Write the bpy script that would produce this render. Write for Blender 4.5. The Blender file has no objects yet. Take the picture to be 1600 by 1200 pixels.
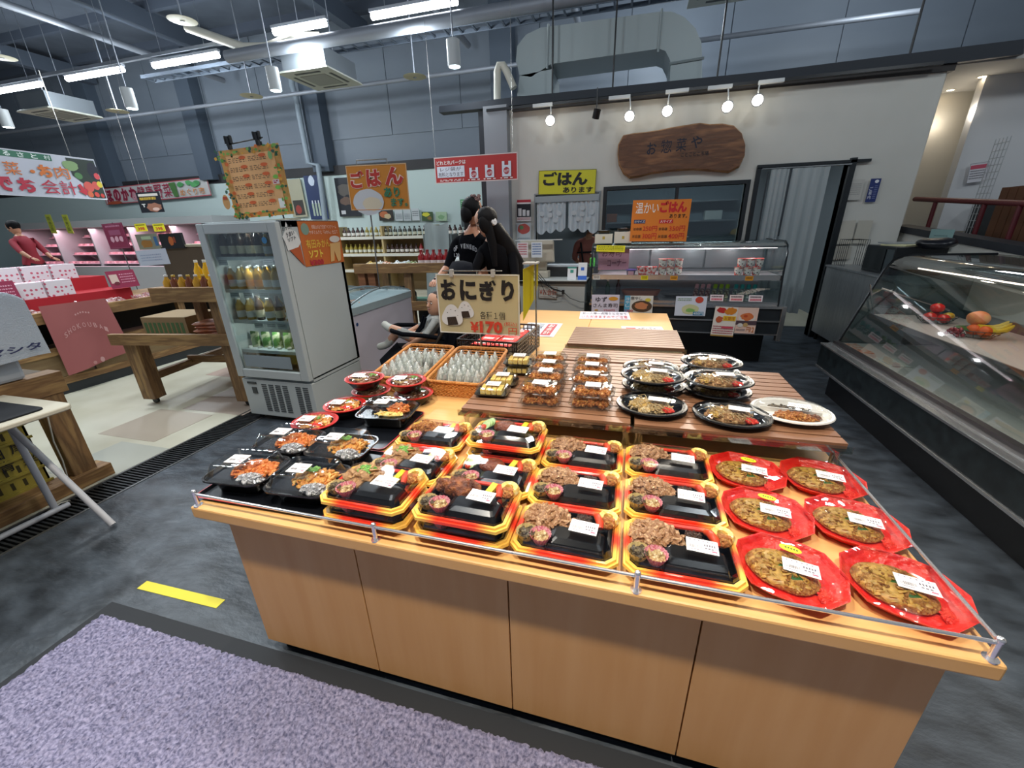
import bpy, bmesh, math, random
import numpy as np
from mathutils import Vector, Matrix, Euler, noise
R = math.radians
rng = random.Random(7)
SC = bpy.context.scene
COL = SC.collection
# ------------------------------------------------------------------ camera
FPX = 635.0
_n = lambda v: np.array(v, float) / np.linalg.norm(v)
_Z = -_n((45, 1640, FPX)); _Y = _n((187, -251, FPX)); _Y = _n(_Y - _Y.dot(_Z) * _Z); _X = np.cross(_Y, _Z)
CW = np.stack([_X, _Y, _Z])            # camera axes (x right, y down, z forward) -> world
CAMH = 1.5
cd = bpy.data.cameras.new('camera'); cam = bpy.data.objects.new('camera', cd); COL.objects.link(cam)
cd.sensor_width = 36; cd.lens = 36 * FPX / 1600; cd.clip_start = .02; cd.clip_end = 200
_r = CW @ np.diag([1, -1, -1])
cam.matrix_world = Matrix([[*_r[0], 0], [*_r[1], 0], [*_r[2], CAMH], [0, 0, 0, 1]])
SC.camera = cam
# ------------------------------------------------------------------ colour management, world
SC.view_settings.view_transform = 'Standard'; SC.view_settings.look = 'None'
SC.view_settings.gamma = 1; SC.view_settings.use_curve_mapping = False
SC.view_settings.exposure = 0.0
SC.cycles.transparent_max_bounces = 16
SC.cycles.max_bounces = 6
SC.cycles.sample_clamp_indirect = 4
W = bpy.data.worlds.new('world'); SC.world = W; W.use_nodes = True
W.node_tree.nodes['Background'].inputs[0].default_value = (.62, .75, .95, 1)
W.node_tree.nodes['Background'].inputs[1].default_value = .24
# ------------------------------------------------------------------ lamps of the hall, with added fill
def lamp(kind, name, loc, power, color=(1, 1, 1), rot=(0, 0, 0), **k):
    l = bpy.data.lights.new(name, kind); l.energy = power; l.color = color
    for a, b in k.items(): setattr(l, a, b)
    o = bpy.data.objects.new(name, l); COL.objects.link(o); o.location = loc; o.rotation_euler = rot
    return o
def aim(o, t):
    o.rotation_euler = (Vector(t) - o.location).to_track_quat('-Z', 'Y').to_euler()
WARM = (1, .90, .76); COOL = (.86, .94, 1)
for x, y, p in ((-1.1, .12, 230), (.40, .06, 290), (1.9, 2.4, 50), (-.3, 3.0, 120), (-1.0, 1.7, 90)):
    o = lamp('SPOT', 'counter_spotlight', (x, y, 3.5), p, WARM, spot_size=R(100), spot_blend=.7, shadow_soft_size=.05)
for x, y, p in ((-5.3, 2.6, 200), (-8.1, 2.8, 170), (-4.6, 1.2, 110), (-3.3, 4.6, 110), (-3.4, .4, 80), (-2.4, 6.0, 60), (-8, 7.5, 260), (-13, 5, 260)):
    lamp('SPOT', 'hall_spotlight', (x, y, 3.6), p, COOL, spot_size=R(140), spot_blend=.9, shadow_soft_size=.09)

for x in (-10.5, -7.6, -4.7, -1.8, 1.1, 4.0):      # nearer row of the hall's strip lights, above the frame
    lamp('POINT', 'strip_row_and_fill_lamp', (x, 2.4, 4.5), 95, COOL, shadow_soft_size=.25)

for x, y, p in ((3.6, 8.4, 90), (.3, 9.3, 70), (6.5, 4.5, 60)): lamp('POINT', 'strip_row_and_fill_lamp', (x, y, 4.6), p, COOL, shadow_soft_size=.25)  # added fill points that brighten the ceiling on the right, without fixtures

# ------------------------------------------------------------------ pixel <-> place helpers (survey of the photograph)
def _ray(u, v): return CW @ np.array([u - 800, v - 600, FPX])
def at_z(u, v, z): d = _ray(u, v); return Vector(d * ((z - CAMH) / d[2])) + Vector((0, 0, CAMH))
def at_y(u, v, y): d = _ray(u, v); return Vector(d * (y / d[1])) + Vector((0, 0, CAMH))
def at_x(u, v, x): d = _ray(u, v); return Vector(d * (x / d[0])) + Vector((0, 0, CAMH))

# ------------------------------------------------------------------ materials
def lin(h):
    if isinstance(h, str):
        h = h.lstrip('#'); c = [int(h[i:i + 2], 16) / 255 for i in (0, 2, 4)]
    else: c = list(h)[:3]
    return tuple(x / 12.92 if x <= .04045 else ((x + .055) / 1.055) ** 2.4 for x in c) + (1,)
MC = {}
def mat(name, c, rough=.5, metal=0, c2=None, scale=10, bump=0, bscale=None, spec=.5, emit=0, stretch=None, detail=4, coat=0, c3=None, alpha=None, lo=.35, hi=.65):
    if name in MC: return MC[name]
    m = bpy.data.materials.new(name); m.use_nodes = True; nt = m.node_tree; N = nt.nodes; L = nt.links
    b = N['Principled BSDF']; b.inputs['Base Color'].default_value = lin(c); b.inputs['Roughness'].default_value = rough
    b.inputs['Metallic'].default_value = metal; b.inputs['Specular IOR Level'].default_value = spec
    b.inputs['Coat Weight'].default_value = coat; b.inputs['Coat Roughness'].default_value = .08
    m.diffuse_color = lin(c)
    if c2 or bump:
        tc = N.new('ShaderNodeTexCoord'); vec = tc.outputs['Object']
        if stretch:
            mp = N.new('ShaderNodeMapping'); mp.inputs['Scale'].default_value = stretch; L.new(vec, mp.inputs['Vector']); vec = mp.outputs[0]
    if c2:
        nz = N.new('ShaderNodeTexNoise'); nz.inputs['Scale'].default_value = scale; nz.inputs['Detail'].default_value = detail; L.new(vec, nz.inputs['Vector'])
        cr = N.new('ShaderNodeValToRGB'); L.new(nz.outputs[0], cr.inputs[0]); e = cr.color_ramp.elements
        e[0].position = lo; e[0].color = lin(c); e[1].position = hi; e[1].color = lin(c2)
        if c3: q = e.new(.5 * (lo + hi)); q.color = lin(c3)
        L.new(cr.outputs[0], b.inputs['Base Color'])
    if bump:
        nb = N.new('ShaderNodeTexNoise'); nb.inputs['Scale'].default_value = bscale or scale * 2; nb.inputs['Detail'].default_value = detail; L.new(vec, nb.inputs['Vector'])
        bp = N.new('ShaderNodeBump'); bp.inputs['Strength'].default_value = bump; bp.inputs['Distance'].default_value = .02; L.new(nb.outputs[0], bp.inputs['Height'])
        L.new(bp.outputs[0], b.inputs['Normal'])
    if emit:
        b.inputs['Emission Color'].default_value = lin(c); b.inputs['Emission Strength'].default_value = emit
    MC[name] = m; return m
def clear(name, tint='#ffffff', gloss=.12, bump=0, bscale=30, rough=.03, body=0.0):
    """thin clear plastic or glass: see-through with a sharp reflection that grows at grazing angles"""
    if name in MC: return MC[name]
    m = bpy.data.materials.new(name); m.use_nodes = True; nt = m.node_tree; N = nt.nodes; L = nt.links
    N.remove(N['Principled BSDF']); out = N['Material Output']
    t = N.new('ShaderNodeBsdfTransparent'); t.inputs[0].default_value = lin(tint)
    g = N.new('ShaderNodeBsdfGlossy'); g.inputs['Roughness'].default_value = rough
    lw = N.new('ShaderNodeLayerWeight'); lw.inputs['Blend'].default_value = .25
    mr = N.new('ShaderNodeMapRange'); mr.inputs['To Min'].default_value = gloss; mr.inputs['To Max'].default_value = min(1, gloss + .55)
    L.new(lw.outputs['Facing'], mr.inputs['Value'])
    mx = N.new('ShaderNodeMixShader'); L.new(mr.outputs[0], mx.inputs[0]); L.new(t.outputs[0], mx.inputs[1]); L.new(g.outputs[0], mx.inputs[2])
    last = mx
    if body:
        d = N.new('ShaderNodeBsdfDiffuse'); d.inputs[0].default_value = lin('#dfe6ea'); m2 = N.new('ShaderNodeMixShader'); m2.inputs[0].default_value = body
        L.new(mx.outputs[0], m2.inputs[1]); L.new(d.outputs[0], m2.inputs[2]); last = m2
    if bump:
        tc = N.new('ShaderNodeTexCoord'); nb = N.new('ShaderNodeTexNoise'); nb.inputs['Scale'].default_value = bscale; nb.inputs['Detail'].default_value = 1
        L.new(tc.outputs['Object'], nb.inputs['Vector']); bp = N.new('ShaderNodeBump'); bp.inputs['Strength'].default_value = bump; bp.inputs['Distance'].default_value = .01
        L.new(nb.outputs[0], bp.inputs['Height']); L.new(bp.outputs[0], g.inputs['Normal']); L.new(bp.outputs[0], lw.inputs['Normal'])
    L.new(last.outputs[0], out.inputs['Surface']); MC[name] = m; return m

# ------------------------------------------------------------------ mesh builder
class MB:
    def __init__(s): s.v = []; s.f = []; s.mi = []; s.M = Matrix.Identity(4); s.cur = 0; s.mats = []
    def m(s, material):
        if material not in s.mats: s.mats.append(material)
        s.cur = s.mats.index(material); return s
    def at(s, loc=(0, 0, 0), rot=(0, 0, 0), sc=(1, 1, 1)):
        s.M = Matrix.LocRotScale(Vector(loc), Euler(rot), Vector(sc)); return s
    def put(s, vs, fs):
        b = len(s.v); M = s.M; s.v += [tuple(M @ Vector(p)) for p in vs]
        s.f += [tuple(i + b for i in f) for f in fs]; s.mi += [s.cur] * len(fs); return s
    def box(s, x0, x1, y0, y1, z0, z1, tx=0, ty=0):
        """tx, ty: how much the top is narrower on each side"""
        v = [(x0, y0, z0), (x1, y0, z0), (x1, y1, z0), (x0, y1, z0), (x0 + tx, y0 + ty, z1), (x1 - tx, y0 + ty, z1), (x1 - tx, y1 - ty, z1), (x0 + tx, y1 - ty, z1)]
        return s.put(v, [(3, 2, 1, 0), (4, 5, 6, 7), (0, 1, 5, 4), (1, 2, 6, 5), (2, 3, 7, 6), (3, 0, 4, 7)])
    def cbox(s, c, d): return s.box(c[0] - d[0] / 2, c[0] + d[0] / 2, c[1] - d[1] / 2, c[1] + d[1] / 2, c[2] - d[2] / 2, c[2] + d[2] / 2)
    def loft(s, rings, cap0=True, cap1=True, closed=True):
        n = len(rings[0]); vs = [p for r in rings for p in r]; fs = []
        for k in range(len(rings) - 1):
            for i in range(n if closed else n - 1):
                j = (i + 1) % n; fs.append((k * n + i, k * n + j, (k + 1) * n + j, (k + 1) * n + i))
        if cap0: fs.append(tuple(reversed(range(n))))
        if cap1: fs.append(tuple(range((len(rings) - 1) * n, len(rings) * n)))
        return s.put(vs, fs)
    def prism(s, poly, z0, z1):
        return s.loft([[(x, y, z0) for x, y in poly], [(x, y, z1) for x, y in poly]])
    def prismy(s, poly, y0, y1):      # poly in x,z pushed along y
        return s.loft([[(x, y1, z) for x, z in poly], [(x, y0, z) for x, z in poly]])
    def prismx(s, poly, x0, x1):      # poly in y,z pushed along x
        return s.loft([[(x0, y, z) for y, z in poly], [(x1, y, z) for y, z in poly]])
    def lathe(s, prof, n=24, cap0=False, cap1=False, sx=1, sy=1):
        return s.loft([[(r * sx * math.cos(2 * math.pi * i / n), r * sy * math.sin(2 * math.pi * i / n), z) for i in range(n)] for r, z in prof], cap0, cap1)
    def cyl(s, p, r, h, n=16, r2=None):
        x, y, z = p; r2 = r if r2 is None else r2
        return s.loft([[(x + q * math.cos(2 * math.pi * i / n), y + q * math.sin(2 * math.pi * i / n), zz) for i in range(n)] for q, zz in ((r, z), (r2, z + h))])
    def tube(s, pts, r, n=8, closed=False):
        P = [Vector(p) for p in pts]; K = len(P); rings = []; rr = r if isinstance(r, (list, tuple)) else [r] * K
        up = None
        for k in range(K):
            if closed: d = P[(k + 1) % K] - P[k - 1]
            else: d = P[min(k + 1, K - 1)] - P[max(k - 1, 0)]
            d.normalize()
            if up is None: up = Vector((0, 0, 1)) if abs(d.z) < .9 else Vector((1, 0, 0))
            a = d.cross(up); a.normalize(); b = a.cross(d); up = b
            rings.append([P[k] + (a * math.cos(2 * math.pi * i / n) + b * math.sin(2 * math.pi * i / n)) * rr[k] for i in range(n)])
        if closed: rings.append(rings[0]); return s.loft(rings, False, False)
        return s.loft(rings)
    def ball(s, c, r, n=12, m=8, jit=0, seed=0):
        rx, ry, rz = r if isinstance(r, (tuple, list)) else (r, r, r); rings = []
        for k in range(1, m):
            t = math.pi * k / m
            rings.append([(c[0] + rx * math.sin(t) * math.cos(2 * math.pi * i / n), c[1] + ry * math.sin(t) * math.sin(2 * math.pi * i / n), c[2] - rz * math.cos(t)) for i in range(n)])
        if jit:
            rings = [[tuple(Vector(c) + (Vector(p) - Vector(c)) * (1 + jit * noise.noise(Vector(p) * (1.4 / max(rx, ry, rz)) + Vector((seed, 0, 0))))) for p in r] for r in rings]
        vs = [p for r in rings for p in r]; k0 = len(vs); vs += [(c[0], c[1], c[2] - rz), (c[0], c[1], c[2] + rz)]; fs = []
        for k in range(m - 2):
            for i in range(n):
                j = (i + 1) % n; fs.append((k * n + i, k * n + j, (k + 1) * n + j, (k + 1) * n + i))
        for i in range(n):
            j = (i + 1) % n; fs.append((k0, j, i)); fs.append((k0 + 1, (m - 2) * n + i, (m - 2) * n + j))
        return s.put(vs, fs)
    def quad(s, a, b, c, d): return s.put([a, b, c, d], [(0, 1, 2, 3)])
    def sheet(s, fn, nu, nv):
        vs = [fn(i / nu, j / nv) for j in range(nv + 1) for i in range(nu + 1)]
        return s.put(vs, [(j * (nu + 1) + i, j * (nu + 1) + i + 1, (j + 1) * (nu + 1) + i + 1, (j + 1) * (nu + 1) + i) for j in range(nv) for i in range(nu)])
    def mesh(s, name, smooth=False):
        me = bpy.data.meshes.new(name); me.from_pydata(s.v, [], s.f)
        for q in s.mats: me.materials.append(q)
        if len(s.mats) > 1: me.polygons.foreach_set('material_index', s.mi)
        if smooth:
            me.polygons.foreach_set('use_smooth', [True] * len(s.f)); me.set_sharp_from_angle(angle=R(smooth if smooth is not True else 40))
        me.update(); return me

def rrect(w, d, r, n=4, cx=0, cy=0):
    """rounded rectangle outline, counter-clockwise"""
    P = []
    for qx, qy, a0 in ((1, 1, 0), (-1, 1, 90), (-1, -1, 180), (1, -1, 270)):
        for k in range(n + 1):
            a = R(a0 + 90 * k / n); P.append((cx + qx * (w / 2 - r) + r * math.cos(a), cy + qy * (d / 2 - r) + r * math.sin(a)))
    return P
def ring(poly, z): return [(x, y, z) for x, y in poly]

def part(name, mb, material=None, parent=None, label=None, smooth=False, bevel=0, stuff=False, loc=None):
    if isinstance(mb, MB):
        if not mb.mats and material: mb.mats.append(material)
        me = mb.mesh(name, smooth)
    else: me = mb
    o = bpy.data.objects.new(name, me); COL.objects.link(o)
    if parent: o.parent = parent
    if loc: o.location = loc
    if label: o['label'] = label
    if stuff: o['kind'] = 'stuff'
    if bevel:
        b = o.modifiers.new('bevel', 'BEVEL'); b.width = bevel; b.segments = 2; b.limit_method = 'ANGLE'
    return o
def tag(o, label, cat, group=None):
    o['label'] = label; o['category'] = cat
    if group: o['group'] = group
    return o
def thing(name, label, cat, loc=(0, 0, 0), rz=0, group=None, rot=None):
    o = bpy.data.objects.new(name, None); COL.objects.link(o); o.empty_display_size = .05
    o.location = loc; o.rotation_euler = rot or (0, 0, rz); return tag(o, label, cat, group)
def solo(name, label, cat, mb, material=None, loc=(0, 0, 0), rz=0, group=None, smooth=False, bevel=0, rot=None):
    o = part(name, mb, material, None, None, smooth, bevel); o.location = loc; o.rotation_euler = rot or (0, 0, rz); return tag(o, label, cat, group)
def struct(name, mb, material=None, parent=None, smooth=False, bevel=0):
    o = part(name, mb, material, parent, None, smooth, bevel)
    if parent is None: o['kind'] = 'structure'
    return o
def dup(root, loc, rz=None, label=None, group=None, rot=None):
    def cp(o, p):
        c = o.copy(); COL.objects.link(c); c.parent = p
        for k in KIDS.get(o.name, ()): cp(k, c)
        return c
    if root.name not in KIDS:
        def walk(o):
            KIDS[o.name] = list(o.children)
            for k in KIDS[o.name]: walk(k)
        walk(root)
    r = cp(root, None); r.location = loc
    if rz is not None: r.rotation_euler = (0, 0, rz)
    if rot is not None: r.rotation_euler = rot
    if label: r['label'] = label
    if group: r['group'] = group
    return r
KIDS = {}
# ------------------------------------------------------------------ lettering
_TX = {}
def textmesh(s, bold=.0):
    if any(ch > '\u4e00' for ch in s): bold = min(bold, .004)      # dense characters keep their counters open
    k = (s, bold)
    if k not in _TX:
        c = bpy.data.curves.new('lettering', 'FONT'); c.body = s; c.size = 1; c.offset = bold; c.resolution_u = 2
        o = bpy.data.objects.new('lettering', c); COL.objects.link(o)
        me = bpy.data.meshes.new_from_object(o.evaluated_get(bpy.context.evaluated_depsgraph_get()))
        v = [tuple(p.co) for p in me.vertices]; f = [tuple(p.vertices) for p in me.polygons]
        bpy.data.objects.remove(o); bpy.data.curves.remove(c); bpy.data.meshes.remove(me)
        if not v: v = [(0, 0, 0)]
        xs = [p[0] for p in v]; ys = [p[1] for p in v]; _TX[k] = (v, f, min(xs), max(xs), min(ys), max(ys))
    return _TX[k]
class Print:
    """flat print on a card: unit frame x right, y down from the top-left corner, size w x h, printed just proud of the card"""
    def __init__(s, w, h, lift=.0012): s.w = w; s.h = h; s.mb = MB(); s.lift = lift; s.k = 0
    def P(s, x, y): return (x * s.w - s.w / 2, -s.lift - s.k * .00035 * max(1, s.w), s.h / 2 - y * s.h)
    def ink(s, c): s.mb.m(mat('ink_' + c.strip('#'), c, .55)); return s
    def text(s, t, x, y, w, h, c, bold=.015, slant=0, rot=0):
        v, f, x0, x1, y0, y1 = textmesh(t, bold); s.ink(c); s.k += 1
        out = []
        for p in v:
            a = (p[0] - x0) / max(1e-6, x1 - x0); b = (y1 - p[1]) / max(1e-6, y1 - y0)
            px = x + a * w + slant * (1 - b) * h; py = y + b * h + rot * a * w
            out.append(s.P(px, py))
        s.mb.put(out, f); return s
    def vtext(s, t, x, y, w, h, c, bold=.015):
        n = len(t)
        for i, ch in enumerate(t): s.text(ch, x, y + h * i / n, w, h / n * .88, c, bold)
        return s
    def rect(s, x, y, w, h, c): s.k += 1; s.ink(c); s.mb.put([s.P(x, y), s.P(x, y + h), s.P(x + w, y + h), s.P(x + w, y)], [(0, 1, 2, 3)]); return s
    def frame(s, x, y, w, h, t, c):
        ty = t * s.w / s.h
        return s.rect(x, y, w, ty, c).rect(x, y + h - ty, w, ty, c).rect(x, y, t, h, c).rect(x + w - t, y, t, h, c)
    def oval(s, x, y, rx, ry, c, n=18, jit=0):
        s.k += 1; s.ink(c); P = [s.P(x + rx * (1 + jit * rng.uniform(-1, 1)) * math.cos(2 * math.pi * i / n), y - ry * (1 + jit * rng.uniform(-1, 1)) * math.sin(2 * math.pi * i / n)) for i in range(n)]
        s.mb.put(P, [tuple(range(n))]); return s
    def poly(s, pts, c): s.k += 1; s.ink(c); s.mb.put([s.P(*p) for p in pts], [tuple(range(len(pts)))]); return s
    def lines(s, x, y, w, h, rows, c, fill=.5, seed=1):
        r = random.Random(seed); s.k += 1; s.ink(c)
        for i in range(rows):
            xx = x; yy = y + h * i / rows
            while xx < x + w:
                ww = r.uniform(.02, .07) * 1.0; ww = min(ww, x + w - xx)
                s.mb.put([s.P(xx, yy), s.P(xx, yy + h / rows * fill), s.P(xx + ww * .8, yy + h / rows * fill), s.P(xx + ww * .8, yy)], [(0, 1, 2, 3)]); xx += ww + .012
        return s
def card(name, label, cat, w, h, color, pr, loc, rz=0, tilt=0, group=None, th=.003, rot=None, back=None):
    """a printed card standing in the x-z plane facing -y; origin at its centre"""
    t = thing(name, label, cat, loc, rz, group, rot or (tilt, 0, rz))
    part('card', MB().box(-w / 2, w / 2, 0, th, -h / 2, h / 2), mat('card_' + color.strip('#'), color, .5), t)
    if pr and pr.mb.f: part('print', pr.mb, None, t)
    return t
def card_px(name, label, cat, c4, y, color, fn, group=None, dy=0, **k):
    """card whose corners (tl, tr, br, bl pixels) were read off the photograph, standing at depth y; fn(Print)"""
    a, b, c, d = [at_y(u, v, y) for u, v in c4]
    o = (a + b + c + d) / 4; w = ((b - a).length + (c - d).length) / 2; h = ((d - a).length + (c - b).length) / 2
    ang = -math.atan2((b - a).z + (c - d).z, (b - a).x + (c - d).x)
    p = Print(w, h)
    if fn: fn(p)
    return card(name, label, cat, w, h, color, p, o, group=group, rot=(0, ang, 0), **k)
# ================================================================== THE SETTING
M_slate = mat('slate_floor', '#262b31', .42, c2='#56606b', scale=5, bump=.5, bscale=9, detail=9, stretch=(1, 1.8, 1), lo=.34, hi=.86, spec=.5)
M_vinyl = mat('vinyl_floor', '#b9b5a0', .35, c2='#c9c6b4', scale=2, spec=.5)
M_wallg = mat('grey_metal_wall', '#6c7682', .55, c2='#757f8a', scale=1.2, stretch=(.3, 1, 1))
M_white = mat('white_wall', '#c9c7be', .8, c2='#cfcdc5', scale=1.5)
M_wallfar = mat('pale_green_wall', '#c2d3d0', .8)
M_dark = mat('dark_trim', '#1c1f26', .5)
M_steel = mat('stainless', '#a6a9ab', .38, .55, c2='#8f9497', scale=6, stretch=(1, 12, .6))
M_chrome = mat('chrome', '#e6e6ea', .2, .85)
M_ceil = mat('ceiling_deck', '#4a535f', .8, c2='#57606d', scale=1.3)
M_pipe = mat('galvanised_pipe', '#7d838c', .5, .3)
M_cream = mat('cream_pipe', '#c9c6b8', .5)
M_black = mat('black_plastic', '#0e0f12', .35)
struct('floor', MB().box(-2.98, 9, -4, 6.9, -.1, 0), M_slate)
struct('floor_2', MB().box(-24, -3.24, -4, 12.2, -.1, 0), M_vinyl)
struct('floor_3', MB().box(-3.24, -2.98, 2.7, 12.2, -.1, 0), M_vinyl)
f4 = struct('floor_4', MB().box(-2.98, 9, 6.9, 12.2, -.1, 0), M_vinyl)
# coloured vinyl tiles let into the pale floor
for x, y, w, d, c in ((-4.1, 1.95, .62, .5, '#a89c8b'), (-3.9, 2.5, .7, .55, '#a89a8e'), (-4.9, 1.25, .34, .3, '#b5694b'), (-3.75, 1.45, .5, .45, '#a9aba0'), (-4.6, 3.3, .55, .5, '#b39c8f'), (-5.2, .4, .5, .5, '#aba79a')):
    part('floor_tile', MB().box(x, x + w, y, y + d, 0, .0015), mat('tile' + c[1:], c, .4), bpy.data.objects['floor_2'])
# drain channel with its grating
dr = thing('floor_drain', 'long black slotted drain grating set between slate and pale floor', 'drain', (-3.11, 0, 0))
part('channel', MB().box(-.13, .13, -3, 2.7, -.08, -.03), M_black, dr)
for s in (-1, 1): part('edge_strip', MB().box(s * .122 - .008, s * .122 + .008, -3, 2.7, -.06, .004), mat('drain_edge', '#7c7f80', .35, .8), dr)
g = MB(); y = -1.0
while y < 2.68: g.box(-.112, .112, y, y + .011, -.02, -.001); y += .024
part('grating', g, mat('grate', '#2c3033', .4, .5), dr, stuff=True)
# deli wall (y = 6.3) with door opening, kitchen window and serving hatch
WY = 6.3
def rect_wall(mb, x0, x1, z0, z1, y0=WY, y1=WY + .12): mb.box(x0, x1, y0, y1, z0, z1)
dL, dR, dT = 1.50, 2.43, 2.10        # doorway
wL, wR, wB, wT = -.36, 1.36, 1.0, 1.93   # window
hL, hR, hB, hT = -1.36, -.46, .95, 1.91  # hatch
w = MB(); rect_wall(w, -2.05, hL, 0, 3.0); rect_wall(w, hL, hR, 0, hB); rect_wall(w, hL, hR, hT, 3.0); rect_wall(w, hR, wL, 0, 3.0)
rect_wall(w, wL, wR, 0, wB); rect_wall(w, wL, wR, wT, 3.0); rect_wall(w, wR, dL, 0, 3.0); rect_wall(w, dL, dR, dT, 3.0)
rect_wall(w, dR, 3.13, 0, 3.0)
struct('wall_back', w, M_white)
struct('wall_side', MB().box(-2.17, -2.05, WY - .02, 12, 0, 3.0), M_dark)
w = MB(); w.box(-2.05, -1.72, WY - .16, WY, 0, 3.02); struct('trim_2', w, mat('pillar_grey', '#8f9398', .7))
# upper dark beams along the top of the deli wall
bp_ = [(lambda p: (p.x, p.z))(at_y(u, v, WY - .06)) for u, v in ((686, 176), (800, 165), (1200, 124), (1490, 98), (1600, 84), (1600, 61), (1200, 111), (800, 152), (686, 166))]
b = MB(); b.prismy(bp_, WY - .06, WY + .1); struct('trim_3', b, mat('beam_dark', '#1d232c', .6))
bp_ = [(lambda p: (p.x, p.z))(at_y(u, v, WY - .03)) for u, v in ((800, 175), (1200, 137), (1492, 110), (1497, 95), (1200, 124), (800, 163))]
b = MB(); b.prismy(bp_, WY - .03, WY + .1); struct('trim_4', b, mat('beam_brown', '#2a2523', .6))
# kitchen seen through the openings
struct('wall_kitchen', MB().box(-2.05, 3.1, 9.4, 9.5, 0, 3.0), mat('kitchen_wall', '#7c868c', .6))
struct('ceiling_kitchen', MB().box(-2.05, 3.1, 6.42, 9.4, 2.6, 2.66), mat('kitchen_ceiling', '#a5abb0', .8))
lamp('AREA', 'kitchen_lamp', (.6, 8.0, 2.55), 26, COOL, shape='RECTANGLE', size=2.4, size_y=.3)
# window and hatch frames
def frame(name, x0, x1, z0, z1, t, y0, d, m, parent=None, mull=()):
    f = MB(); f.box(x0 - t, x1 + t, y0, y0 + d, z1, z1 + t); f.box(x0 - t, x1 + t, y0, y0 + d, z0 - t, z0); f.box(x0 - t, x0, y0, y0 + d, z0, z1); f.box(x1, x1 + t, y0, y0 + d, z0, z1)
    for q in mull: f.box(q - t * .4, q + t * .4, y0, y0 + d, z0, z1)
    return struct(name, f, m, parent)
fr = frame('window_1', wL, wR, wB, wT, .045, WY - .03, .1, mat('window_frame', '#1d2023', .4), None, (.55,))
part('pane', MB().box(wL, wR, WY + .03, WY + .036, wB, wT), clear('window_glass', '#c8d4d6', .10), fr)
fr = frame('window_2', hL, hR, hB, hT, .02, WY - .02, .1, mat('hatch_frame', '#8b9092', .4))
fr = MB(); fr.box(dL - .05, dL, WY - .03, WY + .1, 0, dT); fr.box(dR, dR + .06, WY - .05, WY + .12, 0, dT + .05); fr.box(dL - .05, dR + .2, WY - .05, WY + .12, dT, dT + .03)
struct('door_1', fr, mat('door_frame', '#1b1f22', .4))
# far hall walls
FY = 10.6
zb = lambda x: 3.02
w = MB(); w.box(-26, 10, FY + .1, FY + .2, 3.0, 7); struct('wall_far', w, M_wallg)
for x in np.arange(-25, 9, 1.9): part('wall_panel', MB().box(x + .01, x + 1.89, FY + .07, FY + .11, 3.75, 7), M_wallg, bpy.data.objects['wall_far'])
for x in (-21.4, -15.9, -12.0, -8.05, -3.0): part('column', MB().box(x - .25, x + .25, FY - .25, FY + .08, 3.0, 7), mat('steel_column', '#4c5866', .6), bpy.data.objects['wall_far'])
struct('wall_shop', MB().box(-26, -2.1, FY - .02, FY + .08, 0, 2.98), M_wallfar)
struct('trim_5', MB().box(-26, -2.1, FY - .06, FY + .1, 2.92, 3.14), mat('beam_far', '#2b2a2c', .6))
struct('wall_left', MB().box(-26, -25.9, -4, 12, 0, 7), M_wallg)
struct('ceiling', MB().box(-26, 10, -5, 12, 6.2, 6.3), M_ceil)
for y in np.arange(-1.5, 11, 1.45): part('purlin', MB().box(-26, 10, y - .05, y + .05, 6.02, 6.2), mat('purlin', '#4a5361', .7), bpy.data.objects['ceiling'])
for x in (-20, -15.5, -10.5, -6.4, -2.2, 2, 6): part('beam', MB().box(x - .11, x + .11, -4, FY, 5.7, 6.05), mat('beam_grey', '#4e5866', .7), bpy.data.objects['ceiling'])
# right-hand corner: lower soffit, side wall, low wall with black capping
struct('ceiling_2', MB().box(3.13, 9, 6.32, 7.7, 2.98, 3.06), mat('soffit', '#c2bfb9', .8))
struct('wall_right', MB().box(3.14, 3.2, WY + .13, 7.6, 0, 2.98), M_white)
w = MB(); w.box(3.13, 4.6, 7.6, 7.68, 0, 2.98); struct('wall_right_2', w, mat('wall_alcove', '#c9c4b8', .8))
w = MB(); w.box(3.82, 9, 6.9, 7.02, 1.3, 2.98); struct('wall_right_3', w, mat('wall_pale', '#d6d6d6', .8))
# counter mat and tape
mt = thing('door_mat', 'large purple grey loop pile mat with black rubber border in front of the counter', 'mat', (0, 0, 0))
part('border', MB().box(-2.085, 1.4, -2.2, .80, 0, .006), mat('mat_rubber', '#1d2127', .7), mt)
nx, ny = 430, 300
X = np.linspace(-2.055, 1.3, nx); Y = np.linspace(-1.4, .745, ny); rs = np.random.RandomState(3)
XX, YY = np.meshgrid(X, Y); XX = XX + rs.uniform(-.004, .004, XX.shape); YY = YY + rs.uniform(-.004, .004, YY.shape)
ZZ = .012 + rs.uniform(-.006, .007, XX.shape); ZZ[0] = ZZ[-1] = 0.004; ZZ[:, 0] = 0.004
me = bpy.data.meshes.new('pile'); nv = nx * ny
me.vertices.add(nv); me.vertices.foreach_set('co', np.stack([XX, YY, ZZ], -1).reshape(-1).astype('f'))
ii = (np.arange(ny - 1)[:, None] * nx + np.arange(nx - 1)[None]).reshape(-1)
q = np.stack([ii, ii + 1, ii + nx + 1, ii + nx], -1).reshape(-1).astype('i')
me.loops.add(len(q)); me.loops.foreach_set('vertex_index', q); me.polygons.add(len(q) // 4)
me.polygons.foreach_set('loop_start', np.arange(0, len(q), 4, dtype='i')); me.update(calc_edges=True)
me.materials.append(mat('mat_pile', '#565772', .95, c2='#a29fbc', scale=95, detail=2, lo=.3, hi=.72, spec=.1))
part('pile', me, None, mt, stuff=True)
a = at_z(222, 914, 0); b2 = at_z(345, 944, 0)
tp = MB(); L = (b2 - a).length; tp.box(0, L, -.022, .022, 0, .002)
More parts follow.
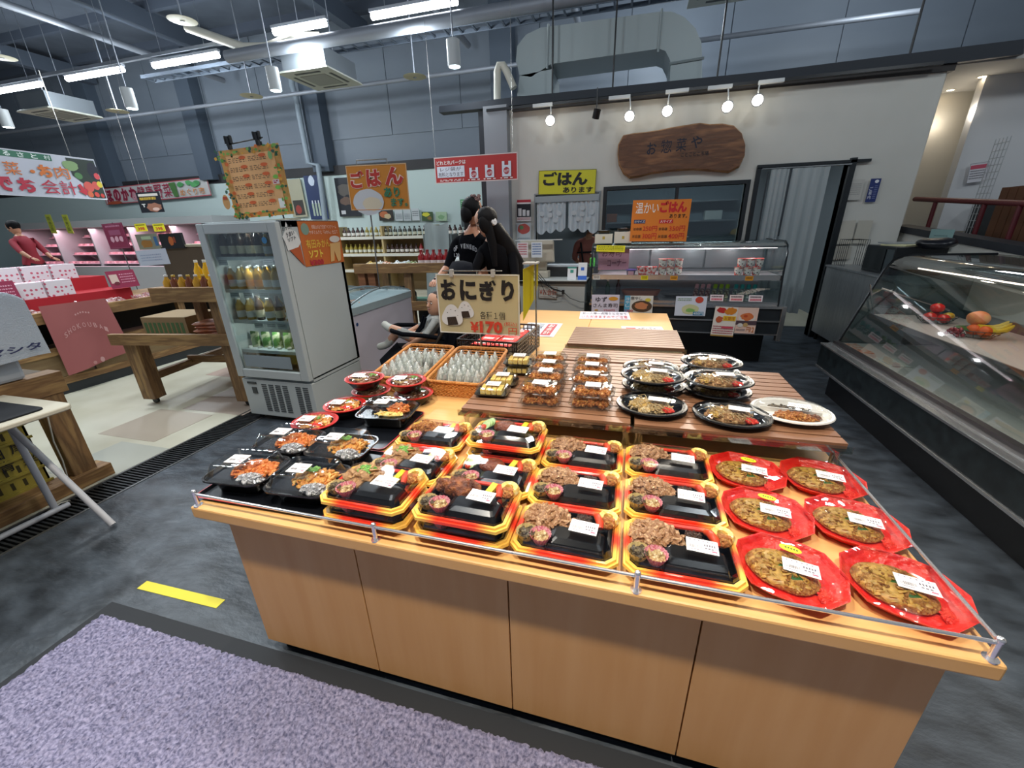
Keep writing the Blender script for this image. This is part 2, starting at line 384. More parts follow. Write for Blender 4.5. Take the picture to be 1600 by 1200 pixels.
solo('floor_tape', 'strip of yellow floor marking tape left of the counter', 'tape', tp, mat('yellow_tape', '#d8cf3c', .6), a, math.atan2(b2.y - a.y, b2.x - a.x))

# ================================================================== THE DISPLAY COUNTER
M_maple = mat('maple_laminate', '#dba766', .42, c2='#e2b173', scale=3, stretch=(1, 14, 1), lo=.3, hi=.7)
M_maple2 = mat('maple_panel', '#cb9658', .5, c2='#d2a065', scale=2, stretch=(8, 8, .6))
CT = .692
ct = thing('display_counter', 'long light wood display counter with chrome rail carrying boxed lunches', 'counter', (-.2695, .752, 0))
x0, x1 = -1.0255, 1.0255; D = 1.42
part('counter_top', MB().box(x0, x1, 0, D, CT - .042, CT), M_maple, ct, bevel=.006)
part('base_frame', MB().box(x0 + .12, x1 - .12, .075, D - .04, .0, .055), M_black, ct)
pe = [-.9565, -.4715, .0135, .5045, .9835]
for k in range(4): part('front_panel', MB().box(pe[k] + .002, pe[k + 1] - .002, .050, .068, .055, CT - .042), M_maple2, ct, bevel=.001)
part('side_panel', MB().box(pe[0], pe[0] + .018, .0685, D - .03, .055, CT - .042), M_maple2, ct)
part('side_panel', MB().box(pe[4] - .018, pe[4], .0685, D - .03, .055, CT - .042), M_maple2, ct)
part('back_panel', MB().box(pe[0] + .02, pe[4] - .02, D - .05, D - .03, .055, CT - .042), M_maple2, ct)
rail = MB(); z = CT + .044
rail.tube([(x0 + .015, .014, z), (x1 - .02, .014, z)], .0042)
rail.tube([(x1 - .02, .014, z), (x1 - .02, .73, z)], .0042)
part('guard_rail', rail, M_chrome, ct, smooth=True)
for px_, py_ in ((x0 + .02, .014), (-.357, .014), (.342, .014), (x1 - .022, .014), (x1 - .022, .73)):
    p = MB(); p.cyl((px_, py_, CT), .013, .003, 16); p.cyl((px_, py_, CT), .0065, .051, 14); p.ball((px_, py_, CT + .051), .008, 12, 8)
    part('rail_post', p, M_chrome, ct, smooth=True)
# rear table joined behind the counter
rt = thing('rear_table', 'light wood table behind the counter with notices on it', 'table', (-.315, 2.2, 0))
part('table_top', MB().box(-.70, .02, 0, 1.93, .645, .686), M_maple, rt, bevel=.004)
part('table_top', MB().box(.022, .705, 0, 1.93, .645, .686), M_maple, rt, bevel=.004)
part('cabinet_body', MB().box(-.66, .665, .03, 1.9, .08, .645), M_maple2, rt)
part('base_frame', MB().box(-.62, .62, .06, 1.86, 0, .08), M_black, rt)
# slatted risers on clear acrylic
M_acr = clear('acrylic', '#e9ece8', .10, bump=.15, bscale=6)
M_slat = mat('brown_slat', '#8a6247', .42, c2='#7d573e', scale=5, stretch=(2, 30, 1))
def riser(name, label, x0, x1, y0, y1, z, zb, n):
    t = thing(name, label, 'display stand', ((x0 + x1) / 2, y0, 0), group='slatted display risers'); w = (x1 - x0) / 2; d = y1 - y0
    part('clear_shelf', MB().box(-w - .012, w + .012, -.012, d, z - .03, z - .022).box(-w - .012, w + .012, -.014, -.009, z - .03, z - .004), M_acr, t)
    s = d / n
    pr = MB().box(-w, w, .002, s - .006, z - .02, z)
    me = pr.mesh('slat'); me.materials.append(M_slat)
    for k in range(n): part('slat', me, None, t, loc=(0, k * s, 0))
    part('slat_backing', MB().box(-w + .002, w - .002, .004, d - .008, z - .022, z - .008), mat('slat_gap', '#4c3223', .7), t)
    for px_, py_ in ((-w + .015, .015), (w - .015, .015), (-w + .015, d - .02), (w - .015, d - .02)):
        p = MB().at((px_, py_, 0)).lathe([(.017, zb), (.012, zb + .03), (.009, zb + .05), (.013, z - .05), (.016, z - .03)], 12, True, True); part('leg', p, M_acr, t, smooth=True)
    return t
RZ = .80
riser('display_riser', 'left slatted brown riser carrying fried chicken packs', -.63, .05, 1.43, 2.15, RZ, CT, 14)
riser('display_riser', 'right slatted brown riser carrying oval noodle trays', .065, .745, 1.43, 2.15, RZ, CT, 14)
riser('display_riser', 'empty slatted brown riser in the middle of the rear table', -.35, .345, 2.2, 2.44, RZ - .01, .686, 5)
riser('display_riser', 'farthest slatted brown riser at the back of the rear table', -.335, .35, 2.46, 2.92, RZ + .012, .686, 10)
# ================================================================== PACKED FOOD
def heap(mb, c, r, n, s, seed, flat=.5, jit=.5, seg=(6, 4)):
    """many small lumps laid over a mound of radii r standing at c"""
    q = random.Random(seed)
    mb.ball((c[0], c[1], c[2] + r[2] * .1), (r[0] * .93, r[1] * .93, r[2] * .8), 14, 8, .2, seed)
    for i in range(n):
        a = q.uniform(0, 2 * math.pi); t = math.sqrt(q.random()); x = c[0] + r[0] * t * math.cos(a); y = c[1] + r[1] * t * math.sin(a)
        z = c[2] + r[2] * math.sqrt(max(0, 1 - t * t)) * q.uniform(.7, 1.0)
        k = s * q.uniform(.6, 1.25)
        M0 = mb.M; mb.M = M0 @ Matrix.LocRotScale(Vector((x, y, z)), Euler((q.uniform(-.7, .7), q.uniform(-.7, .7), q.uniform(0, 6))), Vector((1, 1, 1)))
        mb.ball((0, 0, 0), (k, k * q.uniform(.45, .9), k * flat), seg[0], seg[1], jit, i); mb.M = M0
    return mb
F = dict(
 pork=mat('food_pork', '#bb8a5e', .38, c2='#d9b084', c3='#94653f', scale=90, bump=.4, bscale=160, spec=.6),
 onion=mat('food_pork_pale', '#c79c68', .36, c2='#9a6a3d', scale=90, bump=.4, bscale=160, spec=.6),
 karaage=mat('food_fried', '#5a2a12', .35, c2='#a3602a', c3='#7b3d19', scale=60, bump=.6, bscale=150, spec=.6),
 gold=mat('food_golden', '#c47a35', .4, c2='#e3a85a', c3='#a35a22', scale=90, bump=.6, bscale=170),
 hamburg=mat('food_patty', '#6b3013', .28, c2='#8c4620', scale=60, bump=.5, bscale=90, spec=.7),
 green=mat('food_green', '#4f8a34', .5, c2='#8fc35c', scale=140),
 cuc=mat('food_cucumber', '#9dc77c', .4, c2='#cfe2a8', scale=60),
 cucskin=mat('food_cucumber_skin', '#2f6127', .4),
 yellow=mat('food_pickle', '#e8c81c', .3, c2='#f3dc3a', scale=40),
 sausage=mat('food_sausage', '#d8401c', .3, c2='#e65a28', scale=30),
 egg=mat('food_egg', '#f2d57e', .45, c2='#fae6a6', c3='#ecc45c', scale=60, bump=.2),
 dark=mat('food_hijiki', '#2a1c14', .3, c2='#4f3320', scale=200, bump=.5, bscale=200),
 veg=mat('food_burdock', '#5d4c36', .4, c2='#8b7a5a', c3='#40331f', scale=120, bump=.5, bscale=180),
 noodle=mat('food_noodle', '#d9bf8e', .4, c2='#ecdab0', c3='#b8975f', scale=110, bump=.5, bscale=200),
 noodle2=mat('food_fried_noodle', '#b88a58', .4, c2='#d9b27c', c3='#8f6238', scale=110, bump=.5, bscale=200),
 ginger=mat('food_red_ginger', '#d8261c', .35, c2='#ee4a32', scale=90, bump=.4),
 okono=mat('food_pancake', '#7d4f1e', .38, c2='#dcb066', c3='#a87630', scale=75, bump=.9, bscale=110, detail=8, lo=.3, hi=.7),
 cabb=mat('food_cabbage', '#c9a04a', .4, c2='#a07f35', scale=80),
 orange=mat('food_orange', '#e07f30', .35, c2='#f5a758', c3='#c9641e', scale=70, bump=.5, bscale=120),
 rice=mat('food_rice', '#e9e4d6', .6, c2='#d7cfbc', scale=160, bump=.5, bscale=220),
 nori=mat('food_nori', '#14150f', .5, c2='#23271c', scale=60, bump=.3),
 katsudon=mat('food_egg_bowl', '#e0a546', .35, c2='#f0c978', c3='#c77a2c', scale=50, bump=.5, bscale=90),
 beef=mat('food_beef_bowl', '#8f5a3a', .35, c2='#c9a184', c3='#6b3c22', scale=50, bump=.5, bscale=90))
M_lid = clear('clear_lid', '#fbfcfc', .035, bump=.10, bscale=12, rough=.05)
M_lid2 = clear('clear_lid_crisp', '#fafbfb', .05, bump=.22, bscale=26, rough=.05)
M_wrap = clear('cling_film', '#fafafa', .05, bump=.55, bscale=16, rough=.05)
M_tray = mat('black_food_tray', '#0b0b0d', .22, spec=.6)
M_label = mat('label_white', '#f2efee', .5)
M_foil = mat('foil', '#d6d6d8', .22, .6, bump=1, bscale=90)
_lab = {}
def label_meshes(w, h, k):
    if k not in _lab:
        pl = MB().box(-w / 2, w / 2, -h / 2, h / 2, 0, .0008); pl.mats = [M_label]
        pr = MB(); q = random.Random(k)
        def r(x, y, a, b, c): pr.m(mat('ink_' + c, c, .6)); X = (x - .5) * w; Y = (.5 - y) * h; pr.put([(X, Y, .0012), (X, Y - b * h, .0012), (X + a * w, Y - b * h, .0012), (X + a * w, Y, .0012)], [(0, 1, 2, 3)])
        for i in range(6): r(.1 + i * .14, .1, .05, .09, '#8f8a94')
        x = .1
        while x < .48: r(x, .5, .012, .24, '#45414c'); x += q.choice((.02, .026, .034))
        for i in range(5): r(.56 + i * .075, .34, .045, .16, '#6d6873')
        for i in range(3): r(.58 + i * .1, .6, .07, .1, '#77717c')
        r(.78, .76, .16, .1, '#d9607a'); r(.1, .82, .3, .05, '#8f8a94')
        _lab[k] = (pl.mesh('price_label'), pr.mesh('print'))
    return _lab[k]
def add_label(parent, loc, w=.072, h=.046, rz=0, tx=0, ty=0):
    a, b = label_meshes(w, h, round(w * 1000))
    o = part('price_label', a, None, parent, loc=loc); o.rotation_euler = (tx, ty, rz)
    part('print', b, None, o); return o
# rim of the lunch box: printed red that turns to gold at the corners
def rim_mat(hw, hd):
    m = mat('rim_red_gold', '#e8b24c', .3, coat=.5); nt = m.node_tree; N = nt.nodes; L = nt.links; b = N['Principled BSDF']
    tc = N.new('ShaderNodeTexCoord'); sp = N.new('ShaderNodeSeparateXYZ'); L.new(tc.outputs['Object'], sp.inputs[0])
    def sm(o, a, c):
        ab = N.new('ShaderNodeMath'); ab.operation = 'ABSOLUTE'; L.new(sp.outputs[o], ab.inputs[0])
        r = N.new('ShaderNodeMapRange'); r.interpolation_type = 'SMOOTHSTEP'; r.inputs[1].default_value = a; r.inputs[2].default_value = c; L.new(ab.outputs[0], r.inputs[0]); return r.outputs[0]
    mu = N.new('ShaderNodeMath'); mu.operation = 'MULTIPLY'; L.new(sm('X', hw * .35, hw * .78), mu.inputs[0]); L.new(sm('Y', hd * .08, hd * .55), mu.inputs[1])
    mx = N.new('ShaderNodeMix'); mx.data_type = 'RGBA'; mx.inputs['A'].default_value = lin('#e83a20'); mx.inputs['B'].default_value = lin('#f0bd52')
    L.new(mu.outputs[0], mx.inputs['Factor']); L.new(mx.outputs['Result'], b.inputs['Base Color']); return m
BW, BD = .278, .202
M_rim = rim_mat(BW / 2, BD / 2)
def oct_(w, d, c): return [(w / 2, -d / 2 + c), (w / 2, d / 2 - c), (w / 2 - c, d / 2), (-w / 2 + c, d / 2), (-w / 2, d / 2 - c), (-w / 2, -d / 2 + c), (-w / 2 + c, -d / 2), (w / 2 - c, -d / 2)]
def bento(kind, label):
    t = thing('lunch_box', label, 'lunch box', (0, 0, 0), group='boxed lunches in red and gold trays')
    H = .038
    part('tray', MB().loft([ring(oct_(BW - .06, BD - .05, .012), 0), ring(oct_(BW - .035, BD - .035, .018), H - .004), ring(oct_(BW - .04, BD - .04, .018), H - .004), ring(oct_(BW - .06, BD - .055, .012), .008)], True, True), M_tray, t)
    rm = MB().loft([ring(oct_(BW - .036, BD - .036, .017), H - .010), ring(oct_(BW - .032, BD - .032, .018), H), ring(oct_(BW - .014, BD - .014, .022), H + .002), ring(oct_(BW - .012, BD - .012, .022), H - .004), ring(oct_(BW - .002, BD - .002, .024), H - .004), ring(oct_(BW, BD, .024), H - .012), ring(oct_(BW - .034, BD - .034, .017), H - .014)], False, False)
    part('rim', rm, M_rim, t)
    def food(name, mb, m, lab=None): part(name, mb, F[m] if isinstance(m, str) else m, t, lab, smooth=60)
    z = H - .006
    # rice compartment cover (moulded black)
    part('rice_cover', MB().loft([ring(rrect(.155, .092, .01, 2, .030, -.038), z - .006), ring(rrect(.138, .066, .01, 2, .030, -.032), z + .016), ring(rrect(.118, .044, .01, 2, .032, -.026), z + .021)], False, True), M_tray, t, 'black moulded rice cover')
    if kind == 'pork': food('shredded_pork', heap(MB(), (-.060, .036, z), (.068, .052, .032), 130, .013, 3, .3, .7), 'pork')
    if kind == 'pork2': food('shredded_pork', heap(MB(), (-.058, .036, z), (.068, .050, .033), 130, .012, 13, .3, .7), 'pork')
    if kind == 'onion':
        food('sliced_pork', heap(MB(), (-.055, .036, z), (.066, .048, .030), 70, .019, 5, .3, .6), 'onion')
        food('spring_onion', heap(MB(), (-.055, .042, z + .026), (.036, .024, .010), 90, .0045, 6, .6, .2, (5, 3)), 'green', 'chopped green spring onion')
    if kind == 'karaage':
        m = MB()
        for i, (x, y, r) in enumerate(((-.085, .045, .032), (-.045, .035, .036), (-.005, .045, .028), (-.06, .062, .025), (-.03, .015, .022))): m.ball((x, y, z + .012), (r, r * .8, r * .75), 22, 14, .55, i * 7)
        food('fried_chicken', m, 'karaage')
    if kind == 'crunch': food('fried_chicken', heap(MB(), (-.05, .042, z), (.062, .036, .026), 60, .016, 9, .7, .7), 'gold')
    if kind == 'hamburg':
        food('hamburg_steak', MB().ball((-.02, .042, z + .010), (.048, .036, .024), 26, 14, .18, 4), 'hamburg')
        for i in range(3):
            o = MB().at((-.078 - i * .006, .050 - i * .012, z + .020), (R(35), R(-25), 0)); o.cyl((0, 0, 0), .019, .003, 18)
            food('cucumber_slice', o, 'cuc', 'pale green cucumber slice')
        food('tomato', MB().ball((-.098, .018, z + .014), .012, 12, 8), 'sausage')
    if kind in ('pork', 'pork2'): food('simmered_seaweed', heap(MB(), (.038, .055, z), (.024, .026, .012), 50, .006, 8, .4, .5), 'dark')
    else: food('pickle_slice', MB().at((.052, .052, z + .014), (R(15), 0, R(-20))).box(-.010, .010, -.022, .022, -.005, .006), 'yellow', 'yellow pickled radish')
    food('sausage', MB().tube([(.070, .075, z + .010), (.076, .056, z + .022), (.084, .030, z + .024), (.086, .016, z + .018)], [.008, .011, .011, .008], 10), 'sausage')
    food('rolled_egg', MB().at((.104, .058, z + .005)).lathe([(.006, .004), (.024, .0), (.031, .016), (.025, .026), (.013, .024), (.011, .010)], 16, False, False), 'egg')
    food('fried_dumpling', MB().ball((.103, .045, z + .018), (.022, .022, .017), 18, 12, .4, 3), 'gold')
    cup = MB()
    def cuprings(cx, cy, r0, r1, z0, z1, n=36): return [[(cx + r * (1 + (.06 if i % 2 else -.02) * (k > 0)) * math.cos(6.2832 * i / n), cy + r * (1 + (.06 if i % 2 else -.02) * (k > 0)) * math.sin(6.2832 * i / n), zz) for i in range(n)] for k, (r, zz) in enumerate(((r0, z0), (r1, z1)))]
    part('paper_cup', MB().loft(cuprings(-.102, -.045, .017, .027, z, z + .024), True, False), mat('cup_cream', '#dcc387', .6), t, 'cream pleated paper cup')
    food('simmered_vegetables', heap(MB(), (-.100, -.045, z + .012), (.021, .021, .014), 26, .008, 2, .6, .6), 'veg')
    part('paper_cup', MB().loft(cuprings(-.062, -.052, .016, .028, z, z + .028), True, False), mat('cup_pink', '#d9718a', .6, c2='#f0b7c0', scale=240, lo=.45, hi=.55), t, 'pink patterned paper cup')
    food('potato_salad', heap(MB(), (-.062, -.052, z + .013), (.020, .020, .014), 24, .008, 4, .6, .5), 'noodle')
    lid = MB().loft([ring(oct_(BW - .034, BD - .034, .018), H + .002), ring(oct_(BW - .042, BD - .042, .018), H + .020), ring(oct_(BW - .064, BD - .064, .02), H + .030)], False, True)
    part('lid', lid, M_lid, t)
    add_label(t, (.045 if kind != 'x' else 0, -.012, H + .0312), rz=R(-4))
    return t
P_ = {k: bento(k, l) for k, l in dict(
 pork='boxed lunch with a big heap of shredded pork', pork2='boxed lunch with shredded pork second kind', onion='boxed lunch of pork with chopped spring onion',
 karaage='boxed lunch with dark glazed fried chicken', crunch='boxed lunch with crunchy golden fried chicken', hamburg='boxed lunch with glazed hamburg steak and cucumber').items()}
used = set()
def place(proto, key, loc, rz, label, group=None):
    """first use moves the prototype itself, later uses copy it"""
    if key not in used:
        used.add(key); proto.location = loc; proto.rotation_euler = (0, 0, rz); proto['label'] = label
        if group: proto['group'] = group
        _first[key] = proto; return proto
    return dup(proto, loc, rz, label, group)
_first = {}
# copies must be taken before prototypes move: dup() only copies transforms it then overwrites, so the order is free
XC = (-.688, -.389, -.108, .178); S2 = .052
rows = [('onion', XC[0], .882, 1, 'box lunch of pork and spring onion on the front left stack'), ('onion', XC[0] + .004, 1.098, 0, 'box lunch of pork and spring onion in the middle row, left column'),
 ('crunch', XC[0] - .012, 1.312, 0, 'box lunch with crunchy golden fried chicken, back left corner'),
 ('karaage', XC[1], .882, 1, 'box lunch with dark glazed fried chicken on the front stack'), ('hamburg', XC[1] + .006, 1.095, 0, 'box lunch with hamburg steak, middle row'),
 ('hamburg', XC[1], 1.285, 1, 'box lunch with hamburg steak on top of the rear stack'),
 ('pork', XC[2], .884, 0, 'shredded pork box lunch, front row, third column'), ('pork2', XC[2], 1.082, 0, 'shredded pork box lunch, middle row, third column'), ('pork', XC[2], 1.290, 0, 'shredded pork box lunch, back row, third column'),
 ('pork', XC[3], .884, 0, 'shredded pork box lunch, front row, beside the red trays'), ('pork2', XC[3], 1.090, 0, 'shredded pork box lunch, middle row, beside the red trays'), ('pork', XC[3], 1.300, 0, 'shredded pork box lunch, back row, beside the red trays')]
for k, x, y, s, lab in rows:
    if s:
        place(P_[k], k, (x, y, CT), 0, lab.replace(' on top of the rear stack', '').replace(' on the front stack', '').replace(' on the front left stack', '') + ', underneath in its stack of two')
    place(P_[k], k, (x, y, CT + s * S2), R(rng.uniform(-1.2, 1.2)), lab)
# ---- red oblong trays of savoury pancake
def pancake_tray(sticker):
    t = thing('pancake_tray', 'x', 'food tray', (0, 0, 0), group='savoury pancakes in red trays')
    def o(w, d): return [(w / 2, -d * .17), (w / 2, d * .17), (w * .30, d * .46), (w * .12, d / 2), (-w * .12, d / 2), (-w * .30, d * .46), (-w / 2, d * .17), (-w / 2, -d * .17), (-w * .30, -d * .46), (-w * .12, -d / 2), (w * .12, -d / 2), (w * .30, -d * .46)]
    M_red = mat('red_tray', '#e01a16', .28, c2='#ee3a2a', scale=25, coat=.4, bump=.3, bscale=70)
    part('tray', MB().loft([ring(o(.165, .155), 0), ring(o(.180, .170), .006), ring(o(.222, .208), .030), ring(o(.230, .216), .031), ring(o(.228, .214), .027), ring(o(.218, .204), .025), ring(o(.166, .155), .004)], True, True), M_red, t, smooth=20)
    part('pancake', MB().ball((-.012, .004, .012), (.076, .068, .017), 34, 10, .14, 2), F['okono'], t, smooth=60)
    part('topping', heap(MB(), (-.012, .002, .012), (.072, .064, .0205), 90, .009, 21, .3, .7), F['cabb'], t, 'egg and cabbage flecks', smooth=60); part('topping', heap(MB(), (-.012, .002, .012), (.070, .062, .0205), 70, .009, 33, .3, .7), F['okono'], t, smooth=60); part('leek_flecks', heap(MB(), (-.012, .002, .0125), (.062, .055, .0205), 9, .003, 44, .3, .5), F['cucskin'], t, 'dark green flecks')
    part('red_ginger', heap(MB(), (.074, -.030, .008), (.014, .02, .010), 26, .006, 5, .4, .5), F['ginger'], t, 'red pickled ginger in a sachet')
    part('cling_film', MB().loft([ring(o(.231, .217), .0305), ring(o(.19, .18), .0335), ring(o(.10, .09), .0355)], False, True), M_wrap, t, smooth=60)
    add_label(t, (.022, .006, .0368), rz=R(8), w=.074, h=.044)
    if sticker:
        s = MB().at((-.002, .066, .0345)).cyl((0, 0, 0), .024, .0012, 22); s.v = [(x, .066 + (y - .066) * .52, z) for x, y, z in s.v]
        o2 = part('oval_sticker', s, mat('sticker_yellow', '#f2e02a', .45), t, 'yellow oval sticker')
        q = MB().m(mat('ink_1f3a1a', '#2f5a22', .5))
        for i in range(5): q.box(-.014 + i * .006, -.010 + i * .006, .063 + (i % 2) * .001, .069, .0358, .036)
        part('print', q, None, o2)
    return t
pa, pb = pancake_tray(True), pancake_tray(False)
for k, (x, y, s, rz, lab) in enumerate([(.423, .892, 1, -20, 'red pancake tray with yellow sticker nearest the front rail'), (.430, 1.108, 1, -19, 'red pancake tray with yellow sticker in the middle'), (.428, 1.322, 1, -20, 'red pancake tray with yellow sticker at the back'),
    (.652, .899, 0, -20, 'red pancake tray at the front right corner'), (.650, 1.118, 0, -21, 'red pancake tray without sticker, middle of the right edge'), (.650, 1.335, 0, -20, 'red pancake tray without sticker beside the riser foot')]):
    place(pa if s else pb, 'pa' if s else 'pb', (x, y, CT), R(rz), lab)
# ---- square black containers with domed clear lids on a dark serving tray
def serving_tray(label, c, w, d, rz):
    t = thing('serving_tray', label, 'tray', c, R(rz), 'dark serving trays under the bowls')
    part('tray', MB().loft([ring(rrect(w - .02, d - .02, .02), 0), ring(rrect(w, d, .025), .012), ring(rrect(w - .006, d - .006, .024), .012), ring(rrect(w - .024, d - .024, .02), .004)], True, True), mat('dark_tray', '#0d1016', .3, coat=.3), t)
    part('edge_line', MB().loft([ring(rrect(w, d, .025), .0121), ring(rrect(w - .008, d - .008, .024), .0125)], False, False), mat('tray_red_edge', '#a5262a', .4), t)
serving_tray('dark serving tray with red edge under four black containers', (-1.075, .985, CT), .50, .39, 1)
serving_tray('dark serving tray with red edge behind, under the red rimmed bowls', (-1.10, 1.375, CT), .47, .36, -1)
def square_box(top, w=.235, d=.185, base=.052):
    t = thing('square_container', 'x', 'food container', (0, 0, 0), group='black square containers with domed lids')
    part('bowl', MB().loft([ring(rrect(w - .075, d - .065, .025, 4), 0), ring(rrect(w - .05, d - .045, .03, 4), base - .008), ring(rrect(w, d, .045, 4), base), ring(rrect(w, d, .045, 4), base + .005), ring(rrect(w - .012, d - .012, .04, 4), base + .005), ring(rrect(w - .03, d - .03, .035, 4), base - .004)], True, True), M_tray, t, smooth=30)
    z = base - .002
    if top == 'orange': part('orange_topping', heap(MB(), (.022, .008, z - .010), (.078, .058, .028), 120, .011, 3, .5, .6), F['orange'], t, smooth=60)
    if top == 'yellow': part('stir_fry', heap(MB(), (.02, .01, z - .010), (.078, .056, .028), 120, .011, 8, .5, .6), F['katsudon'], t, smooth=60); 
    if top == 'yellow': part('green_leaf', heap(MB(), (.0, .018, z + .026), (.03, .012, .006), 10, .009, 8, .3, .6), F['green'], t)
    if top != 'rear': part('foil_cup', heap(MB(), (.060, -.056, z), (.040, .022, .026), 44, .011, 11, .3, .9), M_foil, t, 'crumpled silver foil cup')
    if top == 'rear':
        part('noodles', heap(MB(), (.045, .01, z), (.05, .045, .024), 60, .012, 5, .3, .6), F['orange'], t, smooth=60)
        part('eggplant', heap(MB(), (-.04, .02, z), (.04, .04, .018), 20, .016, 5, .5, .6), F['dark'], t, smooth=60)
        part('egg_slices', heap(MB(), (.02, -.04, z), (.07, .02, .012), 40, .008, 6, .4, .5), F['egg'], t, smooth=60)
    part('lid', MB().loft([ring(rrect(w - .016, d - .016, .04, 4), base + .006), ring(rrect(w - .03, d - .03, .035, 4), base + .012), ring(rrect(w - .05, d - .05, .03, 4), base + .042), ring(rrect(w - .062, d - .062, .026, 4), base + .046), ring(rrect(w - .076, d - .076, .022, 4), base + .043)], False, True), M_lid2, t, smooth=25)
    add_label(t, (-.022, -.006, base + .0442), rz=R(2), w=.062, h=.050)
    return t
so, sy, sr = square_box('orange'), square_box('yellow'), square_box('rear', .25, .20, .055)
TZ = CT + .0042
place(so, 'so', (-1.205, .905, TZ), R(5), 'black square container of orange topping at the front left corner')
place(so, 'so', (-1.215, 1.105, TZ), R(4), 'black square container of orange topping with foil cup, behind the front left one')
place(sy, 'sy', (-.955, .905, TZ), R(4), 'black square container of yellow stir fry beside the front box lunch')
place(sy, 'sy', (-.985, 1.115, TZ), R(3), 'black square container of yellow stir fry, second row')
sr.location = (-.985, 1.44, TZ); sr.rotation_euler = (0, 0, R(6)); sr['label'] = 'larger black container of orange noodles in front of the stacked bowls'
# ---- round bowls with red rims
def bowl(kind):
    t = thing('rice_bowl', 'x', 'food bowl', (0, 0, 0), group='black bowls with red rims')
    part('bowl', MB().lathe([(.052, 0), (.056, .003), (.074, .030), (.086, .048), (.090, .050), (.090, .054), (.074, .052), (.060, .040)], 30, True, True, 1.05, .95), M_tray, t, smooth=30)
    part('red_rim', MB().lathe([(.092, .0505), (.093, .0545), (.078, .0542), (.072, .051)], 30, False, False, 1.05, .95), mat('bowl_red', '#c01d18', .3, coat=.3), t, 'red printed rim', smooth=30)
    if kind == 'egg':
        part('egg_topping', heap(MB(), (0, 0, .046), (.066, .060, .014), 60, .013, 3, .4, .6), F['katsudon'], t, smooth=60)
        part('red_ginger', heap(MB(), (.03, -.03, .054), (.03, .018, .008), 24, .006, 5, .4, .5), F['ginger'], t)
        part('green_leaf', heap(MB(), (.0, .012, .060), (.016, .010, .004), 8, .007, 8, .3, .6), F['green'], t)
    else:
        part('beef_topping', heap(MB(), (0, 0, .046), (.066, .060, .016), 60, .013, 7, .35, .7), F['beef'], t, smooth=60)
        part('spring_onion', heap(MB(), (.026, .024, .058), (.026, .020, .008), 60, .004, 5, .6, .3, (5, 3)), F['green'], t)
        part('egg_slices', heap(MB(), (-.015, -.02, .056), (.04, .03, .008), 20, .008, 5, .4, .5), F['noodle'], t)
    part('lid', MB().lathe([(.084, .055), (.082, .062), (.070, .070), (.062, .072)], 30, False, True, 1.05, .95), M_lid, t, smooth=25)
    add_label(t, (-.022, -.018, .0728), rz=R(3), w=.062, h=.034)
    return t
be, bb = bowl('egg'), bowl('beef')
place(be, 'be', (-1.24, 1.275, TZ), R(3), 'round red rimmed bowl of egg topping nearest the square containers')
place(be, 'be', (-1.225, 1.455, TZ), R(3), 'round red rimmed bowl of egg topping behind the first, in front of the stack')
for x, y, s in ((-1.225, 1.64, 'left'), (-1.0, 1.65, 'right')):
    place(bb, 'bb', (x + (.012 if s == 'left' else .02), y + (.01), CT + .0), R(10), f'red rimmed bowl at the bottom of the {s} stack')
    place(bb, 'bb', (x, y - .01, CT + .0735), R(4), f'red rimmed bowl with spring onion on top of the {s} stack')
# ---- oval black plates of noodles
def noodle_plate(kind, white=False):
    t = thing('noodle_plate', 'x', 'food plate', (0, 0, 0), group=None if white else 'black oval plates of fried noodles')
    mt_ = mat('white_plate', '#e6e3dc', .35) if white else M_tray
    sx, sy_ = (1.0, .86)
    part('plate', MB().lathe([(.080, 0), (.096, .004), (.118, .022), (.133, .025), (.135, .022), (.137, .024), (.134, .029), (.116, .027), (.094, .009)], 40, True, True, sx, sy_), mt_, t, smooth=30)
    if white:
        part('noodles', heap(MB(), (.01, -.03, .012), (.07, .030, .018), 80, .010, 3, .3, .6), F['gold'], t, smooth=60)
        part('rice_omelette', heap(MB(), (.0, .045, .010), (.075, .024, .012), 40, .010, 3, .3, .4), F['veg'], t, smooth=60)
        part('divider', MB().box(-.10, .10, .008, .014, .008, .026), mt_, t)
        part('red_ginger', heap(MB(), (.075, -.02, .016), (.018, .016, .01), 20, .006, 5, .4, .5), F['beef'], t)
    else:
        part('noodles', heap(MB(), (-.005, .0, .010), (.082, .062, .026), 130, .012, 3 if kind == 1 else 9, .22, .5), F['noodle' if kind == 1 else 'noodle2'], t, smooth=60)
        q = random.Random(kind); s = MB()
        for i in range(46):
            a = q.uniform(0, 6.28); r0 = q.uniform(.01, .06); x = r0 * math.cos(a); y = r0 * .8 * math.sin(a); a2 = q.uniform(0, 6.28); l = q.uniform(.012, .028)
            s.tube([(x, y, .034), (x + l * math.cos(a2), y + l * math.sin(a2), .038), (x + l * 1.6 * math.cos(a2 + .6), y + l * 1.6 * math.sin(a2 + .6), .030)], .0017, 5)
        part('noodle_strands', s, F['noodle'], t, smooth=True, stuff=True)
        part('cabbage', heap(MB(), (-.02, .0, .014), (.07, .05, .024), 30, .009, 4 + kind, .3, .5), F['cabb'], t)
        part('red_ginger', heap(MB(), (.062, -.036, .018), (.022, .018, .012), 36, .006, 5, .4, .5), F['ginger'], t, 'bright red pickled ginger')
    part('lid', MB().lathe([(.126, .028), (.122, .034), (.108, .044), (.080, .050)], 40, False, True, sx, sy_), M_lid2, t, smooth=20)
    add_label(t, (.022, -.004, .0508), rz=R(-4), w=.070, h=.038)
    return t
n1, n2, nw = noodle_plate(1), noodle_plate(2), noodle_plate(1, True)
place(n1, 'n1', (.128, 1.575, RZ), R(-3), 'black oval plate of pale noodles at the front edge of the riser')
place(n1, 'n1', (.145, 1.80, RZ), R(4), 'black oval noodle plate at the bottom of the left stack of two')
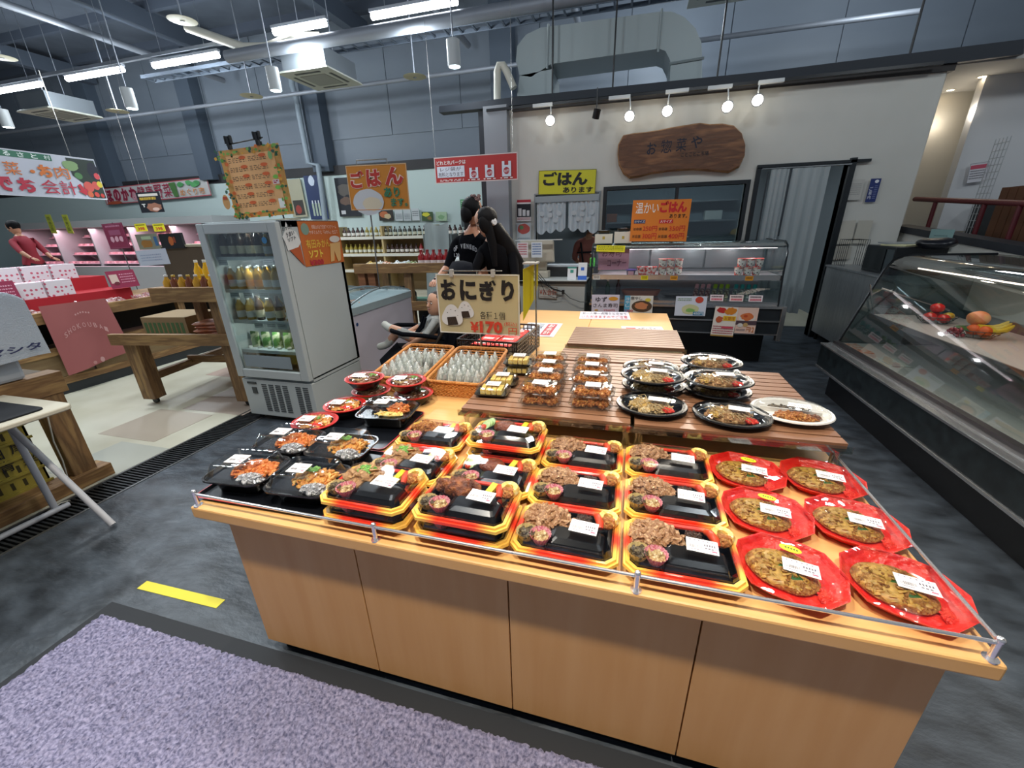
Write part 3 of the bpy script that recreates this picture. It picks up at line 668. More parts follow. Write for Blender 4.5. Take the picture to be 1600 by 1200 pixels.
place(n1, 'n1', (.137, 1.775, RZ + .053), R(-4), 'black oval noodle plate on top of the left stack')
place(n1, 'n1', (.145, 2.04, RZ + .0), R(-4), 'black oval noodle plate at the back left of the riser')
place(n2, 'n2', (.412, 1.545, RZ), R(-8), 'black oval plate of brown noodles with red ginger at the front of the riser')
place(n2, 'n2', (.405, 1.80, RZ), R(-9), 'black oval plate of brown noodles at the bottom of the right stack')
place(n2, 'n2', (.400, 1.775, RZ + .053), R(3), 'black oval plate of brown noodles on top of the right stack')
place(n2, 'n2', (.415, 2.04, RZ), R(-4), 'black oval plate of brown noodles at the bottom of the far right stack')
place(n2, 'n2', (.412, 2.02, RZ + .053), R(-3), 'black oval plate of brown noodles on top of the far right stack')
nw.location = (.632, 1.62, RZ); nw.rotation_euler = (0, 0, R(-8)); nw['label'] = 'white oval plate of brown noodles at the right end of the riser'
# ---- clear hinged packs of fried chicken
def clamshell():
    t = thing('chicken_pack', 'x', 'food pack', (0, 0, 0), group='clear packs of fried chicken')
    w, d = .178, .118
    part('clear_base', MB().loft([ring(rrect(w - .03, d - .03, .012, 2), 0), ring(rrect(w - .012, d - .012, .015, 2), .022), ring(rrect(w, d, .016, 2), .024)], True, False), M_lid2, t)
    for i, (x, y) in enumerate(((-.046, .0), (.0, .004), (.044, -.002))): part('fried_chicken', heap(MB(), (x, y, .012), (.026, .038, .020), 34, .010, 3 + i * 5, .7, .8), F['gold'], t, smooth=60)
    part('clear_lid', MB().loft([ring(rrect(w, d, .016, 2), .0245), ring(rrect(w - .012, d - .012, .015, 2), .027), ring(rrect(w - .034, d - .034, .014, 2), .046)], False, True), M_lid2, t)
    add_label(t, (.0, .004, .0468), rz=0, w=.062, h=.030)
    return t
cl = clamshell()
cz = RZ
for col_, (x, ys) in enumerate(((-.315, (1.545, 1.70, 1.83, 1.96)), (-.105, (1.56, 1.70, 1.83, 1.96)))):
    for j, y in enumerate(ys):
        for lev in range(2):
            side = 'left' if col_ == 0 else 'right'; row = ('front', 'second', 'third', 'back')[j]
            place(cl, 'cl', (x + rng.uniform(-.006, .006) - j * .012, y + .004 * lev, cz + lev * .047), R(rng.uniform(-3, 3)), f'clear pack of fried chicken, {"top" if lev else "bottom"} of the {row} stack in the {side} column')
# ---- rolled omelette sandwiches in black based packs
def egg_pack():
    t = thing('egg_pack', 'x', 'food pack', (0, 0, 0), group='packs of rolled egg beside the chicken')
    w, d = .15, .11
    part('black_base', MB().loft([ring(rrect(w - .03, d - .03, .012, 2), 0), ring(rrect(w, d, .015, 2), .016), ring(rrect(w - .02, d - .02, .012, 2), .012)], True, True), M_tray, t)
    for k in range(4): part('egg_slice', MB().box(-.05 + k * .025, -.028 + k * .025, -.036, .034, .010, .036), F['egg'], t, bevel=.003)
    part('clear_lid', MB().loft([ring(rrect(w, d, .016, 2), .0165), ring(rrect(w - .014, d - .014, .015, 2), .040), ring(rrect(w - .03, d - .03, .014, 2), .044)], False, True), M_lid2, t)
    add_label(t, (.0, .018, .0448), rz=0, w=.062, h=.030)
    return t
ep = egg_pack()
for x, y, zz, lab in ((-.545, 1.60, 0, 'pack of yellow rolled egg at the front left of the riser'), (-.54, 1.73, 0, 'pack of yellow rolled egg just behind the front one'), (-.505, 1.90, 0, 'pack of yellow rolled egg at the bottom of the back stack'), (-.50, 1.90, .046, 'pack of yellow rolled egg on top of the back stack')):
    place(ep, 'ep', (x, y, cz + zz), R(4), lab)
# ---- woven baskets of wrapped rice balls
M_rattan = mat('rattan', '#c47a33', .45, c2='#d9944a', scale=60, bump=.6, bscale=140)
def basket(label, x, y, w, d, h0, h1, zc):
    t = thing('woven_basket', label, 'basket', (x, y, zc), group='woven baskets of rice balls')
    n = 9
    for k in range(n):        # each woven band is a ring of its own
        f = k / (n - 1); q = .012 * f
        pts = []
        P = rrect(w - .03 + 2 * q, d - .03 + 2 * q, .03, 4)
        per = []
        m = len(P)
        for i in range(m):
            a = P[i]; b = P[(i + 1) % m]; L = math.hypot(b[0] - a[0], b[1] - a[1]); s = max(1, int(L / .011))
            for j in range(s):
                u = j / s; per.append((a[0] + (b[0] - a[0]) * u, a[1] + (b[1] - a[1]) * u))
        out = []
        for i, (px_, py_) in enumerate(per):
            r = math.hypot(px_, py_); o = .0022 * (1 if (i + k) % 2 else -1); hz = h0 + (h1 - h0) * max(0, (py_ / d + .5))
            out.append((px_ * (1 + o / r), py_ * (1 + o / r), .006 + f * (hz - .012)))
        part('woven_band', MB().tube(out, .0052, 5, closed=True), M_rattan, t, smooth=True)
    P = rrect(w, d, .035, 5)
    part('rim', MB().tube([(a, b, h0 + (h1 - h0) * max(0, b / d + .5)) for a, b in P], .008, 8, closed=True), M_rattan, t, smooth=True)
    part('bottom', MB().prism(rrect(w - .03, d - .03, .03, 4), 0, .005), M_rattan, t)
    return t
basket('woven basket of rice balls on the left, nearest the freezer', -1.135, 1.985, .30, .46, .085, .135, CT)
basket('woven basket of rice balls on the right, beside the egg packs', -.805, 1.985, .31, .46, .085, .135, CT)
def rice_ball():
    t = thing('rice_ball', 'x', 'rice ball', (0, 0, 0), group='film wrapped rice balls standing in the baskets')
    tri = [(-.040, 0), (.040, 0), (.046, .012), (.007, .086), (-.007, .086), (-.046, .012)]
    part('peak', MB().at((0, 0, .078)).lathe([(.013, 0), (.009, .012), (.002, .030)], 8, True, True), mat('peak_white', '#e6e8e6', .5), t, 'white folded film tip')
    part('rice', MB().prismy(tri, -.0125, -.006).prismy(tri, .006, .0125).prismy([(-.030, .040), (.030, .040), (.007, .086), (-.007, .086)], -.010, .010), mat('rice_wrapped', '#d9dad2', .5, c2='#9a9c94', scale=70), t, bevel=.004)
    part('nori', MB().prismy([(-.043, .004), (.043, .004), (.047, .014), (.026, .050), (-.026, .050), (-.047, .014)], -.0085, .0085), F['nori'], t, 'dark seaweed sheet')
    part('film', MB().loft([[(-.046, -.02, 0), (.046, -.02, 0), (.046, .02, 0), (-.046, .02, 0)], [(-.03, -.017, .05), (.036, -.018, .05), (.036, .018, .05), (-.03, .018, .05)], [(-.016, -.006, .098), (.018, -.006, .106), (.018, .006, .106), (-.016, .006, .098)]], True, True), clear('onigiri_film', '#f8faf8', .05, bump=1.0, bscale=50, rough=.12, body=.10), t)
    part('label', MB().at((0, -.0185, .052), (R(10), 0, 0)).box(-.013, .013, -.0006, 0, 0, .026), M_label, t)
    return t
rb = rice_ball(); rb.scale = (1.08, 1.1, 1.12)
WRB = ('first', 'second', 'third', 'fourth', 'fifth')
for bx, by, side in ((-1.135, 1.96, 'left'), (-.805, 1.96, 'right')):
    for r_ in range(5):
        for c_ in range(5):
            if side == 'left' and r_ == 2 and c_ > 2: continue
            place(rb, 'rb', (bx - .104 + c_ * .052 + rng.uniform(-.004, .004), by - .125 + r_ * .070 + rng.uniform(-.008, .008), CT + .010 + .012 * (r_ > 1)), R(90 + rng.uniform(-14, 14)), f'wrapped rice ball in the {side} basket, {WRB[r_]} row from the front, {WRB[c_]} from the left')
# ---- black lattice crate of red packs
t = thing('lattice_crate', 'black plastic lattice crate holding red packs behind the baskets', 'crate', (-.80, 2.56, .686), R(-4))
w, d, h = .40, .50, .15
m = MB()
for k in range(15): x = -w / 2 + w * k / 14; m.box(x - .003, x + .003, -d / 2, -d / 2 + .004, 0, h).box(x - .003, x + .003, d / 2 - .004, d / 2, 0, h)
for k in range(18): y = -d / 2 + d * k / 17; m.box(-w / 2, -w / 2 + .004, y - .003, y + .003, 0, h).box(w / 2 - .004, w / 2, y - .003, y + .003, 0, h)
for k in range(6):
    z = h * k / 6; m.box(-w / 2, w / 2, -d / 2 + .0005, -d / 2 + .0035, z, z + .005).box(-w / 2, w / 2, d / 2 - .0035, d / 2 - .0005, z, z + .005).box(-w / 2 + .0005, -w / 2 + .0035, -d / 2, d / 2, z, z + .005).box(w / 2 - .0035, w / 2 - .0005, -d / 2, d / 2, z, z + .005)
part('lattice', m, M_black, t, stuff=True)
part('rim', MB().loft([ring(rrect(w + .012, d + .012, .02), h), ring(rrect(w + .012, d + .012, .02), h + .01), ring(rrect(w - .012, d - .012, .02), h + .01), ring(rrect(w - .012, d - .012, .02), h)], False, False), M_black, t)
part('floor', MB().box(-w / 2, w / 2, -d / 2, d / 2, 0, .004), M_black, t)
rp = thing('red_pack', 'x', 'food pack', (0, 0, 0), group='red topped packs in the lattice crate')
part('tub', MB().box(-.055, .055, -.045, .045, 0, .10, -.006, -.006), M_tray, rp); part('red_lid', MB().box(-.064, .064, -.052, .052, .10, .108, .006, .006), mat('red_tray', '#e01a16'), rp, bevel=.003); add_label(rp, (0, 0, .109), w=.07, h=.034)
for j in range(4):
    for i in range(2):
        place(rp, 'rp', (-.87 + i * .135 + .008 * j, 2.385 + j * .112, .691 + .012), R(-4), f'red lidded pack in the crate, {WRB[j]} row, {"left" if i == 0 else "right"} side')
# ================================================================== REFRIGERATED CASE AT THE BACK
M_glass = clear('case_glass', '#dfe8e8', .08)
M_casedk = mat('case_dark', '#262c31', .35, c2='#1c2126', scale=5)
M_alu = mat('aluminium', '#b9bbbd', .25, .9)
M_grey = mat('case_back_grey', '#7f868a', .4)
cs = thing('refrigerated_case', 'dark refrigerated glass case with orange price sign on top, at the back', 'display case', (0, 4.75, 0))
L0, L1 = -.40, 1.52
part('base', MB().box(L0 + .05, L1 - .02, .22, .92, 0, .36), M_black, cs)
part('bumper_panel', MB().box(L0, L1 + .03, .0, .9, .36, .64), M_casedk, cs, bevel=.006)
part('trim_strip', MB().box(L0, L1 + .035, -.012, .01, .50, .515).box(L0, L1 + .04, -.014, .02, .64, .665).box(L0, L1 + .035, -.008, .01, .36, .372), M_alu, cs)
part('corner_post', MB().box(L1 + .03, L1 + .075, -.015, .06, .30, .665).box(L1 + .02, L1 + .05, .06, .9, .36, .665), M_alu, cs, bevel=.004)
part('lower_deck', MB().box(L0, L1, .03, .86, .665, .70), M_alu, cs)
part('upper_shelf', MB().box(L0, L1, .10, .62, .935, .955), mat('shelf_pinkish', '#cfc5c6', .3, .3), cs)
part('shelf_lip', MB().box(L0, L1, .085, .10, .915, .965), M_alu, cs)
part('light_canopy', MB().box(L0, L1, .18, .75, 1.255, 1.285).box(L0, L1, .14, .18, 1.235, 1.27), M_alu, cs, bevel=.01)
part('light_tube', MB().at((0, .24, 1.235)).tube([(L0 + .05, 0, 0), (L1 - .05, 0, 0)], .013, 10), mat('tube_glow', '#fff2f4', emit=1.6), cs)
part('back_panel', MB().box(L0, L1, .84, .88, .70, 1.26), M_grey, cs)
for k in range(3): x = L0 + .03 + k * .63; part('sliding_door', MB().box(x, x + .61, .815, .84, .97, 1.22), mat('door_grey', '#9a9fa2', .3, .4), cs, bevel=.004)
part('front_glass', MB().loft([[(L0, .03, .665), (L1, .03, .665)], [(L0, .05, .84), (L1, .05, .84)]], False, False, closed=False), M_glass, cs)
part('front_glass', MB().loft([[(L0, .07, .965), (L1, .07, .965)], [(L0, .075, 1.18), (L1, .075, 1.18)], [(L0, .11, 1.255), (L1, .11, 1.255)], [(L0, .2, 1.292), (L1, .2, 1.292)], [(L0, .8, 1.295), (L1, .8, 1.295)]], False, False, closed=False), M_glass, cs, smooth=True)
endp = [(.03, .665), (.05, .84), (.07, .965), (.075, 1.18), (.11, 1.255), (.2, 1.292), (.84, 1.295), (.84, .665)]
part('end_glass', MB().prismx(endp, L1, L1 + .006), M_glass, cs); part('end_glass', MB().prismx(endp, L0 - .006, L0), M_glass, cs)
part('edge_tube', MB().tube([(L1, y, z) for y, z in endp[:7]], .009, 8), mat('edge_dark', '#2c3135', .3, .6), cs, smooth=True)
part('edge_tube', MB().tube([(L0, y, z) for y, z in endp[:7]], .009, 8), mat('edge_dark', '#2c3135'), cs, smooth=True)
for x, c in ((-.37, '#e8e8e4'), (.15, '#f2e21a'), (.455, '#f0a326'), (1.19, '#f0a326')):
    p = Print(.075, .045); p.lines(.1, .2, .8, .6, 2, '#5a3a10', .6, seed=int(x * 100)); o = part('price_tag', MB().box(-.037, .037, 0, .003, -.022, .022), mat('card_' + c[1:], c), cs, loc=(x + .03, .081, .935)); part('print', p.mb, None, o)
for x in (-.1, .35, .8, 1.25): lamp('POINT', 'case_lamp', (x, 4.98, 1.20), 2.0, (1, .93, .95), shadow_soft_size=.015)
# goods in the case
def cup(kind='cup_noodle'):
    t = thing(kind, 'x', 'cup', (0, 0, 0), group='paper cups of noodles in the glass case')
    part('cup', MB().lathe([(.030, 0), (.033, .002), (.040, .078), (.043, .08), (.043, .085)], 18, True, False), mat('cup_red_white', '#d8432f', .45, c2='#e9d9c8', scale=26, lo=.48, hi=.52), t, smooth=30)
    part('lid', MB().lathe([(.043, .085), (.0, .087)], 18), mat('cup_lid', '#d03a34', .4), t)
    part('wrap', MB().at((0, 0, 0)).sheet(lambda u, v: (.0395 * math.sin((u - .5) * 1.9) * (.9 + .13 * v), -.0395 * math.cos((u - .5) * 1.9) * (.9 + .13 * v), .012 + .056 * v), 8, 1), mat('wrap_white', '#e8e2da', .5, c2='#2a2320', scale=50, lo=.55, hi=.6), t, 'white band with dark brush lettering')
    return t
cp = cup(); k = 0
for gx, side in ((.36, 'left'), (1.13, 'right')):
    for lev in range(2):
        for i in range(3):
            place(cp, 'cp', (gx + .085 * i + .016 * lev * (side == 'right'), 4.75 + .19, .955 + .0875 * lev), 0, f'paper noodle cup in the {side} group, {"upper" if lev else "lower"} row, {WRB[i]} from the left')
t = thing('tub', 'small clear tub with purple lid and pink label on the upper shelf', 'tub', (.03, 4.94, .955)); part('body', MB().lathe([(.042, 0), (.052, .05)], 20, True, True), mat('tub_body', '#6f6a78', .3), t, smooth=30); part('lid', MB().lathe([(.057, .05), (.057, .062), (0, .063)], 20), mat('purple', '#6b57a8', .4), t); part('label', MB().box(-.03, .032, -.056, -.05, .005, .045), mat('pinklabel', '#e7a9b8'), t)
solo('snack_box', 'red and white patterned open box on the upper shelf of the glass case', 'box', MB().loft([ring(rrect(.17, .10, .006, 1), 0), ring(rrect(.215, .13, .006, 1), .088)], True, False), mat('snack_box', '#d5433a', .5, c2='#f0dcd8', scale=42, lo=.45, hi=.55), (.20, 4.95, .955))
pk = MB().box(-.165, .165, -.0015, .0015, -.14, .14)
def f_(p): p.text('お寿司', .12, .12, .62, .32, '#7c3a55').text('コーナー', .3, .56, .62, .3, '#7c3a55')
card_px('pink_sign', 'pink hand written sushi corner sign leaning in the glass case', 'sign', ((935, 385), (984, 384), (982, 421), (935, 422)), 4.93, '#d595ab', f_)
def f_(p): p.lines(.05, .15, .9, .7, 3, '#7d8f1d', .5, seed=3)
card_px('yellow_sign', 'yellow strip sign taped to the case under two white boxes', 'sign', ((932, 383), (977, 384), (976, 394), (932, 393)), 4.81, '#f1ea2f', f_)
for i in range(2):
    x = -.33 + i * .21
    t = thing('paper_box', f'small cream carton on the glass case, {"left" if i == 0 else "right"} of the pair', 'box', (x + .04, 4.98, 1.297), group='cream cartons on the glass case')
    part('carton', MB().box(-.095, .095, -.07, .07, 0, .10 + .02 * i), mat('carton_cream', '#dcd8cc', .6), t, bevel=.003); part('mark', MB().m(mat('gold_mark', '#b9a24c')).box(-.012, .014, -.0715, -.07, .045, .075), None, t)
    solo('black_tray', f'small black tray with a white label on the {"left" if i == 0 else "right"} cream carton', 'tray', MB().loft([ring(rrect(.12, .10, .02), 0), ring(rrect(.155, .13, .03), .035)], True, True).m(M_label).box(-.035, .035, -.03, .02, .035, .037) if False else MB().m(M_tray).loft([ring(rrect(.12, .10, .02), 0), ring(rrect(.155, .13, .03), .035)], True, True).m(M_label).box(-.035, .035, -.03, .02, .035, .037), None, (x + .04, 4.98, 1.3975 + .02 * i))
for k, (c, n, x0) in enumerate((('#e9b9c2', 3, .74), ('#a6d23c', 3, .93), ('#35b3b0', 4, 1.14))):
    for i in range(n):
        t = thing('dressing_pouch', f'{("pink", "lime green", "teal")[k]} capped squeeze bottle on the lower deck, {("first", "second", "third", "fourth")[i]} of its colour', 'bottle', (x0 + i * .062, 4.99, .70), rot=(R(-32), 0, R(-18)), group='squeeze bottles in the glass case')
        part('cap', MB().at((0, 0, .105)).cyl((0, 0, 0), .021, .055, 12), mat('cap_' + c[1:], c, .4), t, smooth=30)
        part('body', MB().lathe([(.022, 0), (.027, .01), (.027, .08), (.020, .105)], 12, True, True), mat('sauce_%d' % k, ('#7a3526', '#6b5a1c', '#5f7f6a')[k], .3, c2=('#c9a08f', '#d9d6a4', '#d8e3dc')[k], scale=40, lo=.5, hi=.55), t, smooth=30)
for x, c in ((.93, '#f2dfe2'), (1.12, '#f0dcd8'), (1.30, '#efe0e2')):
    def f_(p): p.lines(.1, .15, .8, .3, 1, '#3a2a30', .8, seed=int(x * 50)).lines(.1, .55, .8, .35, 1, '#d64a5f', .9, seed=4)
    pr = Print(.13, .065); f_(pr); card('price_card', f'white price card in front of the {"pink" if x < 1 else "green" if x < 1.2 else "teal"} capped bottles', 'price card', .13, .065, c, pr, (x, 4.776, .738), tilt=R(-8))
for x, c, h, lab in ((-.24, '#3f5a4a', .17, 'small dark green glass bottle at the left of the lower deck'), (-.12, '#4c2520', .19, 'small bottle with red cap on the lower deck')):
    t = thing('sauce_bottle', lab, 'bottle', (x + .02, 5.05, .70)); part('glass', MB().lathe([(.024, 0), (.028, .01), (.028, h * .6), (.012, h * .82), (.012, h)], 14, True, True), mat('b' + c[1:], c, .15, coat=.5), t, smooth=40); part('cap', MB().cyl((0, 0, h), .014, .02, 12), mat('cap_red' if x > -.2 else 'cap_wh', '#c8321e' if x > -.2 else '#c9c9c4'), t)
t = thing('serving_basket', 'long brown oval basket on the lower deck of the case', 'basket', (.16, 5.06, .70)); part('basket', MB().lathe([(.12, 0), (.17, .01), (.19, .06), (.20, .075), (.19, .078), (.17, .02)], 30, True, True, 1.15, .5), mat('brown_basket', '#a3522a', .4), t, smooth=30)
part('filling', heap(MB(), (.03, 0, .03), (.10, .05, .03), 24, .016, 3), F['dark'], t)
t = thing('serving_plate', 'dark oval plate beside the brown basket in the case', 'plate', (.58, 5.06, .70)); part('plate', MB().lathe([(.12, .0), (.17, .02), (.19, .03), (.17, .025)], 30, True, True, 1.1, .5), mat('plate_dark', '#3a332f', .2), t, smooth=30)
# signs on and in front of the case
def f_(p):
    p.text('温かい', .06, .06, .40, .26, '#f2f0ea', .05).text('ごはん', .48, .03, .46, .28, '#c9262a', .06).text('あります。', .66, .34, .30, .10, '#1d1a18')
    p.rect(.05, .47, .2, .09, '#2b3d6b').text('小サイズ', .06, .48, .18, .07, '#f1efe8').rect(.49, .47, .24, .09, '#c9262a').text('大サイズ', .51, .48, .2, .07, '#f1efe8')
    p.text('並容器', .05, .66, .15, .07, '#2a2320').text('250円', .22, .62, .25, .13, '#c9262a').text('並容器', .5, .66, .15, .07, '#2a2320').text('350円', .68, .62, .27, .13, '#c9262a')
    p.text('丼容器', .04, .84, .15, .08, '#2a2320').text('300円', .22, .80, .25, .14, '#c9262a').text('丼容器', .5, .84, .16, .08, '#2a2320').text('400円', .68, .80, .27, .14, '#c9262a')
card_px('price_sign', 'orange hand lettered rice price sign standing on the glass case', 'sign', ((988, 313), (1080, 311), (1073, 377), (985, 377)), 4.88, '#e0812c', f_)
def f_(p): p.text('ゆず', .14, .12, .42, .3, '#252030').text('さんま寿司', .06, .48, .88, .24, '#252030').oval(.78, .22, .17, .11, '#e8a237').text('750円', .45, .82, .4, .13, '#d64a5f').oval(.18, .88, .07, .06, '#d8a860')
card_px('menu_card', 'white menu card with brush lettering and a yellow fruit, left end of the case', 'sign', ((925, 460), (969, 461), (966, 488), (924, 488)), 4.72, '#e4dcec', f_)
def f_(p): p.rect(0, 0, .2, 1, '#5fb0d4').vtext('冷やし', .04, .1, .14, .6, '#f4f4f2').text('寒やし', .22, .05, .4, .2, '#252030').oval(.62, .62, .36, .34, '#5d4634').oval(.6, .6, .24, .2, '#d98a5c', jit=.15).oval(.82, .24, .1, .1, '#ead24e').text('1200', .02, .82, .3, .15, '#d8344a')
card_px('menu_card', 'menu card with a grilled dish and a blue stripe', 'sign', ((976, 462), (1021, 462), (1019, 489), (975, 488)), 4.72, '#e9e4dc', f_)
def f_(p): p.oval(.5, .66, .28, .26, '#d9d7a4', jit=.05).oval(.5, .72, .16, .1, '#8fc06a', jit=.2).oval(.76, .18, .13, .16, '#d3503c').lines(.06, .1, .45, .16, 2, '#5c8a4e', .5).rect(.6, .78, .34, .18, '#4f8fb4').text('400円', .62, .8, .3, .14, '#f1f3f5')
card_px('menu_card', 'pale blue menu card with a bowl picture in the middle of the case front', 'sign', ((1055, 463), (1104, 463), (1103, 494), (1055, 493)), 4.72, '#dfe4f2', f_)
def f_(p): p.oval(.3, .12, .2, .1, '#c9302c', jit=.2).oval(.7, .14, .24, .12, '#e0892a', jit=.2).rect(.42, .3, .55, .16, '#efc32c').text('お買得', .48, .32, .44, .12, '#b4301e').oval(.25, .42, .16, .1, '#c9603a', jit=.2).lines(.05, .64, .9, .3, 4, '#b9485c', .5, seed=9).rect(0, .95, 1, .05, '#b48e4e').rect(.42, .66, .5, .05, '#d8546a')
card_px('flyer', 'busy food flyer with yellow band hanging low on the case front', 'poster', ((1116, 479), (1152, 480), (1147, 527), (1112, 524)), 4.71, '#efe6dc', f_)
def f_(p): p.oval(.5, .4, .42, .16, '#e9dfd6').oval(.5, .34, .32, .15, '#e07a44', jit=.12).oval(.42, .32, .1, .05, '#c94f28').rect(0, .5, 1, .16, '#54414a').oval(.22, .68, .14, .08, '#e3ddd4').oval(.48, .66, .12, .08, '#c9a46a').text('円', .56, .74, .16, .2, '#c97a3c').text('12', .74, .74, .2, .2, '#c97a3c').lines(.05, .82, .45, .1, 2, '#6d6873', .5)
card_px('flyer', 'flyer with a plate of orange fried food, right of the busy flyer', 'poster', ((1152, 481), (1184, 481), (1181, 522), (1149, 520)), 4.71, '#f0cdbd', f_)
# notices lying on the rear table
def flat_notice(px4, lab, color, fn, z=.6875, rz=0):
    a, b, c, d = [at_z(u, v, z) for u, v in px4]; o = (a + b + c + d) / 4; w = ((b - a).length + (c - d).length) / 2; h = ((d - a).length + (c - b).length) / 2
    p = Print(w, h); fn(p)
    ang = math.atan2((b - a).y, (b - a).x)
    return card('notice', lab, 'notice', w, h, color, p, o + Vector((0, 0, .002)), rot=(R(-90), 0, ang), th=.0015)
flat_notice(((908, 487), (985, 488), (982, 500), (904, 498)), 'white notice with two lines of print at the far edge of the rear table', '#e6e2ee', lambda p: p.text('お一人様一点限りとさせて', .05, .12, .9, .3, '#37323f').text('いただきますのでご注意', .05, .56, .9, .34, '#c9304a'))
flat_notice(((973, 510), (1038, 511), (1037, 522), (971, 521)), 'white notice with red mark beside the farthest riser', '#ece4ea', lambda p: p.rect(.1, .2, .24, .6, '#c8303c').text('お取り下さい。', .4, .2, .55, .6, '#3a3540'))
flat_notice(((824, 504), (880, 506), (864, 527), (806, 524)), 'white notice with a red stamp lying left on the rear table', '#d9e0ee', lambda p: p.rect(.62, .08, .26, .84, '#b73848').vtext('お会計', .67, .12, .16, .76, '#f0ecec').vtext('こちらで', .36, .1, .18, .8, '#3a4a66').vtext('お願い', .1, .1, .14, .7, '#3a4a66'))
# ================================================================== REGISTER COUNTER
rc = thing('register_counter', 'grey register counter with white top left of the glass case', 'counter', (-1.0, 4.72, 0))
part('body', MB().box(-.60, .54, .02, .75, 0, .875), mat('register_grey', '#a8adad', .55), rc)
part('top', MB().box(-.62, .56, 0, .78, .875, .89).m(mat('edge_black', '#16181c', .4)).box(-.621, .561, -.001, .779, .862, .8755), mat('register_top', '#c4c9c9', .3), rc) if False else None
m = MB().m(mat('edge_black', '#16181c', .4)).box(-.62, .56, 0, .78, .875, .905).m(mat('register_top', '#c4c9c9', .3)).box(-.615, .555, .005, .775, .905, .913)
part('worktop', m, None, rc)
def f_(p): p.frame(0, 0, 1, 1, .03, '#7c6a5c').text('¥お会計', .06, .2, .9, .5, '#a8442c', .0).lines(.1, .82, .8, .08, 1, '#8f6a5c')
card_px('payment_sign', 'small payment sign stuck on the register counter front', 'sign', ((842, 447), (871, 449), (870, 467), (841, 466)), 4.73, '#b9b9b4', f_)
rgm = thing('cash_register', 'beige cash register seen from behind with papers taped on', 'cash register', (-1.02, 4.98, .913))
part('base', MB().box(-.26, .10, -.06, .26, 0, .08), mat('beige_plastic', '#b5ae9f', .5), rgm, bevel=.01)
part('neck', MB().box(-.16, .06, .06, .14, .08, .2), mat('beige_plastic', '#b5ae9f'), rgm, bevel=.01)
part('screen', MB().at((-.06, .05, .30), (R(-12), 0, 0)).box(-.22, .22, -.03, .06, -.12, .13, .02, .01), mat('beige_plastic', '#b5ae9f'), rgm, bevel=.012)
part('stand_plate', MB().box(-.30, .26, -.06, .0, .43, .437), mat('clear_white', '#dfe3e3', .3), rgm)
for dx, c, s in ((-.17, '#e3dce0', 2), (.0, '#dfe6ee', 5)):
    p = Print(.13, .17); p.lines(.1, .08, .8, .8, 5, '#c0495c' if s == 2 else '#3f6fae', .5, seed=s); o = part('paper', MB().box(-.065, .065, 0, .002, -.085, .085), mat('card_' + c[1:], c), rgm, loc=(dx - .03, -.075, .325)); part('print', p.mb, None, o)
for nm, x, c1, lab in (('stand_card', -.62, '#3f9a8a', 'small white stand card with a green emblem on the register counter'), ('stand_card', -.50, '#3f6fd0', 'small white stand card with blue emblem and blue foot')):
    t = thing(nm, lab, 'card', (x, 4.80, .913)); h = .14 if x < -.6 else .19
    part('card', MB().at((0, 0, 0), (R(-10), 0, 0)).box(-.05, .05, 0, .003, 0, h), mat('card_e4e8ee', '#e4e8ee'), t)
    q = MB().at((0, -.0015, 0), (R(-10), 0, 0)).m(mat('ink_' + c1[1:], c1)); q.box(-.018, .018, -.001, 0, h * .55, h * .55 + .034)
    if x > -.6: q.box(-.05, .05, -.001, 0, 0, .045)
    else: q.box(-.05, .05, -.001, 0, h - .014, h)
    part('print', q, None, t)
cb = MB()
for k, dx in enumerate((0, .03, .06)):
    cb.tube([(-1.09 + dx, 4.90, .99), (-1.05 + dx, 4.74, .99), (-.98 + dx, 4.71, .92), (-.86 + dx, 4.70, .84 - .02 * k), (-.70, 4.705, .79)], .004, 6)
cb.tube([(-.70, 4.705, .79), (-.62, 4.70, .72), (-.50, 4.69, .68), (-.42, 4.69, .68)], .004, 6); cb.tube([(-.96, 4.705, .88), (-.90, 4.70, .76), (-.80, 4.70, .72), (-.71, 4.70, .74), (-.70, 4.705, .79)], .003, 6)
cb.box(-.715, -.685, 4.695, 4.715, .765, .81)
solo('power_cables', 'black cables trailing down the front of the register counter', 'cable', cb, mat('cable_black', '#15171b', .5), smooth=True)
t = thing('pump_bottle', 'green hand gel pump bottle on the shelf behind the register', 'bottle', (-.42, 5.15, 1.03)); part('body', MB().lathe([(.03, 0), (.032, .09), (.012, .11)], 14, True, True), mat('gel_green', '#49b53c', .3), t, smooth=40); part('pump', MB().cyl((0, 0, .11), .006, .04, 8).box(-.03, .006, -.005, .005, .145, .153), M_white, t)
solo('side_shelf', 'low dark shelf with papers behind the register', 'shelf', MB().m(mat('shelf_dark', '#2a2c2f')).box(-.33, .33, -.12, .2, 0, .12).m(mat('paper', '#cfd6dc')).box(-.3, .1, -.1, .12, .12, .14), None, (-.68, 5.2, .908))
def f_(p): p.lines(.08, .06, .84, .88, 14, '#8e9aa6', .35)
for (a, w_, h_, c, lab) in (((813, 422), 0, 0, '#c4ccd0', ''),): pass
card_px('poster', 'red and black poster with bag symbols on the wall beside the hatch', 'poster', ((808, 312), (830, 312), (829, 345), (808, 346)), 6.27, '#e6dfde', lambda p: p.rect(0, 0, 1, .12, '#b02a38').rect(0, .2, 1, .6, '#1c1f28').rect(.08, .4, .24, .36, '#e0e0e0').rect(.4, .46, .22, .3, '#e0e0e0').rect(.7, .5, .2, .26, '#e0e0e0').lines(.05, .84, .9, .12, 2, '#b02a38', .5))
card_px('poster', 'wall sheet with a round food photograph and small print', 'poster', ((810, 348), (831, 348), (828, 450), (806, 450)), 6.27, '#bfc7c9', lambda p: p.oval(.5, .09, .44, .075, '#b8534c', jit=.05).oval(.35, .07, .15, .03, '#5f8a5c').lines(.08, .22, .84, .74, 12, '#8f9aa4', .3))
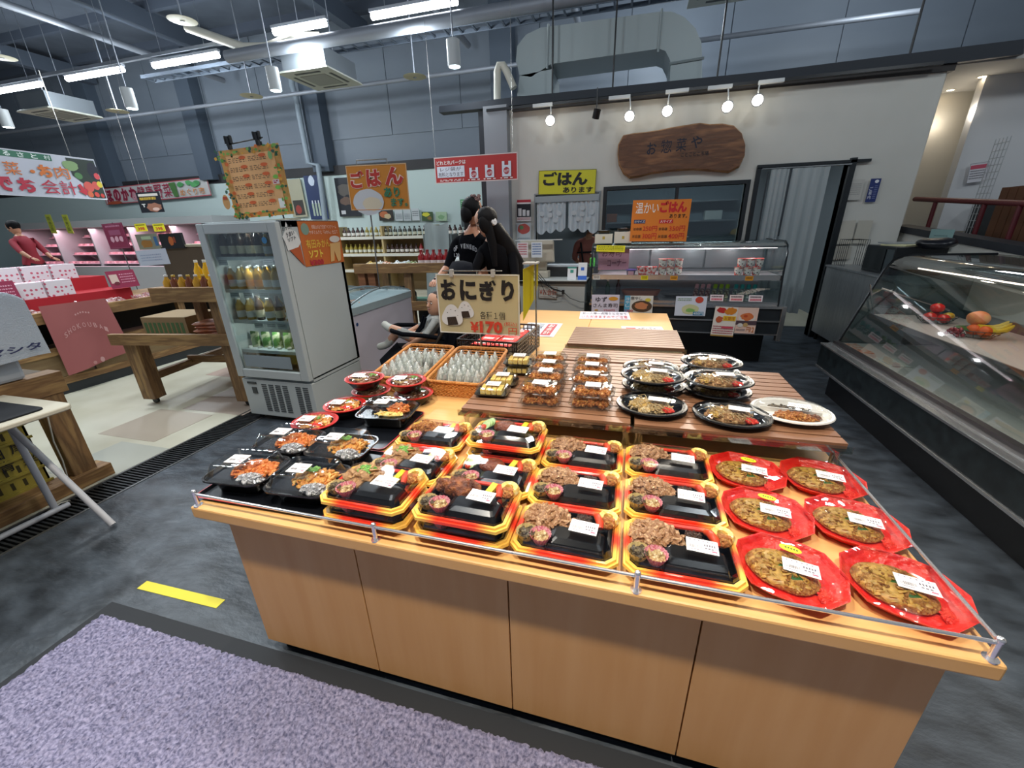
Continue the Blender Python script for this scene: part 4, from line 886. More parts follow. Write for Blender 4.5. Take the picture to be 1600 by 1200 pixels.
# yellow lace-side sign, wall board
def f_(p): p.frame(0, 0, 1, 1, .008, '#77701c').text('ごはん', .08, .06, .78, .58, '#15161a', .05).text('あります', .44, .70, .52, .24, '#15161a', .03)
card_px('rice_sign', 'yellow wall sign with black brush lettering above the serving hatch', 'sign', ((841, 267), (932, 264), (930, 303), (842, 304)), 6.26, '#cfc92b', f_)
# lace curtains in the hatch
M_lace = clear('lace', '#c9ced0', .0, body=.75)
t = thing('lace_curtain', 'white lace half curtain with scalloped hem in the serving hatch', 'curtain', (0, 6.27, 0))
for k in range(2):
    a = hL + .02 + k * .46; w_ = .42
    part('curtain_panel', MB().sheet(lambda u, v: (a + w_ * u, .012 * math.sin(u * 40), hT - .04 - v * (.40 + .05 * abs(math.sin(u * 9.4)) + .05 * (u if k else 1 - u))), 40, 6), M_lace, t, smooth=True)
    fl = MB()
    for j, (x, z) in enumerate(((.08, 1.66), (.2, 1.72), (.2, 1.64), (.33, 1.66), (.14, 1.58), (.28, 1.57))): fl.at((a + x, -.016, z), (R(90), 0, 0)).cyl((0, 0, 0), .035, .002, 10)
    part('lace_flower', fl, mat('lace_thread', '#c3c8ca', .8), t)
t.location.y = 6.27
solo('curtain_rail', 'grey lace valance along the top of the serving hatch', 'curtain', MB().box(hL, hR, -.01, .01, hT - .10, hT - .02), mat('valance', '#9aa1a4', .8), (0, 6.255, 0))
# clear bag hanging in hatch left, white cloth curtains in the doorway
M_cloth = mat('noren_cloth', '#9ba3a4', .85, c2='#a6adae', scale=3, stretch=(9, 1, .4))
t = thing('door_curtain', 'long pale grey split curtain hanging in the kitchen doorway', 'curtain', (0, 6.22, 0))
for k, (xa, xb, zb) in enumerate(((1.60, 1.80, .36), (1.83, 2.22, .34))):
    part('curtain_panel', MB().sheet(lambda u, v: (xa + (xb - xa) * u, .018 * math.sin(u * 22 + k) * (.4 + v), 2.07 - v * (2.07 - zb - .02 * math.sin(u * 5))), 26, 12), M_cloth, t, smooth=True)
part('curtain_rod', MB().tube([(dL, 0, 2.08), (dR, 0, 2.08)], .008, 8), M_steel, t)
for x, z0 in ((1.57, .35), (1.815, 1.3)): part('strip', MB().box(x - .008, x + .008, -.01, .0, z0, 2.05), mat('strip_dark', '#30353a'), t)
# things on wall right of the door
card_px('wall_notice', 'white notice sheet pinned beside the doorway', 'notice', ((1325, 281), (1351, 280), (1344, 312), (1319, 313)), 6.27, '#bdbab2', lambda p: p.lines(.1, .2, .8, .6, 6, '#8a8a88', .3))
card_px('blue_sign', 'narrow dark blue wall plaque with white lettering', 'sign', ((1361, 279), (1376, 279), (1369, 315), (1352, 316)), 6.27, '#26346e', lambda p: p.oval(.62, .12, .2, .07, '#e8e8ea').vtext('ご案内', .1, .35, .32, .55, '#dfe2ea').lines(.55, .3, .3, .6, 8, '#8f9ac4', .4))
card_px('paper_sheet', 'blank cream sheets pinned under the notices right of the door', 'notice', ((1307, 346), (1338, 344), (1330, 381), (1298, 382)), 6.27, '#c2bcae', None)
card_px('paper_sheet', 'second blank cream sheet beside the first, right of the door', 'notice', ((1341, 344), (1366, 345), (1353, 380), (1333, 381)), 6.265, '#bdb8aa', None)
card_px('paper_sheet', 'cream sheet hanging lowest, just above the stainless cabinet', 'notice', ((1296, 385), (1332, 384), (1327, 405), (1293, 406)), 6.27, '#b3aea2', None)
# wooden board sign
t = thing('wooden_sign', 'large natural edge wooden board with brush lettering high on the wall', 'sign', (0, 6.14, 0))
out = [(966, 240), (967, 225), (975, 211), (990, 208), (1010, 206), (1030, 203), (1050, 199), (1075, 195), (1095, 192), (1110, 194), (1130, 193), (1148, 196), (1160, 207), (1166, 225), (1165, 240), (1156, 258), (1140, 266), (1115, 264), (1085, 262), (1050, 264), (1020, 268), (1000, 273), (985, 275), (975, 268), (968, 255)]
P0 = [at_y(u, v, 6.14) for u, v in out]; cx = sum(p.x for p in P0) / len(P0); cz = sum(p.z for p in P0) / len(P0)
t.location = (cx, 6.195, cz)
front = [(p.x - cx, 0, p.z - cz) for p in P0]; bev = [(x * 1.02, .05, z * 1.08) for x, _, z in front]; bk_ = [(x * 1.02, .10, z * 1.07) for x, _, z in front]
bd = MB(); n = len(front); bd.m(mat('wood_sign', '#6f4a30', .5, c2='#875c3c', c3='#5c3b26', scale=1.6, stretch=(1.5, 1, 9), bump=.15))
bd.put(front[::-1] if True else front, [tuple(range(n))]); bd.m(mat('wood_edge', '#b98857', .6, c2='#8a5b34', scale=9, bump=.5))
bd.loft([bk_, bev, front], True, False)
part('board', bd, None, t)
pr = Print(1.0, .4, lift=.002)
for ch, x, y, w_, h_ in (('お', .13, .26, .115, .34), ('惣', .30, .22, .13, .36), ('菜', .48, .20, .12, .37), ('や', .65, .17, .13, .34)): pr.text(ch, x, y, w_, h_, '#15182a', .014)
pr.text('ことことこ市場', .55, .60, .32, .13, '#1b1c22', .015)
part('lettering', pr.mb, None, t, 'dark brush lettering')
# ================================================================== RIGHT-HAND GLASS CASE
X0 = 1.72
rcs = thing('glass_display_case', 'long slanted glass display case with fruit baskets along the right side', 'display case', (X0, 0, 0))
ya, yb = .35, 4.13
M_stone = mat('case_stone', '#14191c', .3, c2='#20282b', scale=14, detail=8)
part('base', MB().box(.10, 1.1, ya, yb - .06, 0, .25), M_black, rcs)
part('bumper_panel', MB().box(0, 1.15, ya, yb, .25, .455), M_stone, rcs)
part('trim_strip', MB().box(-.008, .012, ya, yb + .004, .243, .262).box(-.010, .05, ya, yb + .004, .447, .462).box(.05, .08, ya, yb, .455, .468), M_alu, rcs, bevel=.002)
part('deck', MB().box(.12, .95, ya, yb - .03, .455, .475), mat('deck_white', '#c9c4c0', .35), rcs)
part('front_rail', MB().box(.08, .12, ya, yb - .01, .455, .49), mat('rail_dark', '#4a4648', .3, .7), rcs)
prof = [(.125, .475), (.306, 1.09), (.345, 1.16), (.40, 1.195), (.47, 1.205), (1.0, 1.21)]
part('front_glass', MB().loft([[(x, ya, z), (x, yb, z)] for x, z in prof], False, False, closed=False), clear('case_glass2', '#d5e0de', .10), rcs, smooth=True)
part('edge_tube', MB().tube([(x, yb, z) for x, z in prof], .010, 8), mat('edge_black2', '#15181b', .3, .5), rcs, smooth=True)
part('end_glass', MB().loft([[(x, yb - .004, z) for x, z in prof] + [(1.0, yb - .004, .475)], [(x, yb, z) for x, z in prof] + [(1.0, yb, .475)]], True, True), clear('case_glass2', '#d5e0de'), rcs)
part('shelf', MB().box(.30, .86, ya, yb - .02, .715, .732), mat('deck_white', '#c9c4c0'), rcs)
part('shelf_rail', MB().box(.288, .30, ya, yb - .02, .70, .735), mat('shelf_edge', '#5c5655', .5), rcs)
part('shelf_bracket', MB().at().tube([(.30, yb - .04, .74), (.22, yb - .04, .98)], .007, 6).tube([(.30, yb - .05, .95), (.80, yb - .05, .78)], .008, 6), M_alu, rcs)
part('light_canopy', MB().box(.40, .62, ya, yb - .03, 1.13, 1.165).box(.55, .95, ya, yb - .03, 1.185, 1.20), M_alu, rcs, bevel=.006)
part('canopy_strip', MB().box(.42, .60, ya, yb - .2, 1.118, 1.13), mat('strip_glow', '#f6dccf', emit=4.0), rcs)
part('back_panel', MB().box(.95, .97, ya, yb - .02, .475, 1.20), mat('back_glass', '#5f6c6b', .2), rcs)
for k in range(4): y = ya + .05 + k * .94; part('sliding_door', MB().box(.915, .94, y, y + .92, .78, 1.17), mat('door_pale', '#8d9a97', .15, coat=.4), rcs, bevel=.004)
part('inner_post', MB().box(.80, .90, yb - 1.15, yb - .98, .732, 1.15), mat('post_brown', '#5a3a34', .3), rcs, bevel=.01)
def fruit_basket(label, x, y, z, rz, items):
    t = thing('fruit_basket', label, 'basket', (x, y, z), rz)
    for k, (r, h) in enumerate(((.075, .006), (.105, .03), (.125, .055))): part('wire_ring', MB().tube([(r * math.cos(a * math.pi / 10), r * .8 * math.sin(a * math.pi / 10), h) for a in range(20)], .0025, 5, closed=True), mat('wire_green', '#27352f', .4), t)
    w_ = MB()
    for k in range(14): a = k * 2 * math.pi / 14; w_.tube([(.075 * math.cos(a), .06 * math.sin(a), .006), (.125 * math.cos(a), .10 * math.sin(a), .055)], .0018, 4)
    part('wire_ribs', w_, mat('wire_green', '#27352f'), t)
    return t
tz = .732
a = at_z(1462, 500, tz); a = Vector((2.28, 3.80, tz))
fruit_basket('wire basket of red tomatoes on the glass shelf', a.x, a.y, tz, 0, None)
for i, (dx, dy, dz, r, c, lab) in enumerate(((-.05, -.02, .05, .042, '#c8281a', 'red tomato at the left of the wire basket'), (.0, .03, .05, .042, '#d6301e', 'red tomato at the back of the wire basket'), (.02, -.045, .045, .040, '#cf2a1a', 'red tomato at the front of the wire basket'), (-.01, -.0, .115, .043, '#d8261c', 'red tomato on top of the pile'), (.075, .0, .055, .034, '#d9b22a', 'yellow pepper in the tomato basket'))):
    t = thing('tomato' if i < 4 else 'pepper', lab, 'tomato' if i < 4 else 'pepper', (a.x + dx, a.y + dy, tz + dz)); part('flesh', MB().ball((0, 0, 0), (r, r, r * .82), 18, 12, .06, i), mat('fruit' + c[1:], c, .2, coat=.6), t, smooth=60); part('stem', MB().at((0, 0, r * .75)).ball((0, 0, 0), (.012, .012, .004), 6, 4), F['green'], t)
b3 = Vector((2.27, 3.36, tz)); fruit_basket('wire basket of mixed fruit with bananas on the glass shelf', b3.x, b3.y, tz, 0, None)
t = thing('peach', 'large pale orange peach on top of the fruit basket', 'peach', (b3.x, b3.y + .04, tz + .12)); part('flesh', MB().ball((0, 0, 0), (.058, .052, .048), 22, 14, .05, 3), mat('peach', '#e39a5c', .45, c2='#e7b06a', scale=12, c3='#e08a5e'), t, smooth=60)
for i, (dx, dy, dz) in enumerate(((-.05, .0, .05), (-.02, -.05, .05))): t = thing('orange', ('orange at the left of the fruit basket', 'orange at the front of the fruit basket')[i], 'orange', (b3.x + dx + .02, b3.y + dy, tz + dz)); part('peel', MB().ball((0, 0, 0), .037, 18, 12), mat('orange_peel', '#e0641e', .4, bump=.2, bscale=200), t, smooth=60)
for i in range(3):
    t = thing('banana', ('yellow banana nearest the glass', 'yellow banana in the middle of the bunch', 'yellow banana at the back of the bunch')[i], 'banana', (b3.x + .06, b3.y - .05 + i * .025, tz + .065 + .008 * i), R(8)); part('peel', MB().tube([(-.085, .0, .004), (-.05, -.006, -.008), (0, -.01, -.012), (.05, -.004, .0), (.085, .008, .018), (.096, .012, .026)], [.006, .015, .018, .016, .010, .005], 8), mat('banana', '#d8c32a', .4, c2='#c9b83a', scale=20), t, smooth=True)
t = thing('grape_bunch', 'bunch of dark red grapes spilling from the fruit basket', 'grapes', (b3.x - .12, b3.y - .01, tz)); 
g = MB(); q = random.Random(3)
for i in range(22): g.ball((q.uniform(-.04, .03), q.uniform(-.03, .03), .012 + q.uniform(0, .045)), .012, 8, 6)
part('grapes', g, mat('grape', '#8c1c2a', .25, coat=.4), t, smooth=True); part('leaf', MB().at((.04, .02, .06), (R(20), R(10), 0)).ball((0, 0, 0), (.04, .03, .006), 10, 6, .4, 2), F['cucskin'], t, smooth=True)
for nm, x, y, z, w_, d_, c, lab in (('green_tray', 1.97, 3.55, .476, .12, .22, '#bcc8c6', 'pale folded leaflet lying on the lower deck near the corner'), ('recipe_sheet', 1.90, 3.92, .476, .10, .30, '#c9745a', 'orange printed strip along the front of the lower deck')):
    solo(nm, lab, 'leaflet', MB().box(-w_ / 2, w_ / 2, -d_ / 2, d_ / 2, 0, .004), mat('c' + c[1:], c, .5, c2='#dcd4c8', scale=20), (x, y, z))
solo('squash', 'long yellow green cucumber lying on the lower deck of the right glass case', 'vegetable', MB().tube([(0, 0, 0), (.03, -.10, .01), (.06, -.22, .01)], [.022, .022, .006], 10), mat('squashy', '#b4a930', .4), (2.35, 2.9, .50), smooth=True)
# stainless cabinet with microwave and papers
sc_ = thing('stainless_cabinet', 'brushed stainless steel cabinet between doorway and glass case', 'cabinet', (2.42, 4.35, 0))
part('body', MB().box(0, .7, 0, 1.85, .10, .93), M_steel, sc_, bevel=.008)
part('worktop', MB().box(-.012, .71, -.01, 1.86, .93, .95), M_steel, sc_)
for x, y in ((.05, .06), (.05, .93), (.05, 1.8)): part('leg', MB().cyl((x, y, 0), .02, .10, 10), M_black, sc_)
mw = thing('microwave', 'black microwave oven standing on the stainless cabinet', 'microwave', (2.50, 5.0, .951))
part('body', MB().box(0, .42, 0, .55, 0, .27), mat('mw_black', '#15181b', .3), mw, bevel=.01); part('door_glass', MB().box(-.006, 0, .15, .53, .03, .24), mat('mw_glass', '#07090b', .08), mw); part('control_panel', MB().box(-.005, 0, .01, .13, .03, .24), mat('mw_panel', '#3a4347', .4), mw)
t = thing('paper_pile', 'loose papers and a black bag heaped on the microwave', 'papers', (2.55, 5.05, 1.222)); part('paper', MB().at((.1, .1, .0), (0, 0, .3)).box(-.1, .15, -.1, .18, 0, .012), mat('paper_y', '#c9c59a', .6), t); part('paper', MB().at((.1, .25, .013), (0, 0, -.2)).box(-.12, .15, -.1, .18, 0, .012), mat('paper_g', '#8d9295', .6), t)
part('black_bag', MB().ball((.22, -.12, .03), (.17, .14, .05), 18, 10, .3, 4), mat('bag_black', '#0c0e16', .35), t, smooth=60)
t = thing('wire_rack', 'thin wire file rack on the cabinet beside the wall', 'rack', (2.5, 5.95, .951)); r_ = MB()
for k in range(6): r_.tube([(0, k * .05, 0), (0, k * .05, .30), (.2, k * .05, .30), (.2, k * .05, 0)], .003, 5)
r_.tube([(0, 0, .3), (0, .25, .3)], .003, 5); part('wire_frame', r_, M_black, t)
# stair side: low wall with sloping cap, rails, louvred door, notices
LX = 3.2
p1 = at_x(1400, 351, LX); p2 = at_x(1600, 384, LX); p3 = at_x(1600, 402, LX)
sl = (p2.z - p1.z) / (p2.y - p1.y); zc = lambda y: p1.z + sl * (y - p1.y)
w = MB().prismx([(2.2, 0), (p1.y, 0), (p1.y, zc(p1.y) - .06), (2.2, zc(2.2) - .06)], LX + .01, LX + .12); struct('wall_stair', w, M_white)
struct('trim_6', MB().prismx([(2.2, zc(2.2) - .07), (p1.y + .05, zc(p1.y) - .07), (p1.y + .05, zc(p1.y)), (2.2, zc(2.2))], LX - .02, LX + .16), M_dark)
a = at_x(1455, 364, LX); 
card('sticky_note', 'pale teal notice stuck on the low stair wall', 'notice', .36, .20, '#8fb2b0', Print(.36, .20).lines(.2, .3, .6, .4, 3, '#4c6a6c', .3), (LX - .022, at_x(1472, 374, LX).y, at_x(1472, 374, LX).z), rot=(0, 0, R(-90)))
rl = thing('stair_railing', 'dark red painted tubular railing above the low wall', 'railing', (LX + .3, 0, 0))
q1, q2 = at_x(1430, 311, LX + .3), at_x(1600, 318, LX + .3)
q3 = q2 + (q2 - q1) * .25
part('top_rail', MB().tube([(0, q1.y, q1.z), (0, q3.y, q3.z)], .028, 12), mat('red_paint', '#5e1c22', .4), rl, smooth=True)
for u in (1462, 1540, 1597): a = at_x(u, 316, LX + .3); part('post', MB().tube([(0, a.y, .8), (0, a.y, a.z)], .022, 10), mat('red_paint', '#5e1c22'), rl, smooth=True)
struct('wall_stair_back', MB().box(LX + .9, LX + .95, 3.0, 6.85, .5, 1.62), mat('stair_dark', '#2a3136', .5))
t = thing('louvred_door', 'brown louvred wooden door behind the red railing', 'door', (0, 0, 0)); c1 = at_x(1562, 295, LX + .6); c2_ = at_x(1600, 290, LX + .6)
t.location = (LX + .6, c1.y, 0)
for k in range(9): part('slat', MB().box(0, .03, -.02 - .11 * (k + 1), -.03 - .11 * k, 1.0, c2_.z), mat('brown_door', '#6b4630', .6), t)
t = thing('wire_mesh_rack', 'white wire mesh rack leaning beside the louvred door', 'rack', (LX + .55, c1.y + .02, 0)); g = MB()
for k in range(5): g.tube([(0, .05 * k, 0), (0, .05 * k, 2.25)], .004, 5)
for k in range(16): g.tube([(0, 0, 1.15 + .07 * k), (0, .2, 1.15 + .07 * k)], .003, 5)
part('wire', g, mat('wire_white', '#b4b6b6', .5), t)
def f_(p): p.rect(.05, .1, .9, .2, '#c9566a').lines(.08, .38, .84, .5, 4, '#55545c', .4).frame(0, 0, 1, 1, .02, '#8a8a92')
card_px('rules_notice', 'white framed notice with a red heading on the far right wall', 'notice', ((1518, 256), (1548, 252), (1537, 283), (1508, 287)), 6.85, '#dcdadd', f_)
solo('yellow_bucket', 'pale yellow basin on the top of the right glass case', 'basin', MB().at((0, 0, 0), (R(90), 0, R(60))).lathe([(.10, 0), (.12, .03), (.15, .14), (.16, .15), (.14, .14), (.10, .02)], 24, True, True, 1, .6), mat('basin_yellow', '#c6bb84', .5), tuple(at_z(1608, 405, 1.27)), smooth=30)
# soffit lights
for u, v in ((1535, 120), (1485, 141)):
    a = at_z(u, v, 2.978); t = thing('downlight', 'small recessed downlight in the low soffit, ' + ('right' if u > 1500 else 'left') + ' of the pair', 'light', a, group='recessed downlights'); part('bezel', MB().lathe([(.035, 0), (.055, -.004), (.055, 0)], 20), M_white, t); part('lamp', MB().lathe([(0.0, -.002), (.035, -.002)], 16), mat('lamp_warm', '#ffe7c0', emit=18), t)
    lamp('POINT', 'soffit_lamp', a + Vector((0, 0, -.35)), 2.2, WARM, shadow_soft_size=.04)
# ================================================================== SIGNS ON STANDS ABOVE THE COUNTER
def card_pts(name, label, cat, c4, color, fn, group=None, th=.004):
    a, b, c, d = [Vector(p) for p in c4]; o = (a + b + c + d) / 4
    ex = ((b - a) + (c - d)); w = ex.length / 2; ex.normalize(); ez = ((a - d) + (b - c)); h = ez.length / 2
    ez = (ez - ex * ez.dot(ex)).normalized(); ey = ez.cross(ex)
    p = Print(w, h)
    if fn: fn(p)
    rot = Matrix((ex, ey, ez)).transposed().to_euler()
    return card(name, label, cat, w, h, color, p, o, group=group, th=th, rot=rot)
def f_(p):
    p.frame(0, 0, 1, 1, .014, '#f3f1ea')
    for ch, x in (('お', .05), ('に', .29), ('ぎ', .53), ('り', .79)): p.text(ch, x, .09, .20 if ch != 'り' else .15, .34, '#221d1a', .05)
    def onigiri(cx, cy, s):
        pts = []
        for i in range(30):
            t = 2 * math.pi * i / 30 + math.pi / 2; r = s * (1 + .12 * math.cos(3 * (t - math.pi / 2))); pts.append((cx + r * math.cos(t) * .78, cy - r * math.sin(t) * 1.1))
        p.poly(pts, '#e9e7e6')
        for k in range(7): a = k * .9; p.rect(cx + s * .5 * math.cos(a) * .8, cy - s * .62 * abs(math.sin(a)) - .02, .012, .008, '#3a3432')
        p.poly([(cx - s * .38, cy + s * .12), (cx - s * .34, cy + s * 1.0), (cx + s * .46, cy + s * .86), (cx + s * .3, cy + s * .02)], '#38291f')
        for k in range(4): p.poly([(cx - s * .3 + k * s * .16, cy + s * .2), (cx - s * .27 + k * s * .16, cy + s * .2), (cx - s * .1 + k * s * .13, cy + s * .8), (cx - s * .12 + k * s * .13, cy + s * .8)], '#4c3a2e')
    onigiri(.345, .60, .13); onigiri(.175, .70, .165)
    p.text('各種１個', .53, .60, .30, .13, '#2c2622', .008).text('¥', .40, .78, .11, .18, '#d8442a', .05).text('170', .52, .76, .28, .21, '#d8442a', .045)
    p.text('(税込)', .82, .76, .15, .08, '#d8442a').text('円', .87, .86, .10, .12, '#d8442a', .03)
SY = 2.235
t = card_px('onigiri_sign', 'beige rice ball sign with black lettering on a stand behind the baskets', 'sign', ((680, 429), (812, 428), (812, 526), (689, 518)), SY, '#cfc094', f_)
M_pole = mat('sign_pole', '#9c9a95', .25, .8)
a = at_y(740, 424, SY); b_ = at_y(803, 424, SY); dz = at_y(750, 523, SY)
def inv(o, p): return Vector(p) - o.location
part('hanger', MB().tube([inv(t, (a.x - .19, SY - .006, a.z + .002)), inv(t, (a.x + .17, SY - .006, a.z + .004))], .004, 6), M_pole, t)
part('stand_pole', MB().tube([inv(t, (dz.x, SY + .014, .69)), inv(t, (dz.x - .004, SY + .014, a.z))], .005, 8), M_pole, t, smooth=True)
part('stand_foot', MB().box(dz.x - t.location.x - .08, dz.x - t.location.x + .08, -.03, .06, .687 - t.location.z, .694 - t.location.z), M_pole, t)
for dx in (-.15, .10): part('clip', MB().box(dx - .01, dx + .01, -.012, .008, .16, .20), mat('clip_clear', '#c9c6bf', .2), t)
# yellow cards seen nearly edge on, on a thin pole
bx = at_z(842, 558, RZ); t = thing('yellow_card_stand', 'thin pole on the riser holding two yellow cards edge on', 'sign', (bx.x, 2.12, RZ)); zt = at_y(838, 408, 2.12).z - RZ
part('stand_pole', MB().tube([(0, 0, 0), (-.004, 0, zt)], .004, 8), M_pole, t, smooth=True); part('stand_foot', MB().box(-.04, .04, -.03, .03, 0, .005), M_pole, t)
my = mat('yellow_card', '#d8c522', .5)
part('yellow_card', MB().loft([[(-.062, -.05, zt - .30), (-.020, .02, zt - .20), (-.018, .02, zt - .018), (-.058, -.05, zt - .035)], [(-.060, -.052, zt - .30), (-.018, .018, zt - .20), (-.016, .018, zt - .018), (-.056, -.052, zt - .035)]], True, True), my, t)
part('yellow_card', MB().loft([[(-.014, .022, zt - .20), (.0, .03, zt - .12), (.003, .03, zt - .005), (-.013, .022, zt - .015)], [(-.012, .020, zt - .20), (.002, .028, zt - .12), (.005, .028, zt - .005), (-.011, .020, zt - .015)]], True, True), my, t)
part('clamp', MB().box(-.06, .012, -.05, .03, zt - .012, zt - .004), mat('clip_clear', '#c9c6bf'), t)
# ================================================================== DRINKS FRIDGE
fg = thing('drinks_fridge', 'tall white glass door drinks fridge left of the counter', 'fridge', (-3.06, 2.45, 0))
FW, FD, FH = .71, .66, 1.585
M_frw = mat('fridge_white', '#b9c0c0', .35)
m = MB().box(0, .04, .05, FD, .40, FH).box(FW - .04, FW, .05, FD, .40, FH).box(0, FW, FD - .04, FD, .40, FH).box(0, FW, .05, FD, FH - .05, FH).box(0, FW, .05, FD, .38, .42)
part('cabinet', m, M_frw, fg, bevel=.004)
part('lower_housing', MB().box(.005, FW - .005, .02, FD, .05, .375), M_frw, fg, bevel=.006)
for k, x in enumerate((.20, .27, .34, .41, .54, .61)):
    g = MB()
    for j in range(15): g.box(x, x + .048, .016, .0205, .10 + j * .0165, .108 + j * .0165)
    part('vent_grille', g, mat('vent_dark', '#3d4346', .6), fg)
part('control_panel', MB().box(.06, .15, .014, .0205, .335, .352).box(.095, .14, .014, .0205, .25, .305), mat('ctrl_dark', '#32383c', .4), fg)
for x in (.05, FW - .05): part('foot', MB().cyl((x, .08, 0), .02, .05, 10), M_black, fg)
dm = MB(); dz0, dz1 = .40, FH - .01
dm.box(0, .065, 0, .045, dz0, dz1).box(FW - .075, FW, 0, .045, dz0, dz1).box(.065, FW - .075, 0, .045, dz1 - .07, dz1).box(.065, FW - .075, 0, .045, dz0, dz0 + .07)
part('door', dm, M_frw, fg, bevel=.006)
gp = part('door_glass', MB().box(.065, FW - .075, .016, .022, dz0 + .07, dz1 - .07), clear('fridge_glass', '#dfe6e6', .03), fg)
part('door_sticker', MB().box(.10, .56, .0135, .0155, dz0 + .09, dz0 + .19).m(mat('ink_8e9aa0', '#8e9aa0')).box(.12, .54, .0125, .0135, dz0 + .10, dz0 + .18), mat('sticker_pale', '#b9c3c6', .4), fg, 'pale notice on the lower glass')
part('emblem', MB().at((.575, .0145, dz1 - .12), (R(90), 0, 0)).cyl((0, 0, 0), .022, .001, 20), mat('emblem_blue', '#3f7fae', .4), fg, 'small round blue emblem')
part('interior', MB().box(.041, FW - .041, FD - .06, FD - .041, .42, FH - .05), mat('fridge_inner', '#7d8684', .5), fg)
shz = [.62, .86, 1.10, 1.34]
for z in shz: part('shelf', MB().box(.045, FW - .045, .06, FD - .06, z - .014, z).m(mat('shelf_rail', '#c6d0d2', .3)).box(.045, FW - .045, .052, .06, z - .022, z + .004), mat('fridge_shelf', '#aeb8ba', .3), fg)
for z in (.83, 1.07, 1.31, 1.50): lamp('POINT', 'fridge_lamp', (-2.72, 2.56, z), 2.2, (.95, 1, .96), shadow_soft_size=.02)
def bottle(kind, r, h, body, cap, lab, neck=.35):
    t = thing(kind, 'x', 'bottle', (0, 0, 0))
    part('glass', MB().lathe([(r * .9, 0), (r, .006), (r, h * (1 - neck)), (r * .42, h * (1 - neck * .45)), (r * .36, h * .93)], 14, True, True), mat('liq' + body[1:], body, .12, coat=.4), t, smooth=50)
    part('cap', MB().cyl((0, 0, h * .92), r * .42, h * .08, 12), mat('cap' + cap[1:], cap, .4), t, smooth=40)
    part('label', MB().lathe([(r * 1.015, h * .12), (r * 1.015, h * .42)], 14), mat('lab' + lab[1:], lab, .5), t, smooth=50)
    return t
BT = dict(dark=bottle('drink_bottle', .030, .19, '#3a2a20', '#2a2420', '#d8cfb4'), pale=bottle('drink_bottle', .032, .17, '#a8873a', '#d6d6d0', '#cfd2d0'), amber=bottle('drink_bottle', .030, .17, '#b98a35', '#c9ccd0', '#d88a2e'), tall=bottle('drink_bottle', .040, .21, '#9a6a20', '#d9d9d4', '#a8712a', .3))
WR = ('topmost', 'second', 'third', 'fourth')
for s, (z, kinds, n, gap) in enumerate(((shz[3], ('dark', 'dark', 'dark', 'dark', 'dark', 'pale', 'pale'), 7, .082), (shz[2], ('pale', 'pale', 'amber', 'amber', 'pale', 'pale', 'pale'), 7, .083), (shz[1], ('pale', 'pale', 'dark', 'pale', 'dark', 'pale'), 6, .095), (.425, ('tall', 'tall', 'tall', 'tall', 'tall', 'tall'), 6, .098))):
    for i in range(n):
        for row in range(2):
            kk = kinds[i]; place(BT[kk], 'BT' + kk, (-3.06 + .085 + i * gap + .004 * row, 2.55 + .012 + row * .10, z + .0005 + (.0 if s < 3 else 0)), 0, f'{dict(dark="dark", pale="pale amber", amber="orange labelled", tall="large amber")[kk]} bottle in the fridge, {WR[s] if s < 3 else "bottom"} shelf, {"front" if row == 0 else "rear"} row, {("first", "second", "third", "fourth", "fifth", "sixth", "seventh")[i]} from the left', 'bottles in the drinks fridge')
for i in range(5):
    t = thing('snack_pouch', f'small green and white pouch on the fridge shelf, {("first", "second", "third", "fourth", "fifth")[i]} from the left', 'pouch', (-3.06 + .12 + i * .11, 2.60, shz[0] + .0005), group='pouches in the fridge'); part('pouch', MB().loft([ring(rrect(.075, .04, .01, 2), 0), ring(rrect(.08, .035, .01, 2), .06), ring(rrect(.08, .006, .002, 2), .13)], True, True), mat('pouch_a', '#4d7a3c', .3, c2='#c8c7a4', scale=22, lo=.5, hi=.55), t)
for x, z in ((.11, shz[3] - .035), (.53, shz[3] - .035), (.14, shz[2] - .035), (.27, shz[2] - .035), (.42, shz[2] - .035), (.30, shz[1] - .03), (.42, shz[1] - .03), (.52, shz[1] - .03)):
    p = Print(.09, .045); p.lines(.1, .2, .8, .6, 2, '#5a6468', .5, seed=int(x * 100)); o = part('price_tag', MB().box(-.045, .045, 0, .002, -.022, .022), mat('tag_w', '#ccd2d2'), fg, loc=(x, .048, z)); part('print', p.mb, None, o)
# orange soft ice poster on the fridge's side
FX = -3.06 + FW + .001
pa4 = [at_x(u, v, FX + .003) for u, v in ((465, 347), (530, 345), (536, 410), (477, 416))]
def f_(p):
    p.oval(.14, .17, .09, .13, '#7f9a8a').text('和歌山の丘で生産アイスクリーム', .3, .08, .62, .09, '#f2ded0', .0).text('ヤギミルクと「みかん」仕立て', .22, .20, .72, .09, '#f2ded0', .0)
    p.text('有田みかん', .10, .40, .58, .20, '#e9c84a', .05).text('ソフト', .12, .64, .34, .18, '#e9c84a', .05).text('¥300', .10, .86, .34, .13, '#b5283a', .05)
    p.poly([(.68, .52), (.96, .5), (.9, .94), (.82, .98), (.76, .7), (.72, .94), (.62, .96)], '#e0b273').oval(.82, .42, .14, .08, '#e2d8cc')
card_pts('soft_ice_poster', 'orange mandarin soft ice poster on the side of the fridge', 'poster', pa4, '#c8692a', f_, th=.002)
tip = [at_x(u, v, FX + .004) for u, v in ((446, 347), (452, 358), (462, 362), (470, 378), (466, 386), (450, 392), (446, 380), (441, 370), (445, 360))]
o = sum(tip, Vector()) / len(tip); m = MB().m(mat('card_e3e3e0', '#dedfdd', .5)); n = len(tip)
m.loft([[p - o for p in tip], [p - o + Vector((.002, 0, 0)) for p in tip]], True, True)
cone = [at_x(u, v, FX + .005) - o for u, v in ((453, 391), (469, 382), (477, 416))]
m.m(mat('ink_b5562a', '#b5562a')).put(cone, [(0, 1, 2)])
